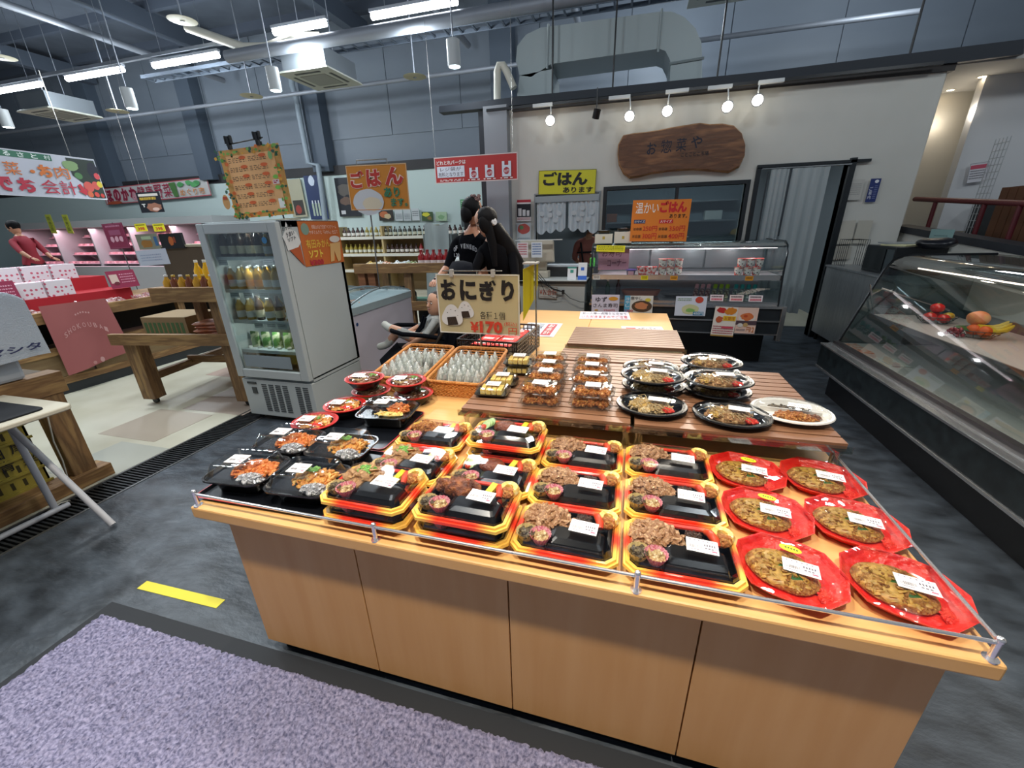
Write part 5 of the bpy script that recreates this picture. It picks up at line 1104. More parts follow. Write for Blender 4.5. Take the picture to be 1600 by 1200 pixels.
t = thing('ice_cone_sticker', 'white ice swirl sticker with orange cone on the side of the fridge', 'sticker', o); part('sticker', m, None, t)
pr = Print(.16, .16); pr.text('めっちゃ', .1, .2, .6, .2, '#2a2c30', .02, rot=-.25).text('うまい', .25, .45, .5, .2, '#2a2c30', .02, rot=-.25).text('ソフト', .3, .68, .5, .16, '#2a2c30', .02, rot=-.25); q = part('print', pr.mb, None, t); q.rotation_euler = (0, 0, R(90)); q.location = (.004, 0, .02)
# ================================================================== CHEST FREEZER
fz = thing('chest_freezer', 'white ice cream chest freezer with curved glass lid behind the fridge', 'freezer', (-3.10, 3.18, 0))
part('body', MB().prism(rrect(.64, 1.22, .08, 5, .33, .62), .06, .76), mat('freezer_white', '#cfc8d2', .4), fz, smooth=40)
part('collar', MB().prism(rrect(.66, 1.24, .09, 5, .33, .62), .76, .83), mat('freezer_collar', '#9fadb0', .35), fz, smooth=40)
part('kick', MB().box(.06, .6, .06, 1.18, 0, .06), M_black, fz)
part('glass_lid', MB().sheet(lambda u, v: (.04 + .58 * u, .04 + 1.16 * v, .835 + .10 * math.sin(math.pi * v)), 2, 14), M_glass, fz, smooth=True)
fr_ = MB(); crv = [(.04 + 1.16 * k / 14, .84 + .10 * math.sin(math.pi * k / 14)) for k in range(15)]
for x in (.04, .33, .62): fr_.tube([(x, y, z) for y, z in crv], .009, 6)
part('lid_frame', fr_, mat('lid_frame', '#8b979b', .3, .4), fz, smooth=True)
part('badge', MB().at((.652, .10, .67), (0, R(90), 0)).cyl((0, 0, 0), .016, .002, 14), mat('badge_blue', '#27487a'), fz)
t = thing('ice_packs', 'orange wrapped ices heaped in the chest freezer', 'ices', (-2.77, 3.5, .79)); part('wrappers', heap(MB(), (0, 0, 0), (.24, .24, .04), 60, .04, 3, .3, .6), mat('ice_orange', '#e06a2c', .3, c2='#f2b48a', scale=20), t, 'orange wrappers', stuff=True)
# ================================================================== BOARDS BESIDE THE FRIDGE
def f_(p):
    q = random.Random(5)
    for i in range(120):
        s = q.randrange(4); u = q.random(); c = q.choice(('#5f9a3e', '#3f7a3a', '#e0a23a', '#7fae4c', '#d8702c', '#2f5a4a'))
        x, y = ((u, q.uniform(0, .09)), (u, q.uniform(.93, 1)), (q.uniform(0, .10), u), (q.uniform(.90, 1), u))[s]; p.oval(x, y, q.uniform(.015, .035), q.uniform(.012, .03), c, 9, .2)
    p.k = 3; p.rect(.10, .09, .80, .84, '#efb57a')
    for cx in (.13, .47):
        for k in range(6):
            y = .13 + k * .13; p.lines(cx, y, .30, .075, 3, '#5e4630', .35, seed=k + int(cx * 50)).oval(cx + .24, y, .06, .025, '#d8622c', 12)
    for y in (.2, .45, .62, .8): p.oval(.10, y, .03, .028, '#dc6a2c', 10)
    p.oval(.85, .15, .035, .06, '#7fae6c', 10).oval(.86, .45, .045, .03, '#7dbb48', 10).rect(.80, .49, .1, .06, '#e8dada').lines(.81, .5, .08, .045, 2, '#b5384c', .7).oval(.86, .6, .045, .03, '#7dbb48', 10).rect(.82, .76, .09, .14, '#ecebe6')
mb = card_px('menu_board', 'large peach menu board with vegetable border standing on top of the fridge', 'sign', ((345, 236), (438, 223), (456, 334), (366, 342)), 2.95, '#cf9a52', f_)
part('clamp_bar', MB().tube([(-.20, .004, .285), (.16, .004, .30)], .005, 6), M_black, mb)
for x in (-.17, .11): part('clamp', MB().box(x - .012, x + .012, -.01, .014, .25, .34).box(x - .03, x - .018, -.008, .012, .29, .345).box(x + .018, x + .03, -.008, .012, .29, .345), M_black, mb)
part('stand_pole', MB().tube([(.12, .02, .28), (.17, .02, -.30)], .006, 6), M_black, mb)
part('stand_plate', MB().box(-.13, .28, -.05, .08, 1.588 - mb.location.z, 1.60 - mb.location.z), mat('stand_beige', '#b4ac90', .5), mb)
bun = thing('bread_cutout', 'small oval bread roll cut-out at the left edge of the menu board', 'sign', at_y(354, 316, 2.94)); part('card', MB().at((0, 0, 0), (R(90), 0, R(0))).lathe([(.0, 0), (.055, 0), (.055, .004), (0, .004)], 20, False, False, .62, 1.0), mat('bread', '#cf9a5e', .5), bun); part('mark', MB().m(mat('ink_b8452e', '#b8452e')).box(-.02, .02, -.006, -.0045, .02, .04), None, bun)
def f_(p):
    p.frame(0, 0, 1, 1, .012, '#dfb98c')
    for ch, x, y, w_, h_ in (('ご', .05, .12, .24, .38), ('は', .33, .10, .24, .38), ('ん', .64, .06, .30, .40)): p.text(ch, x - .005, y - .01, w_ + .012, h_ + .02, '#e9cfc4', .10).text(ch, x, y, w_, h_, '#b8322c', .05)
    p.oval(.32, .82, .26, .30, '#c9ccd2', 24, .03).oval(.38, .86, .16, .16, '#d8ccb4', 18, .1).rect(.06, .985, .5, .015, '#cf7f2a').text('あり', .60, .50, .26, .22, '#2f7a5c', .04).text('ます。', .70, .74, .27, .19, '#2f7a5c', .03)
gb = card_px('rice_board', 'orange rice board with red lettering on a thin pole above the freezer', 'sign', ((538, 258), (634, 256), (641, 326), (551, 330)), 3.75, '#c9822e', f_)
part('hanger', MB().tube([(-.2, .01, .17), (-.2, .01, .235), (.12, .01, .235), (.12, .01, .17)], .006, 6), M_pole, gb, smooth=True)
part('stand_pole', MB().tube([(-.12, .014, .2), (-.12, .014, .935 - gb.location.z)], .007, 8), M_pole, gb, smooth=True)
# red hanging banner
def f_(p):
    p.frame(0, 0, 1, 1, .01, '#d8c4c0').text('どれとれパークは', .03, .14, .36, .16, '#eee7e4', .02).rect(.03, .36, .34, .42, '#d5d8e2').text('レジ袋が', .07, .39, .26, .15, '#4a3640', .02).text('有料となります', .045, .58, .31, .17, '#4a3640', .02).lines(.06, .86, .3, .08, 2, '#ecdcd8', .6)
    for x, s, t_ in ((.43, .85, '5円'), (.62, 1.0, '10円'), (.82, 1.2, '30円')):
        h = .52 * s * .9; y0 = .86 - h; p.rect(x, y0 + .12 * s, .105, h - .12 * s, '#d6dae4').rect(x, y0, .03, .15 * s, '#d6dae4').rect(x + .075, y0, .03, .15 * s, '#d6dae4').oval(x + .052, y0 + h * .62, .035, .13, '#a8303a').text(t_, x + .022, y0 + h * .54, .06, .12, '#f0e4e4').lines(x - .02, .89, .15, .05, 1, '#ecdcd8', .8)
rbn = card_px('bag_banner', 'red hanging banner with white shopping bag pictures', 'banner', ((679, 247), (811, 237), (807, 281), (680, 287)), 5.5, '#b3302e', f_, th=.002)
part('string', MB().tube([(-.54, 0, .15), (-.54, .0, 4.0)], .002, 4).tube([(.5, 0, .15), (.5, 0, 4.0)], .002, 4), M_pole, rbn)
# ================================================================== LEFT: FOLDING TABLE, TOWEL, CRATE, WOODEN STAND
ft = thing('folding_table', 'white folding table with black cloth at the left edge', 'table', (-3.15, .75, 0))
c_ = at_z(117, 630, .70)
part('table_top', MB().prism(rrect(.86, 1.05, .05, 5, c_.x + 3.15 - .43, c_.y - .75 - .525), .675, .70), mat('ivory_top', '#bdb7a4', .5), ft, smooth=30, bevel=.006)
part('cloth', MB().prism([(x + c_.x + 3.15 - .46, y + c_.y - .75 - .56) for x, y in rrect(.80, .95, .03, 3)], .70, .708), mat('black_cloth', '#0d1118', .9), ft)
M_tube = mat('white_tube', '#b3b5bb', .4)
lgx = at_z(178, 823, 0) - ft.location; l2 = at_z(88, 798, 0) - ft.location
top1 = Vector((l2.x - .02, l2.y + .0, .67)); top2 = Vector((lgx.x - .50, lgx.y - .02, .67))
part('leg', MB().tube([(lgx.x, lgx.y, .015), top2], .016, 10), M_tube, ft, smooth=True)
part('leg', MB().tube([(l2.x, l2.y, .02), top1], .017, 10), M_tube, ft, smooth=True)
part('leg', MB().tube([(lgx.x, lgx.y - .75, .015), top2 - Vector((0, .75, 0))], .016, 10), M_tube, ft, smooth=True)
part('leg', MB().tube([(l2.x, l2.y - .75, .02), top1 - Vector((0, .75, 0))], .017, 10), M_tube, ft, smooth=True)
part('floor_bar', MB().tube([(l2.x + .03, l2.y + .05, .016), (l2.x, l2.y - .85, .016)], .016, 10), M_tube, ft, smooth=True)
fb = thing('foam_box', 'white foam box on the folding table under the towel', 'box', (-3.62, 1.0, .7505)); part('box', MB().box(-.32, .31, -.55, .385, 0, .40, -.006, -.006), mat('foam_white', '#b4b8be', .7), fb, bevel=.02); part('lid', MB().box(-.325, .317, -.56, .392, .40, .485), mat('foam_white', '#b4b8be'), fb, bevel=.02)
tw = thing('towel', 'white towel with blue stitched lettering draped over the foam box', 'towel', (0, 0, 0))
def tf(u, v):   # over the lid, round the edge and down the face toward the counter
    y = .50 + 1.0 * u; s = v * .95
    if s < .45: x, z = -3.74 + s, 1.243
    elif s < .53: a_ = (s - .45) / .08 * math.pi / 2; x, z = -3.29 + .012 * math.sin(a_), 1.243 - .02 * (1 - math.cos(a_))
    else: d_ = s - .53; x, z = -3.278 + .05 * d_ + .014 * math.sin(9 * u) * d_ * 2, 1.223 - d_ * (.84 + .04 * math.sin(4 * u))
    f = max(0, u - .9) * 10; z -= .05 * f * f * (1 if s < .53 else 1 - (s - .53) / .5)
    return (x, y, z)
mtw = MB().sheet(tf, 40, 34)
part('cloth', mtw, mat('towel_white', '#c3c9d0', .95, bump=.4, bscale=160), tw, smooth=True)
lt = Print(.30, .08, lift=.004); lt.text('ヤマシタ', .0, .1, 1, .5, '#3a3f66', .03)
q = part('lettering', lt.mb, None, tw); q.rotation_euler = (0, 0, R(88)); q.location = (-3.235, 1.315, .925)
ws = thing('wooden_stand', 'heavy wooden stand behind the folding table', 'stand', (-3.35, .4, 0))
M_wood = mat('stained_wood', '#8a6842', .6, c2='#9f7d50', c3='#6f5235', scale=3, stretch=(9, 9, 1), bump=.1)
M_woodx = mat('stained_wood_x', '#8f6c44', .6, c2='#a58253', c3='#7a5a38', scale=3, stretch=(1, 9, 9), bump=.1)
M_woody = mat('stained_wood_y', '#8c6941', .6, c2='#a27f50', c3='#785736', scale=3, stretch=(9, 1, 9), bump=.1)
part('post', MB().box(-.05, .045, .98, 1.10, .06, .63), M_wood, ws, bevel=.004)
part('post', MB().box(-.05, .045, -.9, -.78, .06, .63), M_wood, ws, bevel=.004)
part('floor_rail', MB().box(-.07, .075, -1.2, 1.16, 0, .085), M_woody, ws, bevel=.004)
part('top_rail', MB().box(-.07, .05, -1.2, 1.13, .62, .75), M_woody, ws, bevel=.004); part('top_board', MB().box(-.62, -.07, -1.2, 1.1, .72, .75), mat('plywood', '#5b4a34', .7), ws)
part('back_panel', MB().box(-.55, -.53, -1.2, 1.1, .0, .72), mat('plywood', '#5b4a34', .7), ws)
t = thing('cable', 'white power cord looping down the wooden stand to the floor', 'cord', (0, 0, 0)); part('cord', MB().tube([at_x(u, v, -3.27) for u, v in ((72, 640), (84, 690), (98, 720), (110, 760), (125, 778))] + [Vector((-3.19, 1.22, .02)), Vector((-3.16, 1.12, .012))], .004, 6), mat('cord_white', '#b9b6a8', .5), t, smooth=True)
yc = thing('produce_crate', 'yellow plastic produce crate with black lettering under the folding table', 'crate', (-3.60, 1.02, .085), R(0))
M_yc = mat('crate_yellow', '#a3923c', .5)
ff = MB(); 
for z0, z1 in ((0, .05), (.14, .21), (.36, .40)): ff.box(-.20, .20, -.30, -.29, z0, z1)
part('side', MB().box(.17, .18, -.62, .30, 0, .40), M_yc, yc); part('side', MB().box(-.2, .18, .29, .30, 0, .40), M_yc, yc)
for z in (0.0, .10, .20, .30, .385): part('rib', MB().box(.18, .192, -.62, .31, z, z + .014), M_yc, yc)
sl_ = MB()
for k in range(16):
    for z in (.03, .12, .33): 
        if not (z == .12 and 5 < k < 10): sl_.box(.1795, .1815, -.58 + k * .055, -.565 + k * .055, z, z + .045)
part('slots', sl_, mat('slot_dark', '#3c3516', .8), yc)
lt = Print(.22, .17, lift=.003); lt.text('細', .05, .05, .3, .38, '#15161a', .05).text('尾', .5, .0, .3, .38, '#15161a', .05).text('青', .15, .5, .3, .42, '#15161a', .05).text('菜', .6, .5, .3, .42, '#15161a', .05)
q = part('lettering', lt.mb, None, yc); q.rotation_euler = (0, 0, R(90)); q.location = (.186, .20, .22)
# ================================================================== LEFT: WOODEN TROLLEY TABLE
wt = thing('wooden_trolley', 'stepped wooden trolley table on castors left of the fridge', 'table', (-4.40, 2.46, 0), R(9))
L_ = 1.22
for x, y in ((.05, 0), (1.02, 0), (.05, 1.1), (1.02, 1.1)):
    part('leg', MB().box(x, x + .13, y + .02, y + .14, .06, .62 if x < .5 else 1.0), M_wood, wt, bevel=.004)
    c = part('castor', MB().at((x + .065, y + .08, .03), (R(90), 0, 0)).cyl((0, 0, -.012), .028, .024, 14).at().box(x + .04, x + .09, y + .055, y + .105, .045, .062), M_black, wt, smooth=30)
part('apron', MB().box(-.02, L_, -.02, .02, .60, .70), M_woodx, wt, bevel=.003); part('apron', MB().box(L_ - .03, L_ + .01, .021, 1.25, .60, .70), M_woody, wt, bevel=.003)
part('shelf_board', MB().box(0, L_ - .03, .02, 1.25, .60, .625), M_woodx, wt)
part('apron', MB().box(.55, L_, -.03, .01, .98, 1.10), M_woodx, wt, bevel=.003); part('apron', MB().box(L_ - .03, L_ + .01, .011, 1.25, .98, 1.10), M_woody, wt, bevel=.003)
part('shelf_board', MB().box(.56, L_ - .03, .01, 1.25, 1.0, 1.02), M_woodx, wt)
part('post', MB().box(.60, .67, .3, .37, .62, 1.0), M_wood, wt); part('post', MB().box(.95, 1.02, .7, .77, .62, 1.0), M_wood, wt)
part('stretcher', MB().box(.10, 1.1, .55, .59, .26, .33), M_woodx, wt); part('stretcher', MB().box(.09, .14, .14, 1.1, .22, .29), M_woody, wt)
def rel(o, x, y, z): return o.matrix_basis @ Vector((x, y, z))
wt_m = Matrix.LocRotScale(wt.location, wt.rotation_euler, Vector((1, 1, 1)))
t = thing('cardboard_box', 'brown cardboard box with green stripes on the trolley shelf', 'box', wt_m @ Vector((.28, .45, .6255)), R(9)); part('carton', MB().box(-.22, .24, -.2, .2, 0, .17), mat('cardboard', '#8a7454', .8), t); s_ = MB()
for k in range(9): s_.box(-.2 + k * .047, -.17 + k * .047, -.2015, -.2, .02, .12)
part('stripes', s_, mat('stripe_green', '#4a6a44', .7), t)
for k in range(5):
    t = thing('snack_bag', f'orange and pink snack bag lying on the trolley shelf, {("bottom", "second", "third", "fourth", "top")[k]} of the pile', 'bag', wt_m @ Vector((.84 + .02 * (k % 2), .22, .626 + k * .030)), R(9 + 5 * (k % 3)), group='flat snack bags on the trolley shelf'); part('bag', MB().loft([ring(rrect(.26, .18, .02, 2), 0), ring(rrect(.30, .22, .03, 2), .014), ring(rrect(.24, .17, .02, 2), .028)], True, True), mat('snack_or', '#b8693a', .3, c2='#d9a694', scale=14), t)
# row of small bottles on the trolley top
sb = bottle('sauce_bottle', .034, .17, '#b9871e', '#d8d4cc', '#cfd3dc'); sb2 = bottle('sauce_bottle', .034, .17, '#6f3a1c', '#c9a53a', '#d5d8e0'); sb3 = bottle('sauce_bottle', .036, .27, '#d6a312', '#e3e0cf', '#e8c235')
for i in range(8):
    place((sb, sb2)[i % 2], ('sb', 'sb2')[i % 2], wt_m @ Vector((.62 + .07 * i, .10, 1.0205)), 0, f'{("yellow", "brown")[i % 2]} small bottle in the front row on the trolley top, {("first", "second", "third", "fourth", "fifth", "sixth", "seventh", "eighth")[i]} from the left', 'bottles on the trolley top')
for i in range(6): place(sb3, 'sb3', wt_m @ Vector((.66 + .085 * i, .40, 1.0205)), 0, f'tall yellow juice bottle in the back row on the trolley top, {("first", "second", "third", "fourth", "fifth", "sixth")[i]} from the left', 'tall juice bottles on the trolley top')
# ================================================================== LEFT: CONFECTIONERY ISLAND
IS = thing('confectionery_island', 'long low wooden display island with stepped tiers', 'display stand', (-5.52, 0, 0))
part('kick', MB().box(-1.5, .0, -.2, 4.9, 0, .10), mat('kick_dark', '#262a2e', .5), IS)
for k in range(5): part('drawer_board', MB().box(-.03, -.005, -.15 + k * 1.0, .83 + k * 1.0, .12, .40), mat('ply', '#7a6142', .6, c2='#86704e', scale=3, stretch=(1, 1, 8)), IS)
part('rail', MB().box(-.05, .01, -.2, 4.9, .40, .47), M_woody, IS); part('rail', MB().box(-.05, .01, -.2, 4.9, .10, .17), M_woody, IS)
part('recess', MB().box(-.3, -.28, -.2, 4.9, .47, .72), mat('recess_dark', '#1f1b17', .8), IS)
for y in (.3, 1.5, 2.7, 3.9): part('post', MB().box(-.07, -.01, y, y + .08, .40, .74), M_wood, IS)
part('apron', MB().box(-.04, .03, -.2, 4.9, .72, .83), M_woody, IS, bevel=.003)
part('deck', MB().box(-1.5, -.04, -.2, 4.9, .74, .77), M_woody, IS); part('lower_deck', MB().box(-.6, -.05, -.2, 4.9, .42, .45), M_woody, IS)
part('tier', MB().box(-.95, -.42, -.2, 3.7, .77, .92), mat('red_cloth', '#a81824', .8), IS, 'red cloth covered step')
part('tier', MB().box(-1.5, -.80, -.2, 3.7, .77, 1.06), mat('red_cloth', '#a81824'), IS, 'red cloth covered step')
pc = thing('pink_cloth', 'dusty pink cloth banner hanging over the front of the island', 'banner', (-5.48, 0, 0)); ca, cb2 = at_x(58, 479, -5.48), at_x(163, 466, -5.48); bz = at_x(80, 594, -5.48); bz2 = at_x(184, 553, -5.48)
def pf(u, v): return (.014 + .02 * math.sin(u * 7) * v, ca.y + (cb2.y - ca.y) * u + v * u * .06, (ca.z + (cb2.z - ca.z) * u) * (1 - v) + (bz.z + (bz2.z - bz.z) * u) * v)
part('cloth', MB().sheet(pf, 20, 10), mat('pink_cloth', '#a5605f', .9), pc, smooth=True)
lt = Print(.9, .8, lift=.0); r_ = 0
for i, ch in enumerate('SHOKOUBAI'): a = R(-38 + i * 9.5); lt.text(ch, .48 + .50 * math.sin(a) - .02, .80 - .50 * math.cos(a), .05, .07, '#c99a97', .01, rot=math.tan(a) * .7)
for i in range(6): lt.oval(.42 + .04 * i, .15 + .01 * abs(i - 2.5), .014, .014, '#c99a97', 6)
lt.oval(.55, .88, .035, .04, '#c99a97').oval(.42, .9, .03, .025, '#bd8582')
w_ = cb2.y - ca.y; q = part('lettering', lt.mb, None, pc, 'pale curved lettering'); q.rotation_euler = (0, 0, R(90)); q.scale = (w_ / .9, 1, (ca.z - bz.z) / .8); q.location = (.045, (ca.y + cb2.y) / 2, (ca.z + bz.z) / 2)
dot = mat('dotted_paper', '#d9d3d6', .6); nt = dot.node_tree; N = nt.nodes; Lk = nt.links
tc = N.new('ShaderNodeTexCoord'); vo = N.new('ShaderNodeTexVoronoi'); vo.inputs['Scale'].default_value = 24; vo.inputs['Randomness'].default_value = .3; Lk.new(tc.outputs['Object'], vo.inputs['Vector'])
cr = N.new('ShaderNodeValToRGB'); cr.color_ramp.elements[0].position = .30; cr.color_ramp.elements[0].color = lin('#c0566c'); cr.color_ramp.elements[1].position = .36; cr.color_ramp.elements[1].color = lin('#dcd6da'); Lk.new(vo.outputs['Distance'], cr.inputs[0]); Lk.new(cr.outputs[0], N['Principled BSDF'].inputs['Base Color'])
gbx = thing('gift_box', 'x', 'box', (0, 0, 0)); part('box', MB().box(-.10, .06, -.115, .115, 0, .165), dot, gbx, bevel=.004)
ORD = ('first', 'second', 'third', 'fourth', 'fifth', 'sixth', 'seventh', 'eighth', 'ninth', 'tenth', 'eleventh', 'twelfth')
for tr, (x, z, n, y0) in enumerate(((-5.52 - .50, .92, 11, .8), (-5.52 - .90, 1.06, 12, .6))):
    for i in range(n):
        if tr == 0 and i in (3, 6, 10): continue
        place(gbx, 'gbx', (x, y0 + i * .25, z + .0005), 0, f'dotted white gift box on the {"lower" if tr == 0 else "upper"} red step, {ORD[i]} from the camera end', 'dotted gift boxes on the red steps')
for i, y in enumerate((1.56, 2.53, 3.62)):
    p = Print(.30, .20); p.rect(.06, .2, .28, .5, '#cfb6a8').oval(.24, .72, .1, .1, '#6a2430').lines(.42, .2, .5, .6, 4, '#d79aac', .4, seed=i)
    c = card('product_card', 'crimson product card leaning on the red step, ' + ('nearest', 'middle', 'farthest')[i] + ' of the three', 'card', .30, .20, '#8f2a48', p, (-5.89, y, 1.03), rot=(R(-8), 0, R(90)), group='crimson product cards')
for i in range(10):
    t = thing('cookie_bag', f'clear bag of small sweets along the island front, {ORD[i]} from the camera end', 'bag', (-5.70, .8 + i * .36, .771), group='bags of sweets along the island front'); part('bag', heap(MB(), (0, 0, .02), (.12, .15, .045), 16, .05, i, .5, .7), mat('sweet_bag', '#b79a90', .25, c2='#d9d0d0', c3='#8f4a4a', scale=30), t)
for i, (y, c, lab) in enumerate(((1.2, '#c3c9d4', 'nearest white hanging sign sheet above the gift boxes'), (2.2, '#c6ccd8', 'middle white hanging sign sheet above the gift boxes'))):
    a = y; p = Print(.85, .45); p.text('もち吉かし', .15, .2, .6, .3, '#8a93a8').lines(.1, .68, .5, .18, 1, '#c08a9c', .8); card('hanging_sheet', lab, 'sign', .85, .45, c, p, (-6.5, y, 1.52), rot=(R(-6), 0, R(78)))
pa4 = [Vector((-6.2, 3.25, 1.78)), Vector((-6.2, 3.9, 1.80)), Vector((-6.2, 3.95, 1.18)), Vector((-6.2, 3.3, 1.16))]
def f_(p): p.lines(.15, .08, .7, .08, 1, '#b87a94', .8).rect(.22, .26, .56, .2, '#8f4a66'); [p.oval(.28 + .22 * k, .62, .09, .12, '#c99aa8', 12, .15) for k in range(3)]; p.frame(.04, .03, .92, .94, .012, '#a05a76')
cpo = card_pts('crimson_poster', 'crimson poster with three sweets pictures behind the island', 'poster', [at_y(u, v, 4.9) for u, v in ((157, 350), (189, 348), (205, 387), (174, 390))], '#7c2743', f_)
part('stand_pole', MB().tube([(0, .02, .2), (0, .02, -cpo.location.z)], .008, 6), M_pole, cpo)
# person in red working behind
# ================================================================== FAR HALL: SHELVES, MEAT CASE, BANNERS
def pts(y, *uv): return [at_y(u, v, y) for u, v in uv]
NTH = ORD + ('thirteenth', 'fourteenth', 'fifteenth', 'sixteenth', 'seventeenth', 'eighteenth', 'nineteenth', 'twentieth') + tuple('twenty-' + k for k in ORD[:6])
def nth(i): return NTH[i]
za = 2.85
a, b = at_z(0, 231, za), at_z(146, 249, za)
A = a + (a - b) * .35; dA = at_z(0, 302, 2.25)
hb = .68
c4 = [A, b, b - Vector((0, 0, hb)), A - Vector((0, 0, hb))]
def f_(p):
    p.frame(0, 0, 1, 1, .006, '#c9ccd4').rect(0, .03, .62, .13, '#2f6a52')
    for i, ch in enumerate('ふるさと村'): p.text(ch, .16 + i * .10, .045, .05, .10, '#dde6e2', .02)
    p.poly([(.74, .04), (.99, .04), (.99, .96), (.86, .96), (.84, .66), (.75, .45)], '#26322b').oval(.76, .22, .07, .12, '#7f9a6a', 14, .1).oval(.80, .45, .035, .08, '#4f7a4a').oval(.95, .30, .05, .22, '#1f2230', 14, .1)
    for x, y, r, c in ((.86, .70, .05, '#c0524a'), (.93, .66, .04, '#c0524a'), (.985, .62, .03, '#c9b43a'), (.985, .42, .03, '#c84a4f'), (.85, .88, .03, '#c4603f'), (.91, .88, .025, '#c0423c'), (.96, .9, .02, '#b83a34')): p.oval(min(x, .97), y, r * .9, r * 2.6, c, 14, .05)
    for ch, x in (('野', .06), ('菜', .22), ('・', .405), ('お', .47), ('肉', .60)): p.text(ch, x, .27 if ch != '・' else .4, .12 if ch != '・' else .04, .28 if ch != '・' else .08, '#cf7336', .06)
    for ch, x in (('で', .10), ('お', .27), ('会', .45), ('計', .60)): p.text(ch, x, .60, .14, .32, '#b32f44', .06)
    p.poly([(.755, .68), (.785, .64), (.81, .76), (.835, .76), (.81, .92), (.745, .82), (.77, .80)], '#b32f3c')
hs = card_pts('hall_sign', 'large hanging sign with orange and red lettering and a vegetable picture', 'sign', c4, '#b9bcc8', f_, th=.03)
hv = MB(); L2 = (b - A).length / 2
for x in (-.6 * L2, .6 * L2): hv.tube([(x, .015, .34), (x, .015, 1.6)], .006, 5)
part('wire', hv, M_pole, hs)
def f_(p):
    p.frame(0, 0, 1, 1, .006, '#b4545c')
    for i, ch in enumerate('ほのかな健康野菜'): p.text(ch, .02 + i * .082, .10, .075, .8, '#d9a0aa', .09).text(ch, .022 + i * .082, .12, .07, .75, '#9a2440', .05)
    p.poly([(.66, .1), (.72, .1), (.72, .9), (.68, .9)], '#4f7a44').text('めぐり市', .74, .5, .22, .4, '#d98a3c', .05)
    for x, y, c in ((.76, .25, '#4f9a5c'), (.84, .2, '#5faa6a'), (.91, .25, '#4f9a5c'), (.88, .35, '#5faa6a')): p.oval(x, y, .03, .14, c, 10, .2)
    p.oval(.10, .92, .08, .1, '#b8563a', 10, .1)
card_pts('farm_banner', 'long white banner with crimson lettering on the far wall', 'banner', [at_y(u, v, 10.45) for u, v in ((160, 297), (323, 274), (331, 308), (165, 318))], '#c6c6c4', f_)
def f_(p): p.rect(.08, .08, .84, .12, '#c9c4bc').lines(.1, .25, .7, .14, 1, '#c9a83c', .9).text('T', .12, .56, .16, .16, '#d8d8d4', .05).oval(.62, .75, .32, .22, '#9a6a56', 14, .15).oval(.68, .84, .15, .08, '#d9b8ac')
mbn = card_pts('meat_banner', 'small black hanging banner with meat pictures under the farm banner', 'banner', [at_y(u, v, 8.6) for u, v in ((212, 301), (248, 299), (257, 331), (221, 333))], '#1d1f26', f_)
part('wire', MB().tube([(-.2, .01, .25), (-.2, .01, 6.1 - mbn.location.z)], .003, 4).tube([(.2, .01, .25), (.2, .01, 6.1 - mbn.location.z)], .003, 4), M_pole, mbn)
# wall posters
for c4, c, lab, fn in (
    (((476, 275), (505, 273), (511, 342), (484, 343)), '#27375f', 'dark blue poster with water bottles on the far wall', lambda p: [p.oval(.4, .12, .16, .12, '#c9d4e4', 14, .1)] + [p.rect(.2 + .17 * k, .62, .1, .3, '#a9b8a4').rect(.22 + .17 * k, .56, .06, .07, '#d8dde4') for k in range(4)]),
    (((448, 281), (471, 279), (478, 338), (456, 340)), '#a9a68f', 'tall beige poster left of the blue one on the far wall', lambda p: p.rect(.2, .55, .7, .4, '#3c3a36').oval(.5, .8, .2, .12, '#9a4038')),
    (((522, 279), (545, 278), (577, 336), (531, 338)), '#1e2129', 'black poster half hidden behind the orange rice board', lambda p: p.oval(.4, .3, .3, .16, '#5a5550', 14, .2).oval(.4, .6, .3, .1, '#6a5448', 14, .2).rect(.1, .84, .2, .1, '#c9c9cc')),
    (((591, 329), (614, 328), (614, 344), (593, 345)), '#2a2420', 'small black poster with a round dish on the far wall', lambda p: p.oval(.4, .4, .3, .3, '#b9683c', 14, .2).oval(.6, .6, .25, .25, '#c9b48a', 14, .2)),
    (((616, 327), (629, 327), (629, 345), (618, 345)), '#c3cbcc', 'first black and white leaflet right of the dish poster', lambda p: p.lines(.1, .4, .8, .5, 5, '#5a6066', .5)),
    (((630, 327), (642, 327), (642, 345), (631, 345)), '#c3cbcc', 'second black and white leaflet right of the dish poster', lambda p: p.lines(.1, .4, .8, .5, 5, '#5a6066', .5, seed=4)),
    (((643, 326), (655, 326), (655, 344), (644, 345)), '#c8cfd0', 'third pale leaflet right of the dish poster', lambda p: p.lines(.1, .2, .8, .5, 3, '#5a6066', .5, seed=8)),
    (((658, 331), (676, 331), (676, 345), (660, 345)), '#3f5a34', 'green and yellow picture card on the far wall', lambda p: p.oval(.4, .3, .35, .25, '#d6d23a', 14, .2).oval(.7, .7, .2, .2, '#8a6a34', 14, .2)),
    (((680, 331), (698, 331), (698, 345), (682, 345)), '#a9c4a2', 'pale green picture card on the far wall', lambda p: p.oval(.5, .6, .3, .25, '#7fa87a', 14, .2)),
    (((719, 312), (732, 311), (733, 330), (720, 330)), '#2f8a4c', 'green plaque beside the black screen', lambda p: p.lines(.1, .1, .8, .5, 3, '#c9e0cc', .5))):
    card_pts('wall_poster', lab, 'poster', [at_y(u, v, FY - .10) for u, v in c4], c, fn, th=.02)
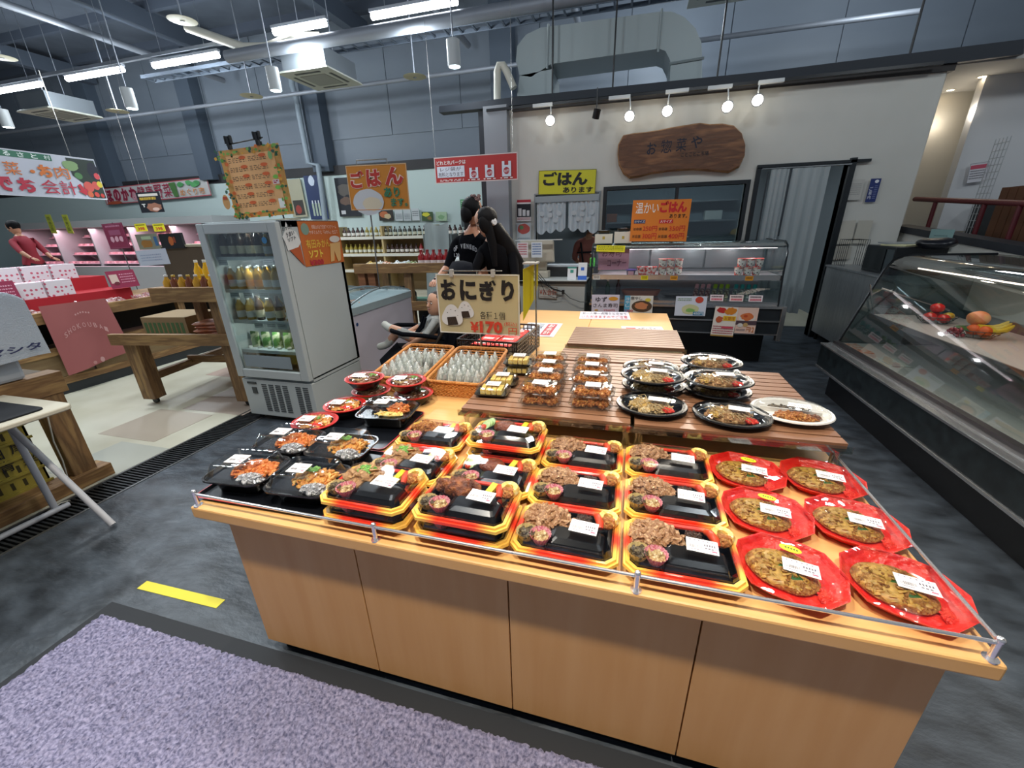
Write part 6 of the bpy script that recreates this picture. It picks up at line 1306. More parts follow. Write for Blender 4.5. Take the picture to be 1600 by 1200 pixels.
# meat case with pink light along the far left
mc = thing('meat_case', 'long pink lit refrigerated meat case in the far hall', 'display case', (-17.5, 8.3, 0))
part('base', MB().box(0, 7.6, 0, 1.2, 0, .75), mat('case_white', '#8e9294', .5), mc); part('canopy', MB().box(0, 7.6, .1, 1.2, 1.78, 1.95), mat('case_white', '#8e9294'), mc)
part('back_panel', MB().box(0, 7.6, 1.1, 1.15, .75, 1.78), mat('pink_back', '#b07f8c', .6), mc)
for k in range(4): part('shelf', MB().box(0, 7.6, .25 + .2 * k, .62 + .2 * k, .80 + .24 * k, .82 + .24 * k), mat('pink_shelf', '#c9aab4', .5), mc)
for k in range(5): part('divider', MB().box(1.5 * k, 1.5 * k + .04, .2, 1.15, .75, 1.8), mat('case_white', '#8e9294'), mc)
lamp('AREA', 'meat_case_lamp', (-13.7, 8.55, 1.74), 90, (1, .62, .72), shape='RECTANGLE', size=7.2, size_y=.2)
mp = thing('meat_pack', 'x', 'pack', (0, 0, 0)); part('pack', MB().box(-.10, .10, -.08, .08, 0, .05, .01, .01), mat('meat_pink', '#b5606c', .4, c2='#e0b4bc', scale=9), mp)
for k in range(4):
    for i in range(26): place(mp, 'mp', (-17.3 + i * .285 + .05 * (k % 2), 8.3 + .36 + .2 * k, .8205 + .24 * k), 0, f'pink tray of meat in the far case, {("bottom", "second", "third", "top")[k]} shelf, {nth(i)} from the left', 'meat trays in the pink lit case')
for k, (u0, c) in enumerate(((210, 'left'), (238, 'right'))):
    card_pts('yellow_price_card', f'yellow price card with red figures on the meat case, {c} of the pair', 'price card', [at_y(u, v, 8.39) for u, v in ((u0, 350), (u0 + 18, 349), (u0 + 20, 361), (u0 + 3, 362))], '#d8cf2c', lambda p: p.text('398', .2, .45, .6, .4, '#b8332c', .03).lines(.1, .1, .8, .2, 1, '#3a3620', .8))
for k, u0 in enumerate((72, 98)): card_pts('vertical_pop', f'narrow hanging yellow green strip sign, {"left" if k == 0 else "right"} of the pair', 'sign', [at_y(u, v, 8.39) for u, v in ((u0, 336), (u0 + 10, 336), (u0 + 14, 364), (u0 + 6, 364))], '#9fa63a', lambda p: p.vtext('特売品', .2, .1, .5, .8, '#3a4a1c'))
# television, picture and small displays beyond the fridge
card_pts('television', 'dark television screen on the far shelf', 'television', [at_y(u, v, 6.2) for u, v in ((249, 366), (283, 364), (286, 387), (252, 389))], '#15181e', lambda p: p.oval(.5, .5, .12, .3, '#b5602c', 14, .2).oval(.66, .45, .06, .2, '#8a3c24', 10, .2), th=.05)
card_pts('picture_panel', 'picture panel of food beside the television', 'poster', [at_y(u, v, 6.2) for u, v in ((213, 367), (246, 365), (249, 388), (216, 390))], '#8b8c7c', lambda p: p.rect(.25, .15, .45, .2, '#b7c9a8').oval(.45, .65, .3, .25, '#a8763a', 14, .2).rect(.82, .2, .14, .6, '#3f6a9a'))
card_pts('white_sheet', 'translucent white sheet sign hanging over the juice bottles', 'sign', [at_y(u, v, 4.6) for u, v in ((213, 392), (258, 388), (266, 412), (219, 416))], '#a3acb8', lambda p: p.lines(.1, .3, .7, .5, 3, '#7c8aa0', .4))
tvs = thing('back_shelf', 'dark shelf unit under the television', 'shelf', (-7.6, 6.25, 0)); part('body', MB().box(-1.3, 1.6, 0, .5, 0, 1.30), mat('shelf_brown', '#4a3b2c', .7), tvs); part('top_board', MB().box(-1.35, 1.65, -.03, .55, 1.30, 1.34), mat('shelf_light', '#a39a84', .6), tvs)
# cream shelves on the far wall with rows of bottles
ss = thing('wall_shelf', 'pale wooden wall shelf with three levels of jars and bottles', 'shelf', (-6.2, 9.6, 0))
for z in (.55, .95, 1.36): part('shelf_board', MB().box(-1.2, 2.9, 0, .5, z - .04, z), mat('shelf_pine', '#b09a6c', .6), ss); part('price_rail', MB().box(-1.2, 2.9, -.012, 0, z - .07, z + .0), mat('rail_pale', '#c9c6ba', .5), ss)
for x in (-1.2, .15, 1.5, 2.86): part('upright', MB().box(x, x + .05, 0, .5, 0, 1.6 if x < 2 else 1.4), mat('shelf_pine', '#b09a6c'), ss)
part('back_panel', MB().box(-1.2, 2.9, .48, .5, 0, 1.36), mat('shelf_back', '#8c7450', .7), ss)
jars = [bottle('jar', .05, .22, c, k_, l_, .4) for c, k_, l_ in (('#2a2a1e', '#1c1c20', '#c9c9b4'), ('#8a7a2a', '#d0c05a', '#d6d6c8'), ('#3a2420', '#2a2420', '#e0dcd4'), ('#8a1c20', '#8a1c20', '#dcd0d0'))]
for s, z in enumerate((.95, 1.36)):
    for i in range(26):
        kk = (2 if i < 5 else 1 if i < 9 else 0 if i < 22 else 2) if s else (1 if i < 9 else 2 if i < 16 else 3)
        place(jars[kk], 'jar%d' % kk, (-7.2 + i * .135, 9.75, z + .0005), 0, f'{("dark green", "yellow", "dark brown", "red")[kk]} bottle on the far wall shelf, {"upper" if s else "lower"} board, {nth(i)} from the left', ('dark green', 'yellow', 'dark brown', 'red')[kk] + f' bottles on the {"upper" if s else "lower"} far shelf')
# stained wood table behind the freezer with jars and bags
w2 = thing('wooden_rack', 'dark stained wooden display rack behind the chest freezer', 'display stand', (-3.45, 4.75, 0), R(6))
part('apron', MB().box(0, 1.32, -.02, .02, .98, 1.10), M_woodx, w2, bevel=.003); part('board', MB().box(.01, 1.30, .02, .8, 1.0, 1.03), M_woodx, w2)
part('apron', MB().box(.0, 1.32, -.02, .02, .50, .62), M_woodx, w2, bevel=.003); part('board', MB().box(.01, 1.30, .02, .8, .52, .55), mat('green_board', '#5a8a74', .6), w2)
for x in (.02, .16, .66, 1.18): part('post', MB().box(x, x + .10, .02, .10, 0, 1.0), mat('reddish_wood', '#8a5a3a', .6, c2='#6f4428', scale=3, stretch=(1, 1, 8)) if x < .3 else M_wood, w2, bevel=.003)
for x in (.02, 1.18): part('post', MB().box(x, x + .10, .7, .78, 0, 1.0), M_wood, w2)
w2m = Matrix.LocRotScale(w2.location, w2.rotation_euler, Vector((1, 1, 1)))
for i in range(6):
    c = ('#c9a53a', '#b8b4a8', '#d0762c', '#cdd2d4', '#b8c0c4', '#8a9a5a')[i]
    t = thing('goods_bag', f'{("yellow", "grey", "orange", "clear", "white", "green")[i]} bag of goods on the wooden rack, {ORD[i]} from the left', 'bag', w2m @ Vector((.12 + i * .12, .25, 1.031))); part('bag', heap(MB(), (0, 0, .02), (.07, .08, .05), 12, .03, i, .6, .7), mat('gb' + c[1:], c, .3, c2='#c9ccc4', scale=20), t)
for i in range(5):
    kk = 3 if i < 4 else 0; place(jars[3], 'jar3', w2m @ Vector((.86 + i * .085, .2, 1.0305)), 0, f'red bottle at the right end of the wooden rack, {ORD[i]} from the left', 'red bottles on the wooden rack')
rack = thing('bottle_rack', 'wire holder of small green bottles on the green board', 'rack', w2m @ Vector((.35, .25, .551))); g = MB()
for k in range(6): g.tube([(.06 * k, 0, 0), (.06 * k, 0, .13), (.06 * k, .15, .13), (.06 * k, .15, 0)], .003, 4)
part('wire', g, M_black, rack)
for i in range(5): place(jars[0], 'jar0', w2m @ Vector((.39 + i * .06, .33, .5505)), 0, f'dark green bottle in the wire holder, {ORD[i]} from the left', 'dark green bottles in the wire holder')
# black goods bins, boxes under the rack
t = thing('display_bin', 'dark bin with round labels under the wooden rack', 'bin', w2m @ Vector((.86, .3, 0))); part('body', MB().box(-.12, .22, -.1, .2, 0, .46), mat('bin_dark', '#1d1e24', .5), t)
for k in range(3): part('label', MB().at((.05, -.102, .12 + k * .12), (R(90), 0, 0)).cyl((0, 0, 0), .035, .002, 12), mat('label_grey', '#6f6f74'), t)
t = thing('carton', 'brown carton on the floor below the wooden rack', 'box', w2m @ Vector((.95, -.25, 0)), R(8)); part('carton', MB().box(-.2, .2, -.12, .12, 0, .22), mat('cardboard2', '#8a5c38', .8), t)
# grey sheet, black screen, white register behind the two shoppers
gs = thing('covered_stand', 'tall stand covered with a translucent grey plastic sheet', 'stand', (0, 0, 0)); c4 = [at_y(u, v, 6.6) for u, v in ((663, 350), (700, 350), (705, 468), (668, 470))]
gs.location = (c4[0] + c4[2]) / 2; o = gs.location
part('sheet', MB().sheet(lambda u, v: tuple((c4[0] * (1 - u) + c4[1] * u) * (1 - v) + (c4[3] * (1 - u) + c4[2] * u) * v - o + Vector((0, .03 * math.sin(u * 9), .02 * math.sin(u * 8) * (1 - v)))), 16, 10), mat('grey_sheet', '#8f9999', .5), gs, smooth=True)
part('frame', MB().box(-.26, .26, .05, .35, -o.z, .45), mat('stand_grey', '#6f7878', .6), gs)
bs = thing('black_screen', 'tall black panel on a post behind the shoppers', 'screen', at_y(742, 360, 6.0)); part('panel', MB().box(-.16, .16, 0, .04, -.36, .33), M_black, bs); part('post', MB().box(-.03, .03, .04, .08, -bs.location.z, -.3), M_black, bs)
ph = thing('wall_phone', 'dark grey wall phone box beside the green plaque', 'phone', at_y(727, 338, 10.4)); part('body', MB().box(-.12, .12, 0, .08, -.25, .14), mat('phone_grey', '#4c5458', .5), ph)
wr = thing('coin_register', 'white rounded machine with red labels at the left of the shoppers', 'machine', (0, 0, 0)); a = at_y(722, 430, 5.6); wr.location = (a.x, 5.6, 0)
part('body', MB().box(-.22, .22, 0, .4, .62, 1.10), mat('machine_white', '#b9bdb9', .4), wr, bevel=.04); part('side_panel', MB().box(-.27, -.22, .0, .4, .6, 1.12), mat('machine_grey', '#5a646a', .4), wr, bevel=.02); part('cabinet', MB().box(-.25, .25, .02, .42, 0, .62), mat('machine_grey', '#5a646a'), wr)
part('label', MB().box(-.10, -.06, -.004, 0, .90, 1.02).box(.02, .05, -.004, 0, .78, .98), mat('label_red', '#a8433c'), wr)
sh = thing('small_shelf', 'pine shelf with small goods beside the black screen', 'shelf', (a.x + .05, 7.4, 0)); 
for z in (.75, 1.12, 1.45): part('board', MB().box(-.5, .45, 0, .4, z - .03, z), mat('shelf_pine', '#b09a6c'), sh)
part('side', MB().box(-.5, -.46, 0, .4, 0, 1.45), mat('shelf_pine', '#b09a6c'), sh); part('side', MB().box(.42, .45, 0, .4, 0, 1.45), mat('shelf_pine', '#b09a6c'), sh); part('back', MB().box(-.5, .45, .38, .4, 0, 1.45), mat('shelf_back', '#8c7450'), sh)
# ================================================================== CEILING: DUCT, LIGHTS, AIR UNITS
M_duct = mat('duct_white', '#8e9899', .45, .2)
du = thing('air_duct', 'large pale rectangular air duct that bends down behind the deli wall', 'duct', (0, 6.8, 0))
DY0, DY1 = 6.7, 7.35
def seg(outline): return MB().prismy(outline, DY0 - 6.8, DY1 - 6.8)
T = lambda u, v: (lambda p: (p.x, p.z))(at_y(u, v, DY0))
part('straight', seg([T(861, 122 - 22), T(1030, 76), T(1032, 18), T(861, 41)]), M_duct, du)
part('elbow', seg([T(806, 95), T(812, 118), T(830, 120), T(861, 100), T(861, 41), T(845, 43), T(822, 54), T(808, 72)]), M_duct, du)
el = [T(1030, 76), T(1040, 80), T(1046, 92), T(1048, 98), T(1097, 90), T(1096, 66), T(1086, 43), T(1068, 26), T(1050, 18), T(1032, 18)]
part('elbow', seg(el), M_duct, du)
part('drop', seg([T(1045, 150), T(1097, 150), T(1097, 90), T(1048, 98)]), M_duct, du)
part('lower_run', seg([T(808, 150), T(862, 150), T(862, 108), T(812, 118)]), M_duct, du)
for a_, b2 in (((855, 108), (857, 38)), ((863, 104), (864, 38)), ((1028, 82), (1034, 14)), ((1046, 100), (1100, 91))):
    p, q = T(*a_), T(*b2); part('flange', MB().tube([(p[0], DY0 - 6.81, p[1]), (q[0], DY0 - 6.81, q[1])], .016, 6), M_duct, du)
cp_ = thing('bent_pipe', 'cream lagged pipe rising beside the duct', 'pipe', (0, 6.6, 0)); P = [at_y(u, v, 6.6) for u, v in ((776, 185), (777, 155), (777, 112), (780, 102), (786, 102), (792, 112), (803, 138))]
part('pipe', MB().tube([(p.x, 0, p.z) for p in P], .05, 10), M_cream, cp_, smooth=True)
for k, (u, lab) in enumerate(((863, 'left'), (957, 'middle'), (1118, 'right'), (1420, 'far right'))):
    p = at_y(u, 140 if u < 1400 else 90, 6.45); t = thing('hanging_rod', f'thin black suspension rod above the deli wall, {lab}', 'rod', (p.x, p.y, 2.95), group='suspension rods above the deli wall'); part('rod', MB().tube([(0, 0, 0), (0, 0, 3.2)], .012, 6), M_black, t)
# strip lights in rows
M_tubeglow = mat('strip_tube', '#f4f8ff', emit=22)
def strip(u0, v0, u1, v1, y, lab):
    a = at_y(u0, v0, y); b = at_y(u1, v1, y); z = 4.5
    a = at_z(u0, v0, z); b = at_z(u1, v1, z); yy = (a.y + b.y) / 2; L = b.x - a.x
    t = thing('strip_light', lab, 'light', ((a.x + b.x) / 2, yy, z), group='fluorescent strip lights')
    part('tube', MB().tube([(-L / 2, 0, 0), (L / 2, 0, 0)], .045, 10), M_tubeglow, t, smooth=True)
    part('housing', MB().box(-L / 2 - .03, L / 2 + .03, -.035, .035, .045, .085), mat('housing', '#8e949c', .5), t)
    part('suspension', MB().tube([(-L / 3, 0, .1), (-L / 3, 0, 1.5)], .006, 4).tube([(L / 3, 0, .1), (L / 3, 0, 1.5)], .006, 4), M_pipe, t)
    lamp('POINT', 'strip_lamp', (t.location.x, yy, z - .35), 130, COOL, shadow_soft_size=.15); return t
ROWN = ('leftmost', 'second from the left', 'third from the left', 'fourth from the left', 'rightmost')
for k, (q4) in enumerate(((-28, 148, 62, 131), (103, 123, 194, 109), (240, 103, 341, 86), (427, 50, 510, 37), (580, 25, 715, 3))): strip(*q4, 0, f'bright suspended strip light, {ROWN[k]}')
a = at_z(240, 103, 4.56)
tr = thing('lighting_trunking', 'slim trunking that joins the strip lights', 'rail', (0, 7.2, 4.62)); part('rail', MB().box(-14.5, -7.2, -.03, .03, 0, .05), M_pipe, tr)
for (x0, x1, y, z, r, m, lab) in ((-24, 6, 6.86, 4.30, .09, M_pipe, 'big pale pipe running under the right strip lights'), (-24, 6, 4.6, 5.0, .07, M_pipe, 'long pipe under the ceiling deck, near run'), (-24, 6, 4.25, 5.1, .05, M_pipe, 'long thinner pipe beside the near run'), (-20, 4, 9.2, 4.4, .04, M_pipe, 'thin pipe near the far wall')):
    t = thing('ceiling_pipe', lab, 'pipe', (0, y, z)); part('pipe', MB().tube([(x0 if r != .09 else -6.8, 0, 0), (x1, 0, 0)], r, 12), m, t, smooth=True)
for k, (x, y0, y1, z) in enumerate(((-6.4, 2.5, 6.4, 4.9), (-3.6, 3.5, 10, 5.1), (-10.4, 3, 10.2, 5.2), (-1.2, 4.8, 10.2, 4.9))):
    t = thing('cross_pipe', f'pale pipe crossing under the ceiling, {("near the middle air unit", "toward the far wall, centre", "far left", "beside the duct")[k]}', 'pipe', (x, 0, z)); part('pipe', MB().tube([(0, y0, 0), (0, y1, 0)], .06, 10), M_pipe, t, smooth=True)
tl = thing('cable_ladder', 'cable ladder tray hung below the ceiling', 'tray', (-4, 7.9, 4.55)); g = MB().box(-6, 6, -.15, -.13, 0, .06).box(-6, 6, .13, .15, 0, .06)
for k in range(48): g.box(-6 + k * .25, -5.97 + k * .25, -.13, .13, .01, .03)
part('ladder', g, mat('ladder', '#56606c', .5, .3), tl, stuff=True)
for k, u in enumerate(((442, 130, 472, 300, 'centre'),)):
    t = thing('down_pipe', 'grey drain pipe that runs down the far wall beside a steel column', 'pipe', (0, FY - .4, 0)); P = [at_y(455, 60, FY - .4), at_y(455, 110, FY - .4)] + [at_y(a_, b_, FY - .4) for a_, b_ in ((456, 132), (457, 136), (462, 150), (482, 255), (497, 258), (503, 300), (508, 345))]
    part('pipe', MB().tube([(p.x, 0, p.z) for p in P], .07, 10), mat('pipe_pale', '#8a97a2', .5), t, smooth=True)
# ceiling cassette air units
def cassette(cx, cy, z, lab, s=.48):
    t = thing('air_unit', lab, 'air conditioner', (cx, cy, z))
    part('panel', MB().box(-s, s, -s, s, 0, .04, .03, .03), mat('panel_cream', '#a4a69c', .5), t, bevel=.01); part('body', MB().box(-s * .85, s * .85, -s * .85, s * .85, .04, .32), mat('body_metal', '#767d83', .4, .5), t)
    part('grille', MB().box(-s * .5, s * .5, -s * .5, s * .5, -.006, 0), mat('grille_grey', '#7f817b', .6), t)
    for (x, y, w_, d_) in ((0, s * .72, .5, .05), (0, -s * .72, .5, .05), (s * .72, 0, .05, .5), (-s * .72, 0, .05, .5)): part('louvre', MB().box(x - s * w_, x + s * w_, y - s * d_, y + s * d_, -.004, 0) if w_ > .1 else MB().box(x - s * w_, x + s * w_, y - s * d_, y + s * d_, -.004, 0), mat('louvre_dark', '#3c3f40', .6), t)
    r = MB()
    for dx in (-.3, .3): r.tube([(dx, 0, .32), (dx, 0, 6.0 - z)], .008, 4)
    part('suspension', r, M_pipe, t); return t
cassette(-5.45, 7.45, 4.0, 'ceiling cassette air unit in the middle of the hall', .5); cassette(-12.1, 7.4, 4.0, 'ceiling cassette air unit at the far left', .5); cassette(1.05, 7.6, 4.45, 'ceiling cassette air unit right of the duct bend', .5)
t = thing('lagged_pipe', 'cream lagged pipe feeding the middle air unit', 'pipe', (-5.45, 7.3, 4.3)); part('pipe', MB().tube([(-2.2, -.3, .55), (-1.0, -.4, .1), (-.55, -.4, .05), (.0, -.4, .12), (.35, -.2, .15)], .07, 10), M_cream, t, smooth=True)
# round ceiling discs
for k, (u, v, z) in enumerate(((285, 32, 4.6), (648, 120, 4.0), (393, 150, 4.0), (184, 174, 4.0), (3, 90, 4.6))):
    a = at_z(u, v, z); t = thing('disc_sensor', f'round pale disc hanging on a short rod, {("nearest, upper left", "right of the middle air unit", "between fridge board and air unit", "left of the steel column", "far left edge")[k]}', 'disc', a, group='round hanging discs'); part('disc', MB().lathe([(0, -.01), (.16, -.008), (.20, 0), (.16, .012), (0, .016)], 24), mat('disc_cream', '#a39f86', .6), t, smooth=30); part('rod', MB().cyl((0, 0, 0), .012, 6.1 - z, 8).cyl((0, 0, -.02), .03, .02, 10), M_pipe, t)
# cylinder downlights
for k, (u, v) in enumerate(((709, 85), (428, 125), (202, 155), (8, 186))):
    a = at_z(u, v, 3.72); t = thing('cylinder_light', f'white cylinder downlight hanging in the hall, {("rightmost", "second from the right", "third from the right", "leftmost")[k]}', 'light', a, group='cylinder downlights'); part('body', MB().cyl((0, 0, -.14), .09, .30, 20), mat('cyl_white', '#a6abad', .5), t, smooth=40); part('lamp', MB().lathe([(0, -.143), (.075, -.143)], 16), mat('cyl_glow', '#e6fbff', emit=16), t); part('rod', MB().cyl((0, 0, .16), .01, 2.2, 6), M_pipe, t)
    lamp('SPOT', 'cylinder_lamp', a + Vector((0, 0, -.2)), 60, COOL, spot_size=R(110), spot_blend=.6, shadow_soft_size=.07)
# track lights on the beam
tk = thing('lighting_track', 'dark lighting track along the top of the deli wall', 'track', (0, 6.16, 2.965)); part('track', MB().box(-2.0, 3.0, -.03, .03, -.01, .02), M_black, tk)
for k, (u, v, hx, hy, ang) in enumerate(((848, 165, 860, 187, 30), (968, 153, 984, 180, 10), (1058, 143, 1043, 172, -5), (1125, 137, 1137, 165, 12), (1205, 128, 1184, 155, -20))):
    a = at_y(u, v, 6.1); h = at_y(hx, hy, 6.02)
    t = thing('track_spotlight', f'white wire cage track spotlight, {ROWN[k] if k else "leftmost"} on the deli track', 'light', (a.x, 6.1, a.z), group='track spotlights')
    part('adapter', MB().box(-.13, .13, -.02, .02, -.015, .025), mat('spot_white', '#c6cacb', .4), t, bevel=.004)
    d = Vector((h.x - a.x, h.y - 6.1, h.z - a.z)); aimv = (Vector((-.1 + .25 * (k - 2), 1.5 + .3 * (k % 2), .7)) - Vector((h.x, h.y, h.z))).normalized()
    part('arm', MB().tube([(d.x * .9, 0, 0), (d.x, d.y * .5, d.z * .5), tuple(d - aimv * .05)], .008, 6), mat('spot_white', '#c6cacb'), t)
    qt = aimv.to_track_quat('-Z', 'Y').to_euler()
    hd = MB(); 
    for j in range(10): a_ = j * 2 * math.pi / 10; hd.tube([(.022 * math.cos(a_), .022 * math.sin(a_), .07), (.052 * math.cos(a_), .052 * math.sin(a_), .02), (.062 * math.cos(a_), .062 * math.sin(a_), -.04)], .004, 4)
    hd.lathe([(.024, .07), (.026, .09), (0, .095)], 14).lathe([(.064, -.03), (.066, -.05), (.058, -.05)], 18)
    o = part('head', hd, mat('spot_white', '#c6cacb'), t, smooth=30, loc=d); o.rotation_euler = qt
    o = part('lamp', MB().lathe([(0, -.04), (.055, -.046)], 18), mat('spot_glow', '#fff6e2', emit=14), t, loc=d); o.rotation_euler = qt
    p0 = Vector((h.x, h.y, h.z)) + aimv * .07; l = lamp('SPOT', 'track_lamp', p0, 110, WARM, spot_size=R(58), spot_blend=.5, shadow_soft_size=.05); l.rotation_euler = qt
t = thing('small_spotlight', 'small black spotlight hanging between the white track lights', 'light', at_y(932, 178, 6.08)); part('head', MB().at((0, 0, 0), (R(20), R(15), 0)).cyl((0, 0, -.05), .045, .10, 14), M_black, t); part('arm', MB().tube([(0, 0, .04), (0, 0, .28)], .006, 6), M_black, t)
# ================================================================== PEOPLE
def skin_mesh(name, J, E, root, mats, pick, sub=2, smooth=True):
    """J: {joint: (x, y, z, radius)}; one continuous skinned surface; pick(bone index pair, point) -> material index"""
    names = list(J); idx = {n: i for i, n in enumerate(names)}
    me = bpy.data.meshes.new(name); me.from_pydata([J[n][:3] for n in names], [(idx[a], idx[b]) for a, b in E], [])
    o = bpy.data.objects.new(name, me); COL.objects.link(o); md = o.modifiers.new('skin', 'SKIN'); md.use_smooth_shade = True
    for i, n in enumerate(names):
        r = J[n][3]; r = r if isinstance(r, tuple) else (r, r)
        me.skin_vertices[0].data[i].radius = r; me.skin_vertices[0].data[i].use_root = (n == root)
    s = o.modifiers.new('sub', 'SUBSURF'); s.levels = sub; s.render_levels = sub
    out = bpy.data.meshes.new_from_object(o.evaluated_get(bpy.context.evaluated_depsgraph_get()))
    bpy.data.objects.remove(o); bpy.data.meshes.remove(me); out.name = name
    out.materials.clear()
    for m in mats: out.materials.append(m)
    seg = [(Vector(J[a][:3]), Vector(J[b][:3]), (a, b)) for a, b in E]
    for p in out.polygons:
        c = p.center; best = None
        for a, b, k in seg:
            d = b - a; t = max(0, min(1, (c - a).dot(d) / max(1e-9, d.length_squared))); q = (a + d * t - c).length
            if best is None or q < best[0]: best = (q, k, t)
        p.material_index = pick(best[1], best[2], c); p.use_smooth = True
    return out
M_skin = mat('skin', '#b98468', .5); M_skin2 = mat('skin_pale', '#c99a80', .5); M_hair = mat('hair_black', '#08070a', .6, spec=.2, bump=.25, bscale=60, stretch=(14, 14, 1))
M_bt = mat('black_shirt', '#090b11', .95, spec=.15); M_bt2 = mat('charcoal_shirt', '#0b0c11', .95, spec=.15); M_jean = mat('dark_trousers', '#14161c', .85)
def hand(J, E, side, wr, d, up, r=.0085, L=.075):
    """palm and five unequal bent fingers growing from the wrist joint wr along d"""
    d = Vector(d).normalized(); up = Vector(up).normalized(); s = d.cross(up).normalized(); w = Vector(J[wr][:3])
    pm = w + d * .045; J[side + 'palm'] = (*pm, (.030, .016)); E.append((wr, side + 'palm'))
    for k, (off, ln) in enumerate(((-.028, .062), (-.010, .072), (.010, .068), (.027, .052))):
        a = pm + d * .030 + s * off; b = a + d * ln * .5 - up * .008; c = b + d * ln * .35 - up * .022
        J[f'{side}k{k}'] = (*a, r * 1.1); J[f'{side}m{k}'] = (*b, r); J[f'{side}t{k}'] = (*c, r * .8); E += [(side + 'palm', f'{side}k{k}'), (f'{side}k{k}', f'{side}m{k}'), (f'{side}m{k}', f'{side}t{k}')]
    a = pm - s * .034 - d * .012; b = a - s * .018 + d * .022 - up * .01; J[side + 'th1'] = (*a, r * 1.25); J[side + 'th2'] = (*b, r); E += [(side + 'palm', side + 'th1'), (side + 'th1', side + 'th2')]
def head_part(t, c, yaw, pitch, skin, hr=.098, face=True):
    """head with face features, looking along its local -y"""
    m = MB().m(skin); m.at(c, (pitch, 0, yaw))
    rings = [(.034, .040, -.125, .0), (.050, .058, -.105, -.012), (.062, .074, -.075, -.010), (.070, .086, -.035, .0), (.075, .093, .01, .004), (.075, .095, .05, .008), (.062, .080, .09, .012), (.034, .045, .115, .014)]
    m.loft([[(a * math.cos(2 * math.pi * i / 20), y0 + b * math.sin(2 * math.pi * i / 20), z) for i in range(20)] for a, b, z, y0 in rings])
    m.loft([[(-.009, -.088, .012), (.009, -.088, .012), (.009, -.084, .012), (-.009, -.084, .012)], [(-.014, -.104, -.030), (.014, -.104, -.030), (.014, -.080, -.034), (-.014, -.080, -.034)]])
    for s in (-1, 1): m.ball((s * .077, .006, -.01), (.010, .018, .030), 8, 6)
    m.m(mat('eye_white', '#d9d5d0', .3))
    for s in (-1, 1): m.ball((s * .030, -.080, .004), (.014, .008, .007), 8, 6)
    m.m(mat('eye_dark', '#1a1210', .3))
    for s in (-1, 1): m.ball((s * .030, -.087, .004), (.006, .004, .006), 8, 6); m.box(s * .030 - .016, s * .030 + .016, -.088, -.080, .022, .026)
    m.m(mat('lips', '#a85a50', .45)).ball((0, -.080, -.058), (.020, .010, .007), 10, 6)
    return part('head', m, None, t, smooth=50)
# shopper A: back turned, black shirt with curved white lettering, leaning on the stroller
A = thing('person', 'person in a black shirt with curved white lettering on the back, leaning on the stroller', 'person', (-1.52, 4.02, 0))
J = dict(pel=(0.02, .02, .90, (.15, .11)), waist=(.02, .02, 1.04, (.14, .10)), chest=(.0, 0, 1.22, (.165, .115)), neck0=(.01, -.0, 1.40, (.10, .075)), neck=(.02, -.01, 1.48, .05), nk2=(.03, -.02, 1.54, .045),
         shl=(-.16, .0, 1.37, .062), ell=(-.24, -.10, 1.13, .045), wrl=(-.27, -.32, 1.03, .028), shr=(.17, .02, 1.36, .062), elr=(.22, -.10, 1.12, .045), wrr=(.06, -.30, 1.02, .028),
         hl=(-.08, .02, .84, .10), kl=(-.09, .0, .48, .07), al=(-.09, .03, .09, .045), tl=(-.09, -.12, .04, .04), hr=(.12, .02, .84, .10), kr=(.13, .0, .48, .07), ar=(.13, .03, .09, .045), tr=(.13, -.12, .04, .04))
E_ = [('pel', 'waist'), ('waist', 'chest'), ('chest', 'neck0'), ('neck0', 'neck'), ('neck', 'nk2'), ('neck0', 'shl'), ('shl', 'ell'), ('ell', 'wrl'), ('neck0', 'shr'), ('shr', 'elr'), ('elr', 'wrr'), ('pel', 'hl'), ('hl', 'kl'), ('kl', 'al'), ('al', 'tl'), ('pel', 'hr'), ('hr', 'kr'), ('kr', 'ar'), ('ar', 'tr')]
hand(J, E_, 'l', 'wrl', (0.1, -1, -.1), (0, 0, 1)); hand(J, E_, 'r', 'wrr', (-.3, -1, -.1), (0, 0, 1))
def pickA(k, t, c):
    a, b = k
    if a in ('ell', 'elr') and t > .15: return 0
    if a[0] in 'lr' and (b[1:3] in ('pa',) or 'palm' in a or a[1] in 'kmt' and a not in ('tl', 'tr')): return 0
    if b == 'nk2' or (b == 'neck' and t > .5): return 0
    if a in ('hl', 'kl', 'hr', 'kr'): return 2
    if a in ('al', 'ar'): return 3
    return 2 if c.z < .88 else 1
part('body', skin_mesh('body', J, E_, 'pel', [M_skin, M_bt, M_jean, M_black], pickA), None, A)
hc = (.045, -.03, 1.655); head_part(A, hc, R(150), R(0), M_skin)
hm = MB().at(hc, (0, 0, R(150))); hm.ball((0, .022, .022), (.088, .098, .105), 20, 14, .08, 2).ball((0, .085, -.03), (.065, .05, .085), 14, 10, .1, 4)
part('hair', hm, M_hair, A, smooth=60)
sc = MB().at(hc); q = random.Random(4)
for i in range(26): a_ = i * 2.4; sc.ball((.03 + .035 * math.cos(a_), -.01 + .035 * math.sin(a_), .105 + .02 * math.sin(i)), (.019, .013, .016), 7, 5, .4, i)
part('hair_tie', sc, mat('scrunchie', '#8a6a66', .8, c2='#c09a94', c3='#3a2c30', scale=60), A, 'pinkish floral hair tie', smooth=60)
lt = Print(.30, .22, lift=.0)
for i, ch in enumerate('OF VENEED'): a_ = R(-48 + i * 12); lt.text(ch, .5 + .5 * math.sin(a_) - .03, .55 - .45 * math.cos(a_), .07, .2, '#b9bdc4', .04, rot=math.tan(a_) * .3) if ch != ' ' else None
lt.text('1.30', .1, .5, .2, .16, '#b9bdc4', .02)
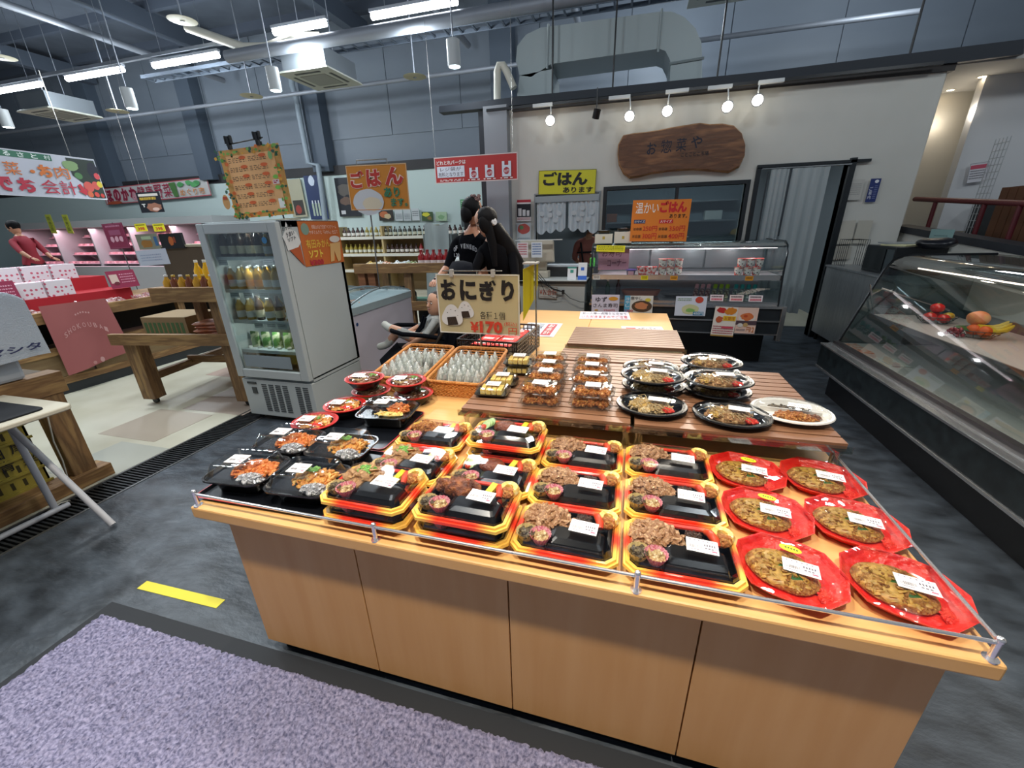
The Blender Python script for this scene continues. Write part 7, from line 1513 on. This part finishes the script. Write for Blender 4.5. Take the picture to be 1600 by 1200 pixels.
# print follows the curved back
mbp = lt.mb; mbp.v = [(x, -.128 + .9 * x * x - .0, z) for x, y, z in mbp.v]
q = part('lettering', mbp, None, A, 'curved white lettering'); q.location = (-.03, .0, 1.27)
# shopper B: long black hair, black top, bending to the left
B = thing('person', 'person with long straight black hair and white headphones in a black top, head bowed', 'person', (-1.21, 3.86, 0))
J = dict(pel=(.04, .06, .86, (.15, .11)), waist=(.04, .04, 1.00, (.13, .10)), chest=(.02, .02, 1.17, (.15, .11)), neck0=(-.01, -.0, 1.33, (.09, .07)), neck=(-.04, -.02, 1.42, .045), nk2=(-.06, -.04, 1.48, .042),
         shl=(-.13, -.04, 1.29, .055), ell=(-.20, -.16, 1.08, .040), wrl=(-.24, -.32, 1.00, .026), shr=(.14, .02, 1.29, .058), elr=(.21, -.12, 1.05, .042), wrr=(.03, -.32, .99, .026),
         hl=(-.05, .05, .80, .10), kl=(-.06, .0, .46, .065), al=(-.06, .03, .09, .042), tl=(-.06, -.11, .04, .038), hr=(.13, .05, .80, .10), kr=(.14, .0, .46, .065), ar=(.14, .03, .09, .042), tr=(.14, -.11, .04, .038))
E_ = E_[:19]; hand(J, E_, 'l', 'wrl', (-.2, -1, -.1), (0, 0, 1)); hand(J, E_, 'r', 'wrr', (-.6, -1, -.1), (0, 0, 1))
part('body', skin_mesh('body', J, E_, 'pel', [M_skin2, M_bt2, M_jean, M_black], pickA), None, B)
hc = Vector((-.075, -.075, 1.545)); head_part(B, hc, R(-62), R(24), M_skin2)
hm = MB().at(hc, (R(24), 0, R(-62))); hm.ball((0, .020, .025), (.090, .105, .100), 22, 14, .06, 5); hm.ball((.066, -.02, -.02), (.028, .062, .085), 12, 10, .1, 3); hm.ball((-.066, -.02, -.02), (.028, .062, .085), 12, 10, .1, 3)
hm.at().loft([[(hc.x + .03 + .10 * math.cos(a_), hc.y + .04 + .08 * math.sin(a_), hc.z - .01) for a_ in [i * math.pi / 7 for i in range(14)]], [(hc.x + .13 + .11 * math.cos(a_), hc.y + .06 + .065 * math.sin(a_), 1.38) for a_ in [i * math.pi / 7 for i in range(14)]], [(.15 + .10 * math.cos(a_), .03 + .06 * math.sin(a_), 1.20) for a_ in [i * math.pi / 7 for i in range(14)]], [(.20 + .05 * math.cos(a_), .01 + .04 * math.sin(a_), 1.02) for a_ in [i * math.pi / 7 for i in range(14)]]])
hm.loft([[(hc.x + .02 + .05 * math.cos(a_), hc.y - .05 + .03 * math.sin(a_), hc.z + .02) for a_ in [i * math.pi / 4 for i in range(8)]], [(-.0 + .042 * math.cos(a_), -.135 + .016 * math.sin(a_), 1.36) for a_ in [i * math.pi / 4 for i in range(8)]], [(.02 + .024 * math.cos(a_), -.14 + .012 * math.sin(a_), 1.16) for a_ in [i * math.pi / 4 for i in range(8)]]])
part('hair', hm, M_hair, B, smooth=60)
hp = MB().at(hc + Vector((.075, -.02, -.0)), (0, R(80), R(-30))); hp.lathe([(.0, .0), (.032, .0), (.036, .012), (.03, .024), (0, .026)], 16); hp.at(hc).tube([(.095, -.03, .0), (.08, .0, .08), (.02, .03, .125), (-.03, .04, .115)], .009, 8)
part('headphones', hp, mat('white_plastic', '#c6c8cc', .4), B, smooth=50)
# kitchen worker seen through the hatch
K = thing('person', 'kitchen worker in a dull red shirt with crossed dark apron straps seen through the hatch', 'person', (0, 0, 0)); k0 = at_y(921, 352, 7.2); K.location = (k0.x, 7.2, k0.z - 1.62)
J = dict(pel=(0, 0, .90, (.16, .11)), waist=(0, 0, 1.05, (.15, .11)), chest=(0, 0, 1.22, (.18, .12)), neck0=(0, 0, 1.38, (.11, .08)), neck=(0, -.01, 1.45, .055), nk2=(.01, -.03, 1.50, .05), shl=(-.18, 0, 1.34, .07), ell=(-.24, .10, 1.10, .05), wrl=(-.16, .30, 1.0, .03), shr=(.18, 0, 1.34, .07), elr=(.24, .10, 1.10, .05), wrr=(.16, .30, 1.0, .03),
         hl=(-.09, 0, .84, .11), kl=(-.09, 0, .48, .07), al=(-.09, .0, .09, .045), tl=(-.09, .13, .04, .04), hr=(.09, 0, .84, .11), kr=(.09, 0, .48, .07), ar=(.09, 0, .09, .045), tr=(.09, .13, .04, .04))
E_ = E_[:19]; hand(J, E_, 'l', 'wrl', (.3, 1, 0), (0, 0, 1)); hand(J, E_, 'r', 'wrr', (-.3, 1, 0), (0, 0, 1))
part('body', skin_mesh('body', J, E_, 'pel', [M_skin, mat('red_shirt', '#a8685e', .9), M_jean, M_black], pickA), None, K)
head_part(K, (.03, -.0, 1.60), R(165), R(-20), M_skin); part('hair', MB().at((.03, -.0, 1.60), (R(-20), 0, R(165))).ball((0, .02, .03), (.09, .10, .10), 18, 12, .08, 3), M_hair, K, smooth=60)
ap = MB(); ap.tube([(-.12, -.10, 1.36), (-.10, -.135, 1.25), (-.08, -.13, 1.10), (-.06, -.12, .95)], .016, 6).tube([(.13, -.10, 1.36), (.14, -.12, 1.20), (.13, -.12, 1.0)], .014, 6).tube([(-.17, -.09, 1.20), (0, -.14, 1.21), (.17, -.09, 1.22)], .014, 6)
part('apron_straps', ap, mat('apron_dark', '#14171f', .8), K, smooth=True)
# person in red at the far left
P_r = thing('person', 'person with short black hair in a red top bending over the far left counter', 'person', (0, 0, 0)); k0 = at_y(22, 352, 5.6); P_r.location = (k0.x, 5.6, k0.z - 1.60)
J = dict(pel=(.10, 0, .90, (.15, .11)), waist=(.10, 0, 1.04, (.14, .10)), chest=(.08, 0, 1.20, (.17, .12)), neck0=(.04, 0, 1.34, (.10, .075)), neck=(.0, 0, 1.41, .05), nk2=(-.03, 0, 1.46, .045), shl=(.05, -.16, 1.30, .065), ell=(.30, -.22, 1.12, .045), wrl=(.50, -.20, 1.00, .028), shr=(.05, .16, 1.30, .065), elr=(.22, .20, 1.06, .045), wrr=(.42, .15, .98, .028),
         hl=(.10, -.09, .84, .10), kl=(.10, -.09, .48, .07), al=(.10, -.09, .09, .045), tl=(.22, -.09, .04, .04), hr=(.10, .09, .84, .10), kr=(.10, .09, .48, .07), ar=(.10, .09, .09, .045), tr=(.22, .09, .04, .04))
E_ = E_[:19]; hand(J, E_, 'l', 'wrl', (1, .1, -.2), (0, 0, 1)); hand(J, E_, 'r', 'wrr', (1, .1, -.2), (0, 0, 1))
part('body', skin_mesh('body', J, E_, 'pel', [M_skin, mat('crimson_top', '#8a1f2e', .8), M_jean, M_black], pickA), None, P_r)
head_part(P_r, (-.05, .0, 1.56), R(-60), R(25), M_skin); part('hair', MB().at((-.05, 0, 1.56), (R(25), 0, R(-60))).ball((0, .025, .03), (.09, .10, .10), 18, 12, .08, 8), M_hair, P_r, smooth=60)
# ================================================================== STROLLER AND CHILD
st = thing('stroller', 'black pushchair with a tall padded back and bumper bar behind the baskets', 'stroller', (-1.75, 3.12, 0), R(-53))
M_stf = mat('stroller_fabric', '#090c14', .95, spec=.15); M_stm = mat('stroller_frame', '#3d352e', .35, .6)
bk = MB().loft([[(x, y, z) for x, y, z in ((.02 - w, .28 + dy, zz), (.02 - w * .6, .22 + dy, zz), (.02 + w * .6, .22 + dy, zz), (.02 + w, .28 + dy, zz), (.02 + w, .33 + dy, zz), (.02 - w, .33 + dy, zz))] for w, dy, zz in ((.20, -.06, .46), (.24, .0, .60), (.27, .06, .80), (.27, .12, 1.06), (.23, .15, 1.18), (.14, .17, 1.23))])
part('seat_back', bk, M_stf, st, smooth=50)
part('seat', MB().loft([[(-.17, -.16, .50), (.21, -.16, .50), (.21, .30, .46), (-.17, .30, .46)], [(-.18, -.17, .545), (.22, -.17, .545), (.22, .28, .50), (-.18, .28, .50)]]), M_stf, st, bevel=.015)
part('leg_rest', MB().loft([[(-.16, -.30, .38), (.18, -.30, .38), (.20, -.14, .53), (-.16, -.14, .53)], [(-.16, -.33, .41), (.18, -.33, .41), (.20, -.15, .56), (-.16, -.15, .56)]]), M_stf, st, bevel=.012)
part('bumper_bar', MB().tube([(-.20, .22, .63), (-.22, .02, .68), (-.20, -.12, .70), (-.10, -.20, .71), (.06, -.20, .71), (.18, -.13, .70), (.22, .02, .68), (.22, .20, .63)], .019, 10), M_stf, st, smooth=True)
for s in (-.20, .24):
    part('frame_tube', MB().tube([(s, -.34, .10), (s, .05, .50), (s, .38, .96), (s, .50, 1.02)], .013, 8), M_stm, st, smooth=True); part('frame_tube', MB().tube([(s, .05, .50), (s, .42, .10)], .013, 8), M_stm, st, smooth=True)
    for y in (-.34, .42): part('wheel', MB().at((s, y, .085), (0, R(90), 0)).lathe([(.03, -.02), (.08, -.018), (.085, 0), (.08, .018), (.03, .02)], 20, True, True), M_black, st, smooth=40)
part('push_handle', MB().tube([(-.20, .50, 1.02), (.24, .50, 1.02)], .016, 10), M_stf, st, smooth=True); part('basket', MB().box(-.18, .22, -.10, .36, .16, .30), M_stf, st, bevel=.02)
ch = thing('child', 'small child lying back in the pushchair in pale clothes and white socks', 'child', (-1.75, 3.12, 0), R(-53))
J = dict(pel=(.03, .05, .60, (.075, .065)), chest=(.04, .14, .72, (.085, .070)), neck0=(.045, .18, .79, .05), neck=(.05, .19, .82, .032),
         hl=(-.03, .0, .60, .055), kl=(-.12, -.14, .66, .048), al=(-.15, -.24, .54, .036), tl=(-.19, -.33, .52, .034), hr=(.07, .0, .61, .055), kr=(.09, -.14, .70, .048), ar=(-.05, -.22, .72, .036), tr=(-.12, -.25, .745, .034),
         shl=(-.03, .16, .77, .034), ell=(-.09, .05, .69, .025), wrl=(-.06, -.06, .66, .018), shr=(.12, .16, .77, .034), elr=(.17, .05, .66, .025), wrr=(.14, -.08, .60, .018))
E_ = [('pel', 'chest'), ('chest', 'neck0'), ('neck0', 'neck'), ('pel', 'hl'), ('hl', 'kl'), ('kl', 'al'), ('al', 'tl'), ('pel', 'hr'), ('hr', 'kr'), ('kr', 'ar'), ('ar', 'tr'), ('neck0', 'shl'), ('shl', 'ell'), ('ell', 'wrl'), ('neck0', 'shr'), ('shr', 'elr'), ('elr', 'wrr')]
def small_hand(J, E, side, wr, d):
    n0 = len(E); hand(J, E, side, wr, d, (0, 0, 1), .0052)
    w = Vector(J[wr][:3])
    for k in list(J):
        if k.startswith(side + 'palm') or k in [side + a + b for a in 'kmt' for b in '0123'] or k in (side + 'th1', side + 'th2'):
            v = Vector(J[k][:3]); v = w + (v - w) * .5; J[k] = (*v, J[k][3] if not isinstance(J[k][3], tuple) else (.016, .010))
small_hand(J, E_, 'l', 'wrl', (.3, -1, 0)); small_hand(J, E_, 'r', 'wrr', (0, -1, -.2))
def pickC(k, t, c):
    a, b = k
    if a in ('kl', 'kr'): return 0 if t < .6 else 2
    if a in ('al', 'ar'): return 2
    if a in ('ell', 'elr', 'wrl', 'wrr') or 'palm' in a or 'palm' in b or a[1] in 'kmt' and a not in ('hl',) and len(a) == 3: return 0
    if b == 'neck': return 0
    return 1
part('body', skin_mesh('body', J, E_, 'pel', [M_skin2, mat('child_clothes', '#8f9496', .9, c2='#a3a7a6', scale=40), mat('sock_white', '#c2c6c0', .9)], pickC), None, ch)
c0 = len(bpy.data.objects); hh = head_part(ch, (0, 0, 0), 0, 0, M_skin2); hh.scale = (.82, .82, .82); hh.location = (.055, .185, .905); hh.rotation_euler = (R(-8), 0, R(28))
o = part('hair', MB().ball((0, .024, .040), (.088, .098, .092), 16, 12, .08, 3), mat('hair_brown', '#2a1c16', .5), ch, smooth=60, loc=(.055, .190, .915)); o.scale = (.78, .78, .76); o.rotation_euler = (R(-8), 0, R(28))
part('harness', MB().tube([(-.0, .085, .80), (.0, .055, .72), (.03, -.03, .63)], .012, 6).tube([(.10, .085, .80), (.09, .055, .72), (.05, -.03, .63)], .012, 6), M_stf, ch, smooth=True)
# closing walls beyond the openings
struct('wall_kitchen_side', MB().box(3.0, 3.1, 6.45, 9.4, 0, 3.0), mat('kitchen_wall', '#7c868c'))
struct('wall_east', MB().box(9.0, 9.1, -4, 10.7, 0, 7), mat('east_wall', '#8f9498', .8))
struct('wall_alcove', MB().box(3.13, 9, 9.0, 9.1, 0, 3.0), mat('wall_alcove', '#c9c4b8'))
# kitchen equipment seen dimly through window, hatch and doorway
kt = thing('kitchen_bench', 'steel kitchen bench behind the window', 'bench', (.5, 8.3, 0)); part('top', MB().box(-1.6, 1.4, 0, .6, .86, .90), M_steel, kt); part('body', MB().box(-1.5, 1.3, .05, .6, 0, .86), mat('bench_grey', '#5b646a', .4), kt)
ks = thing('kitchen_shelf', 'wall shelf with pans above the kitchen bench', 'shelf', (.5, 9.1, 1.5)); part('board', MB().box(-1.6, 1.4, 0, .3, 0, .03).box(-1.6, 1.4, 0, .3, .35, .38), M_steel, ks)
for k, (x, c, w_, h_) in enumerate(((-.9, '#8f4f2c', .2, .16), (-.3, '#b9c0b8', .25, .2), (.35, '#3f7a5c', .18, .2), (1.0, '#c9c9c4', .3, .16))): solo('storage_box', f'{("brown", "pale", "green", "white")[k]} box on the kitchen shelf', 'box', MB().box(-w_ / 2, w_ / 2, -.1, .1, 0, h_), mat('kb' + c[1:], c, .5), (.5 + x, 9.25, 1.5305), bevel=.005)
for k in range(3): t = thing('ceiling_lamp', f'kitchen ceiling tube lamp, {("left", "middle", "right")[k]}', 'light', (-.9 + k * 1.5, 7.6, 2.58), group='kitchen tube lamps'); part('tube', MB().tube([(-.3, 0, 0), (.3, 0, 0)], .02, 8), mat('kitchen_tube', '#f2f7ff', emit=5), t); part('housing', MB().box(-.32, .32, -.04, .04, .02, .05), M_white, t)
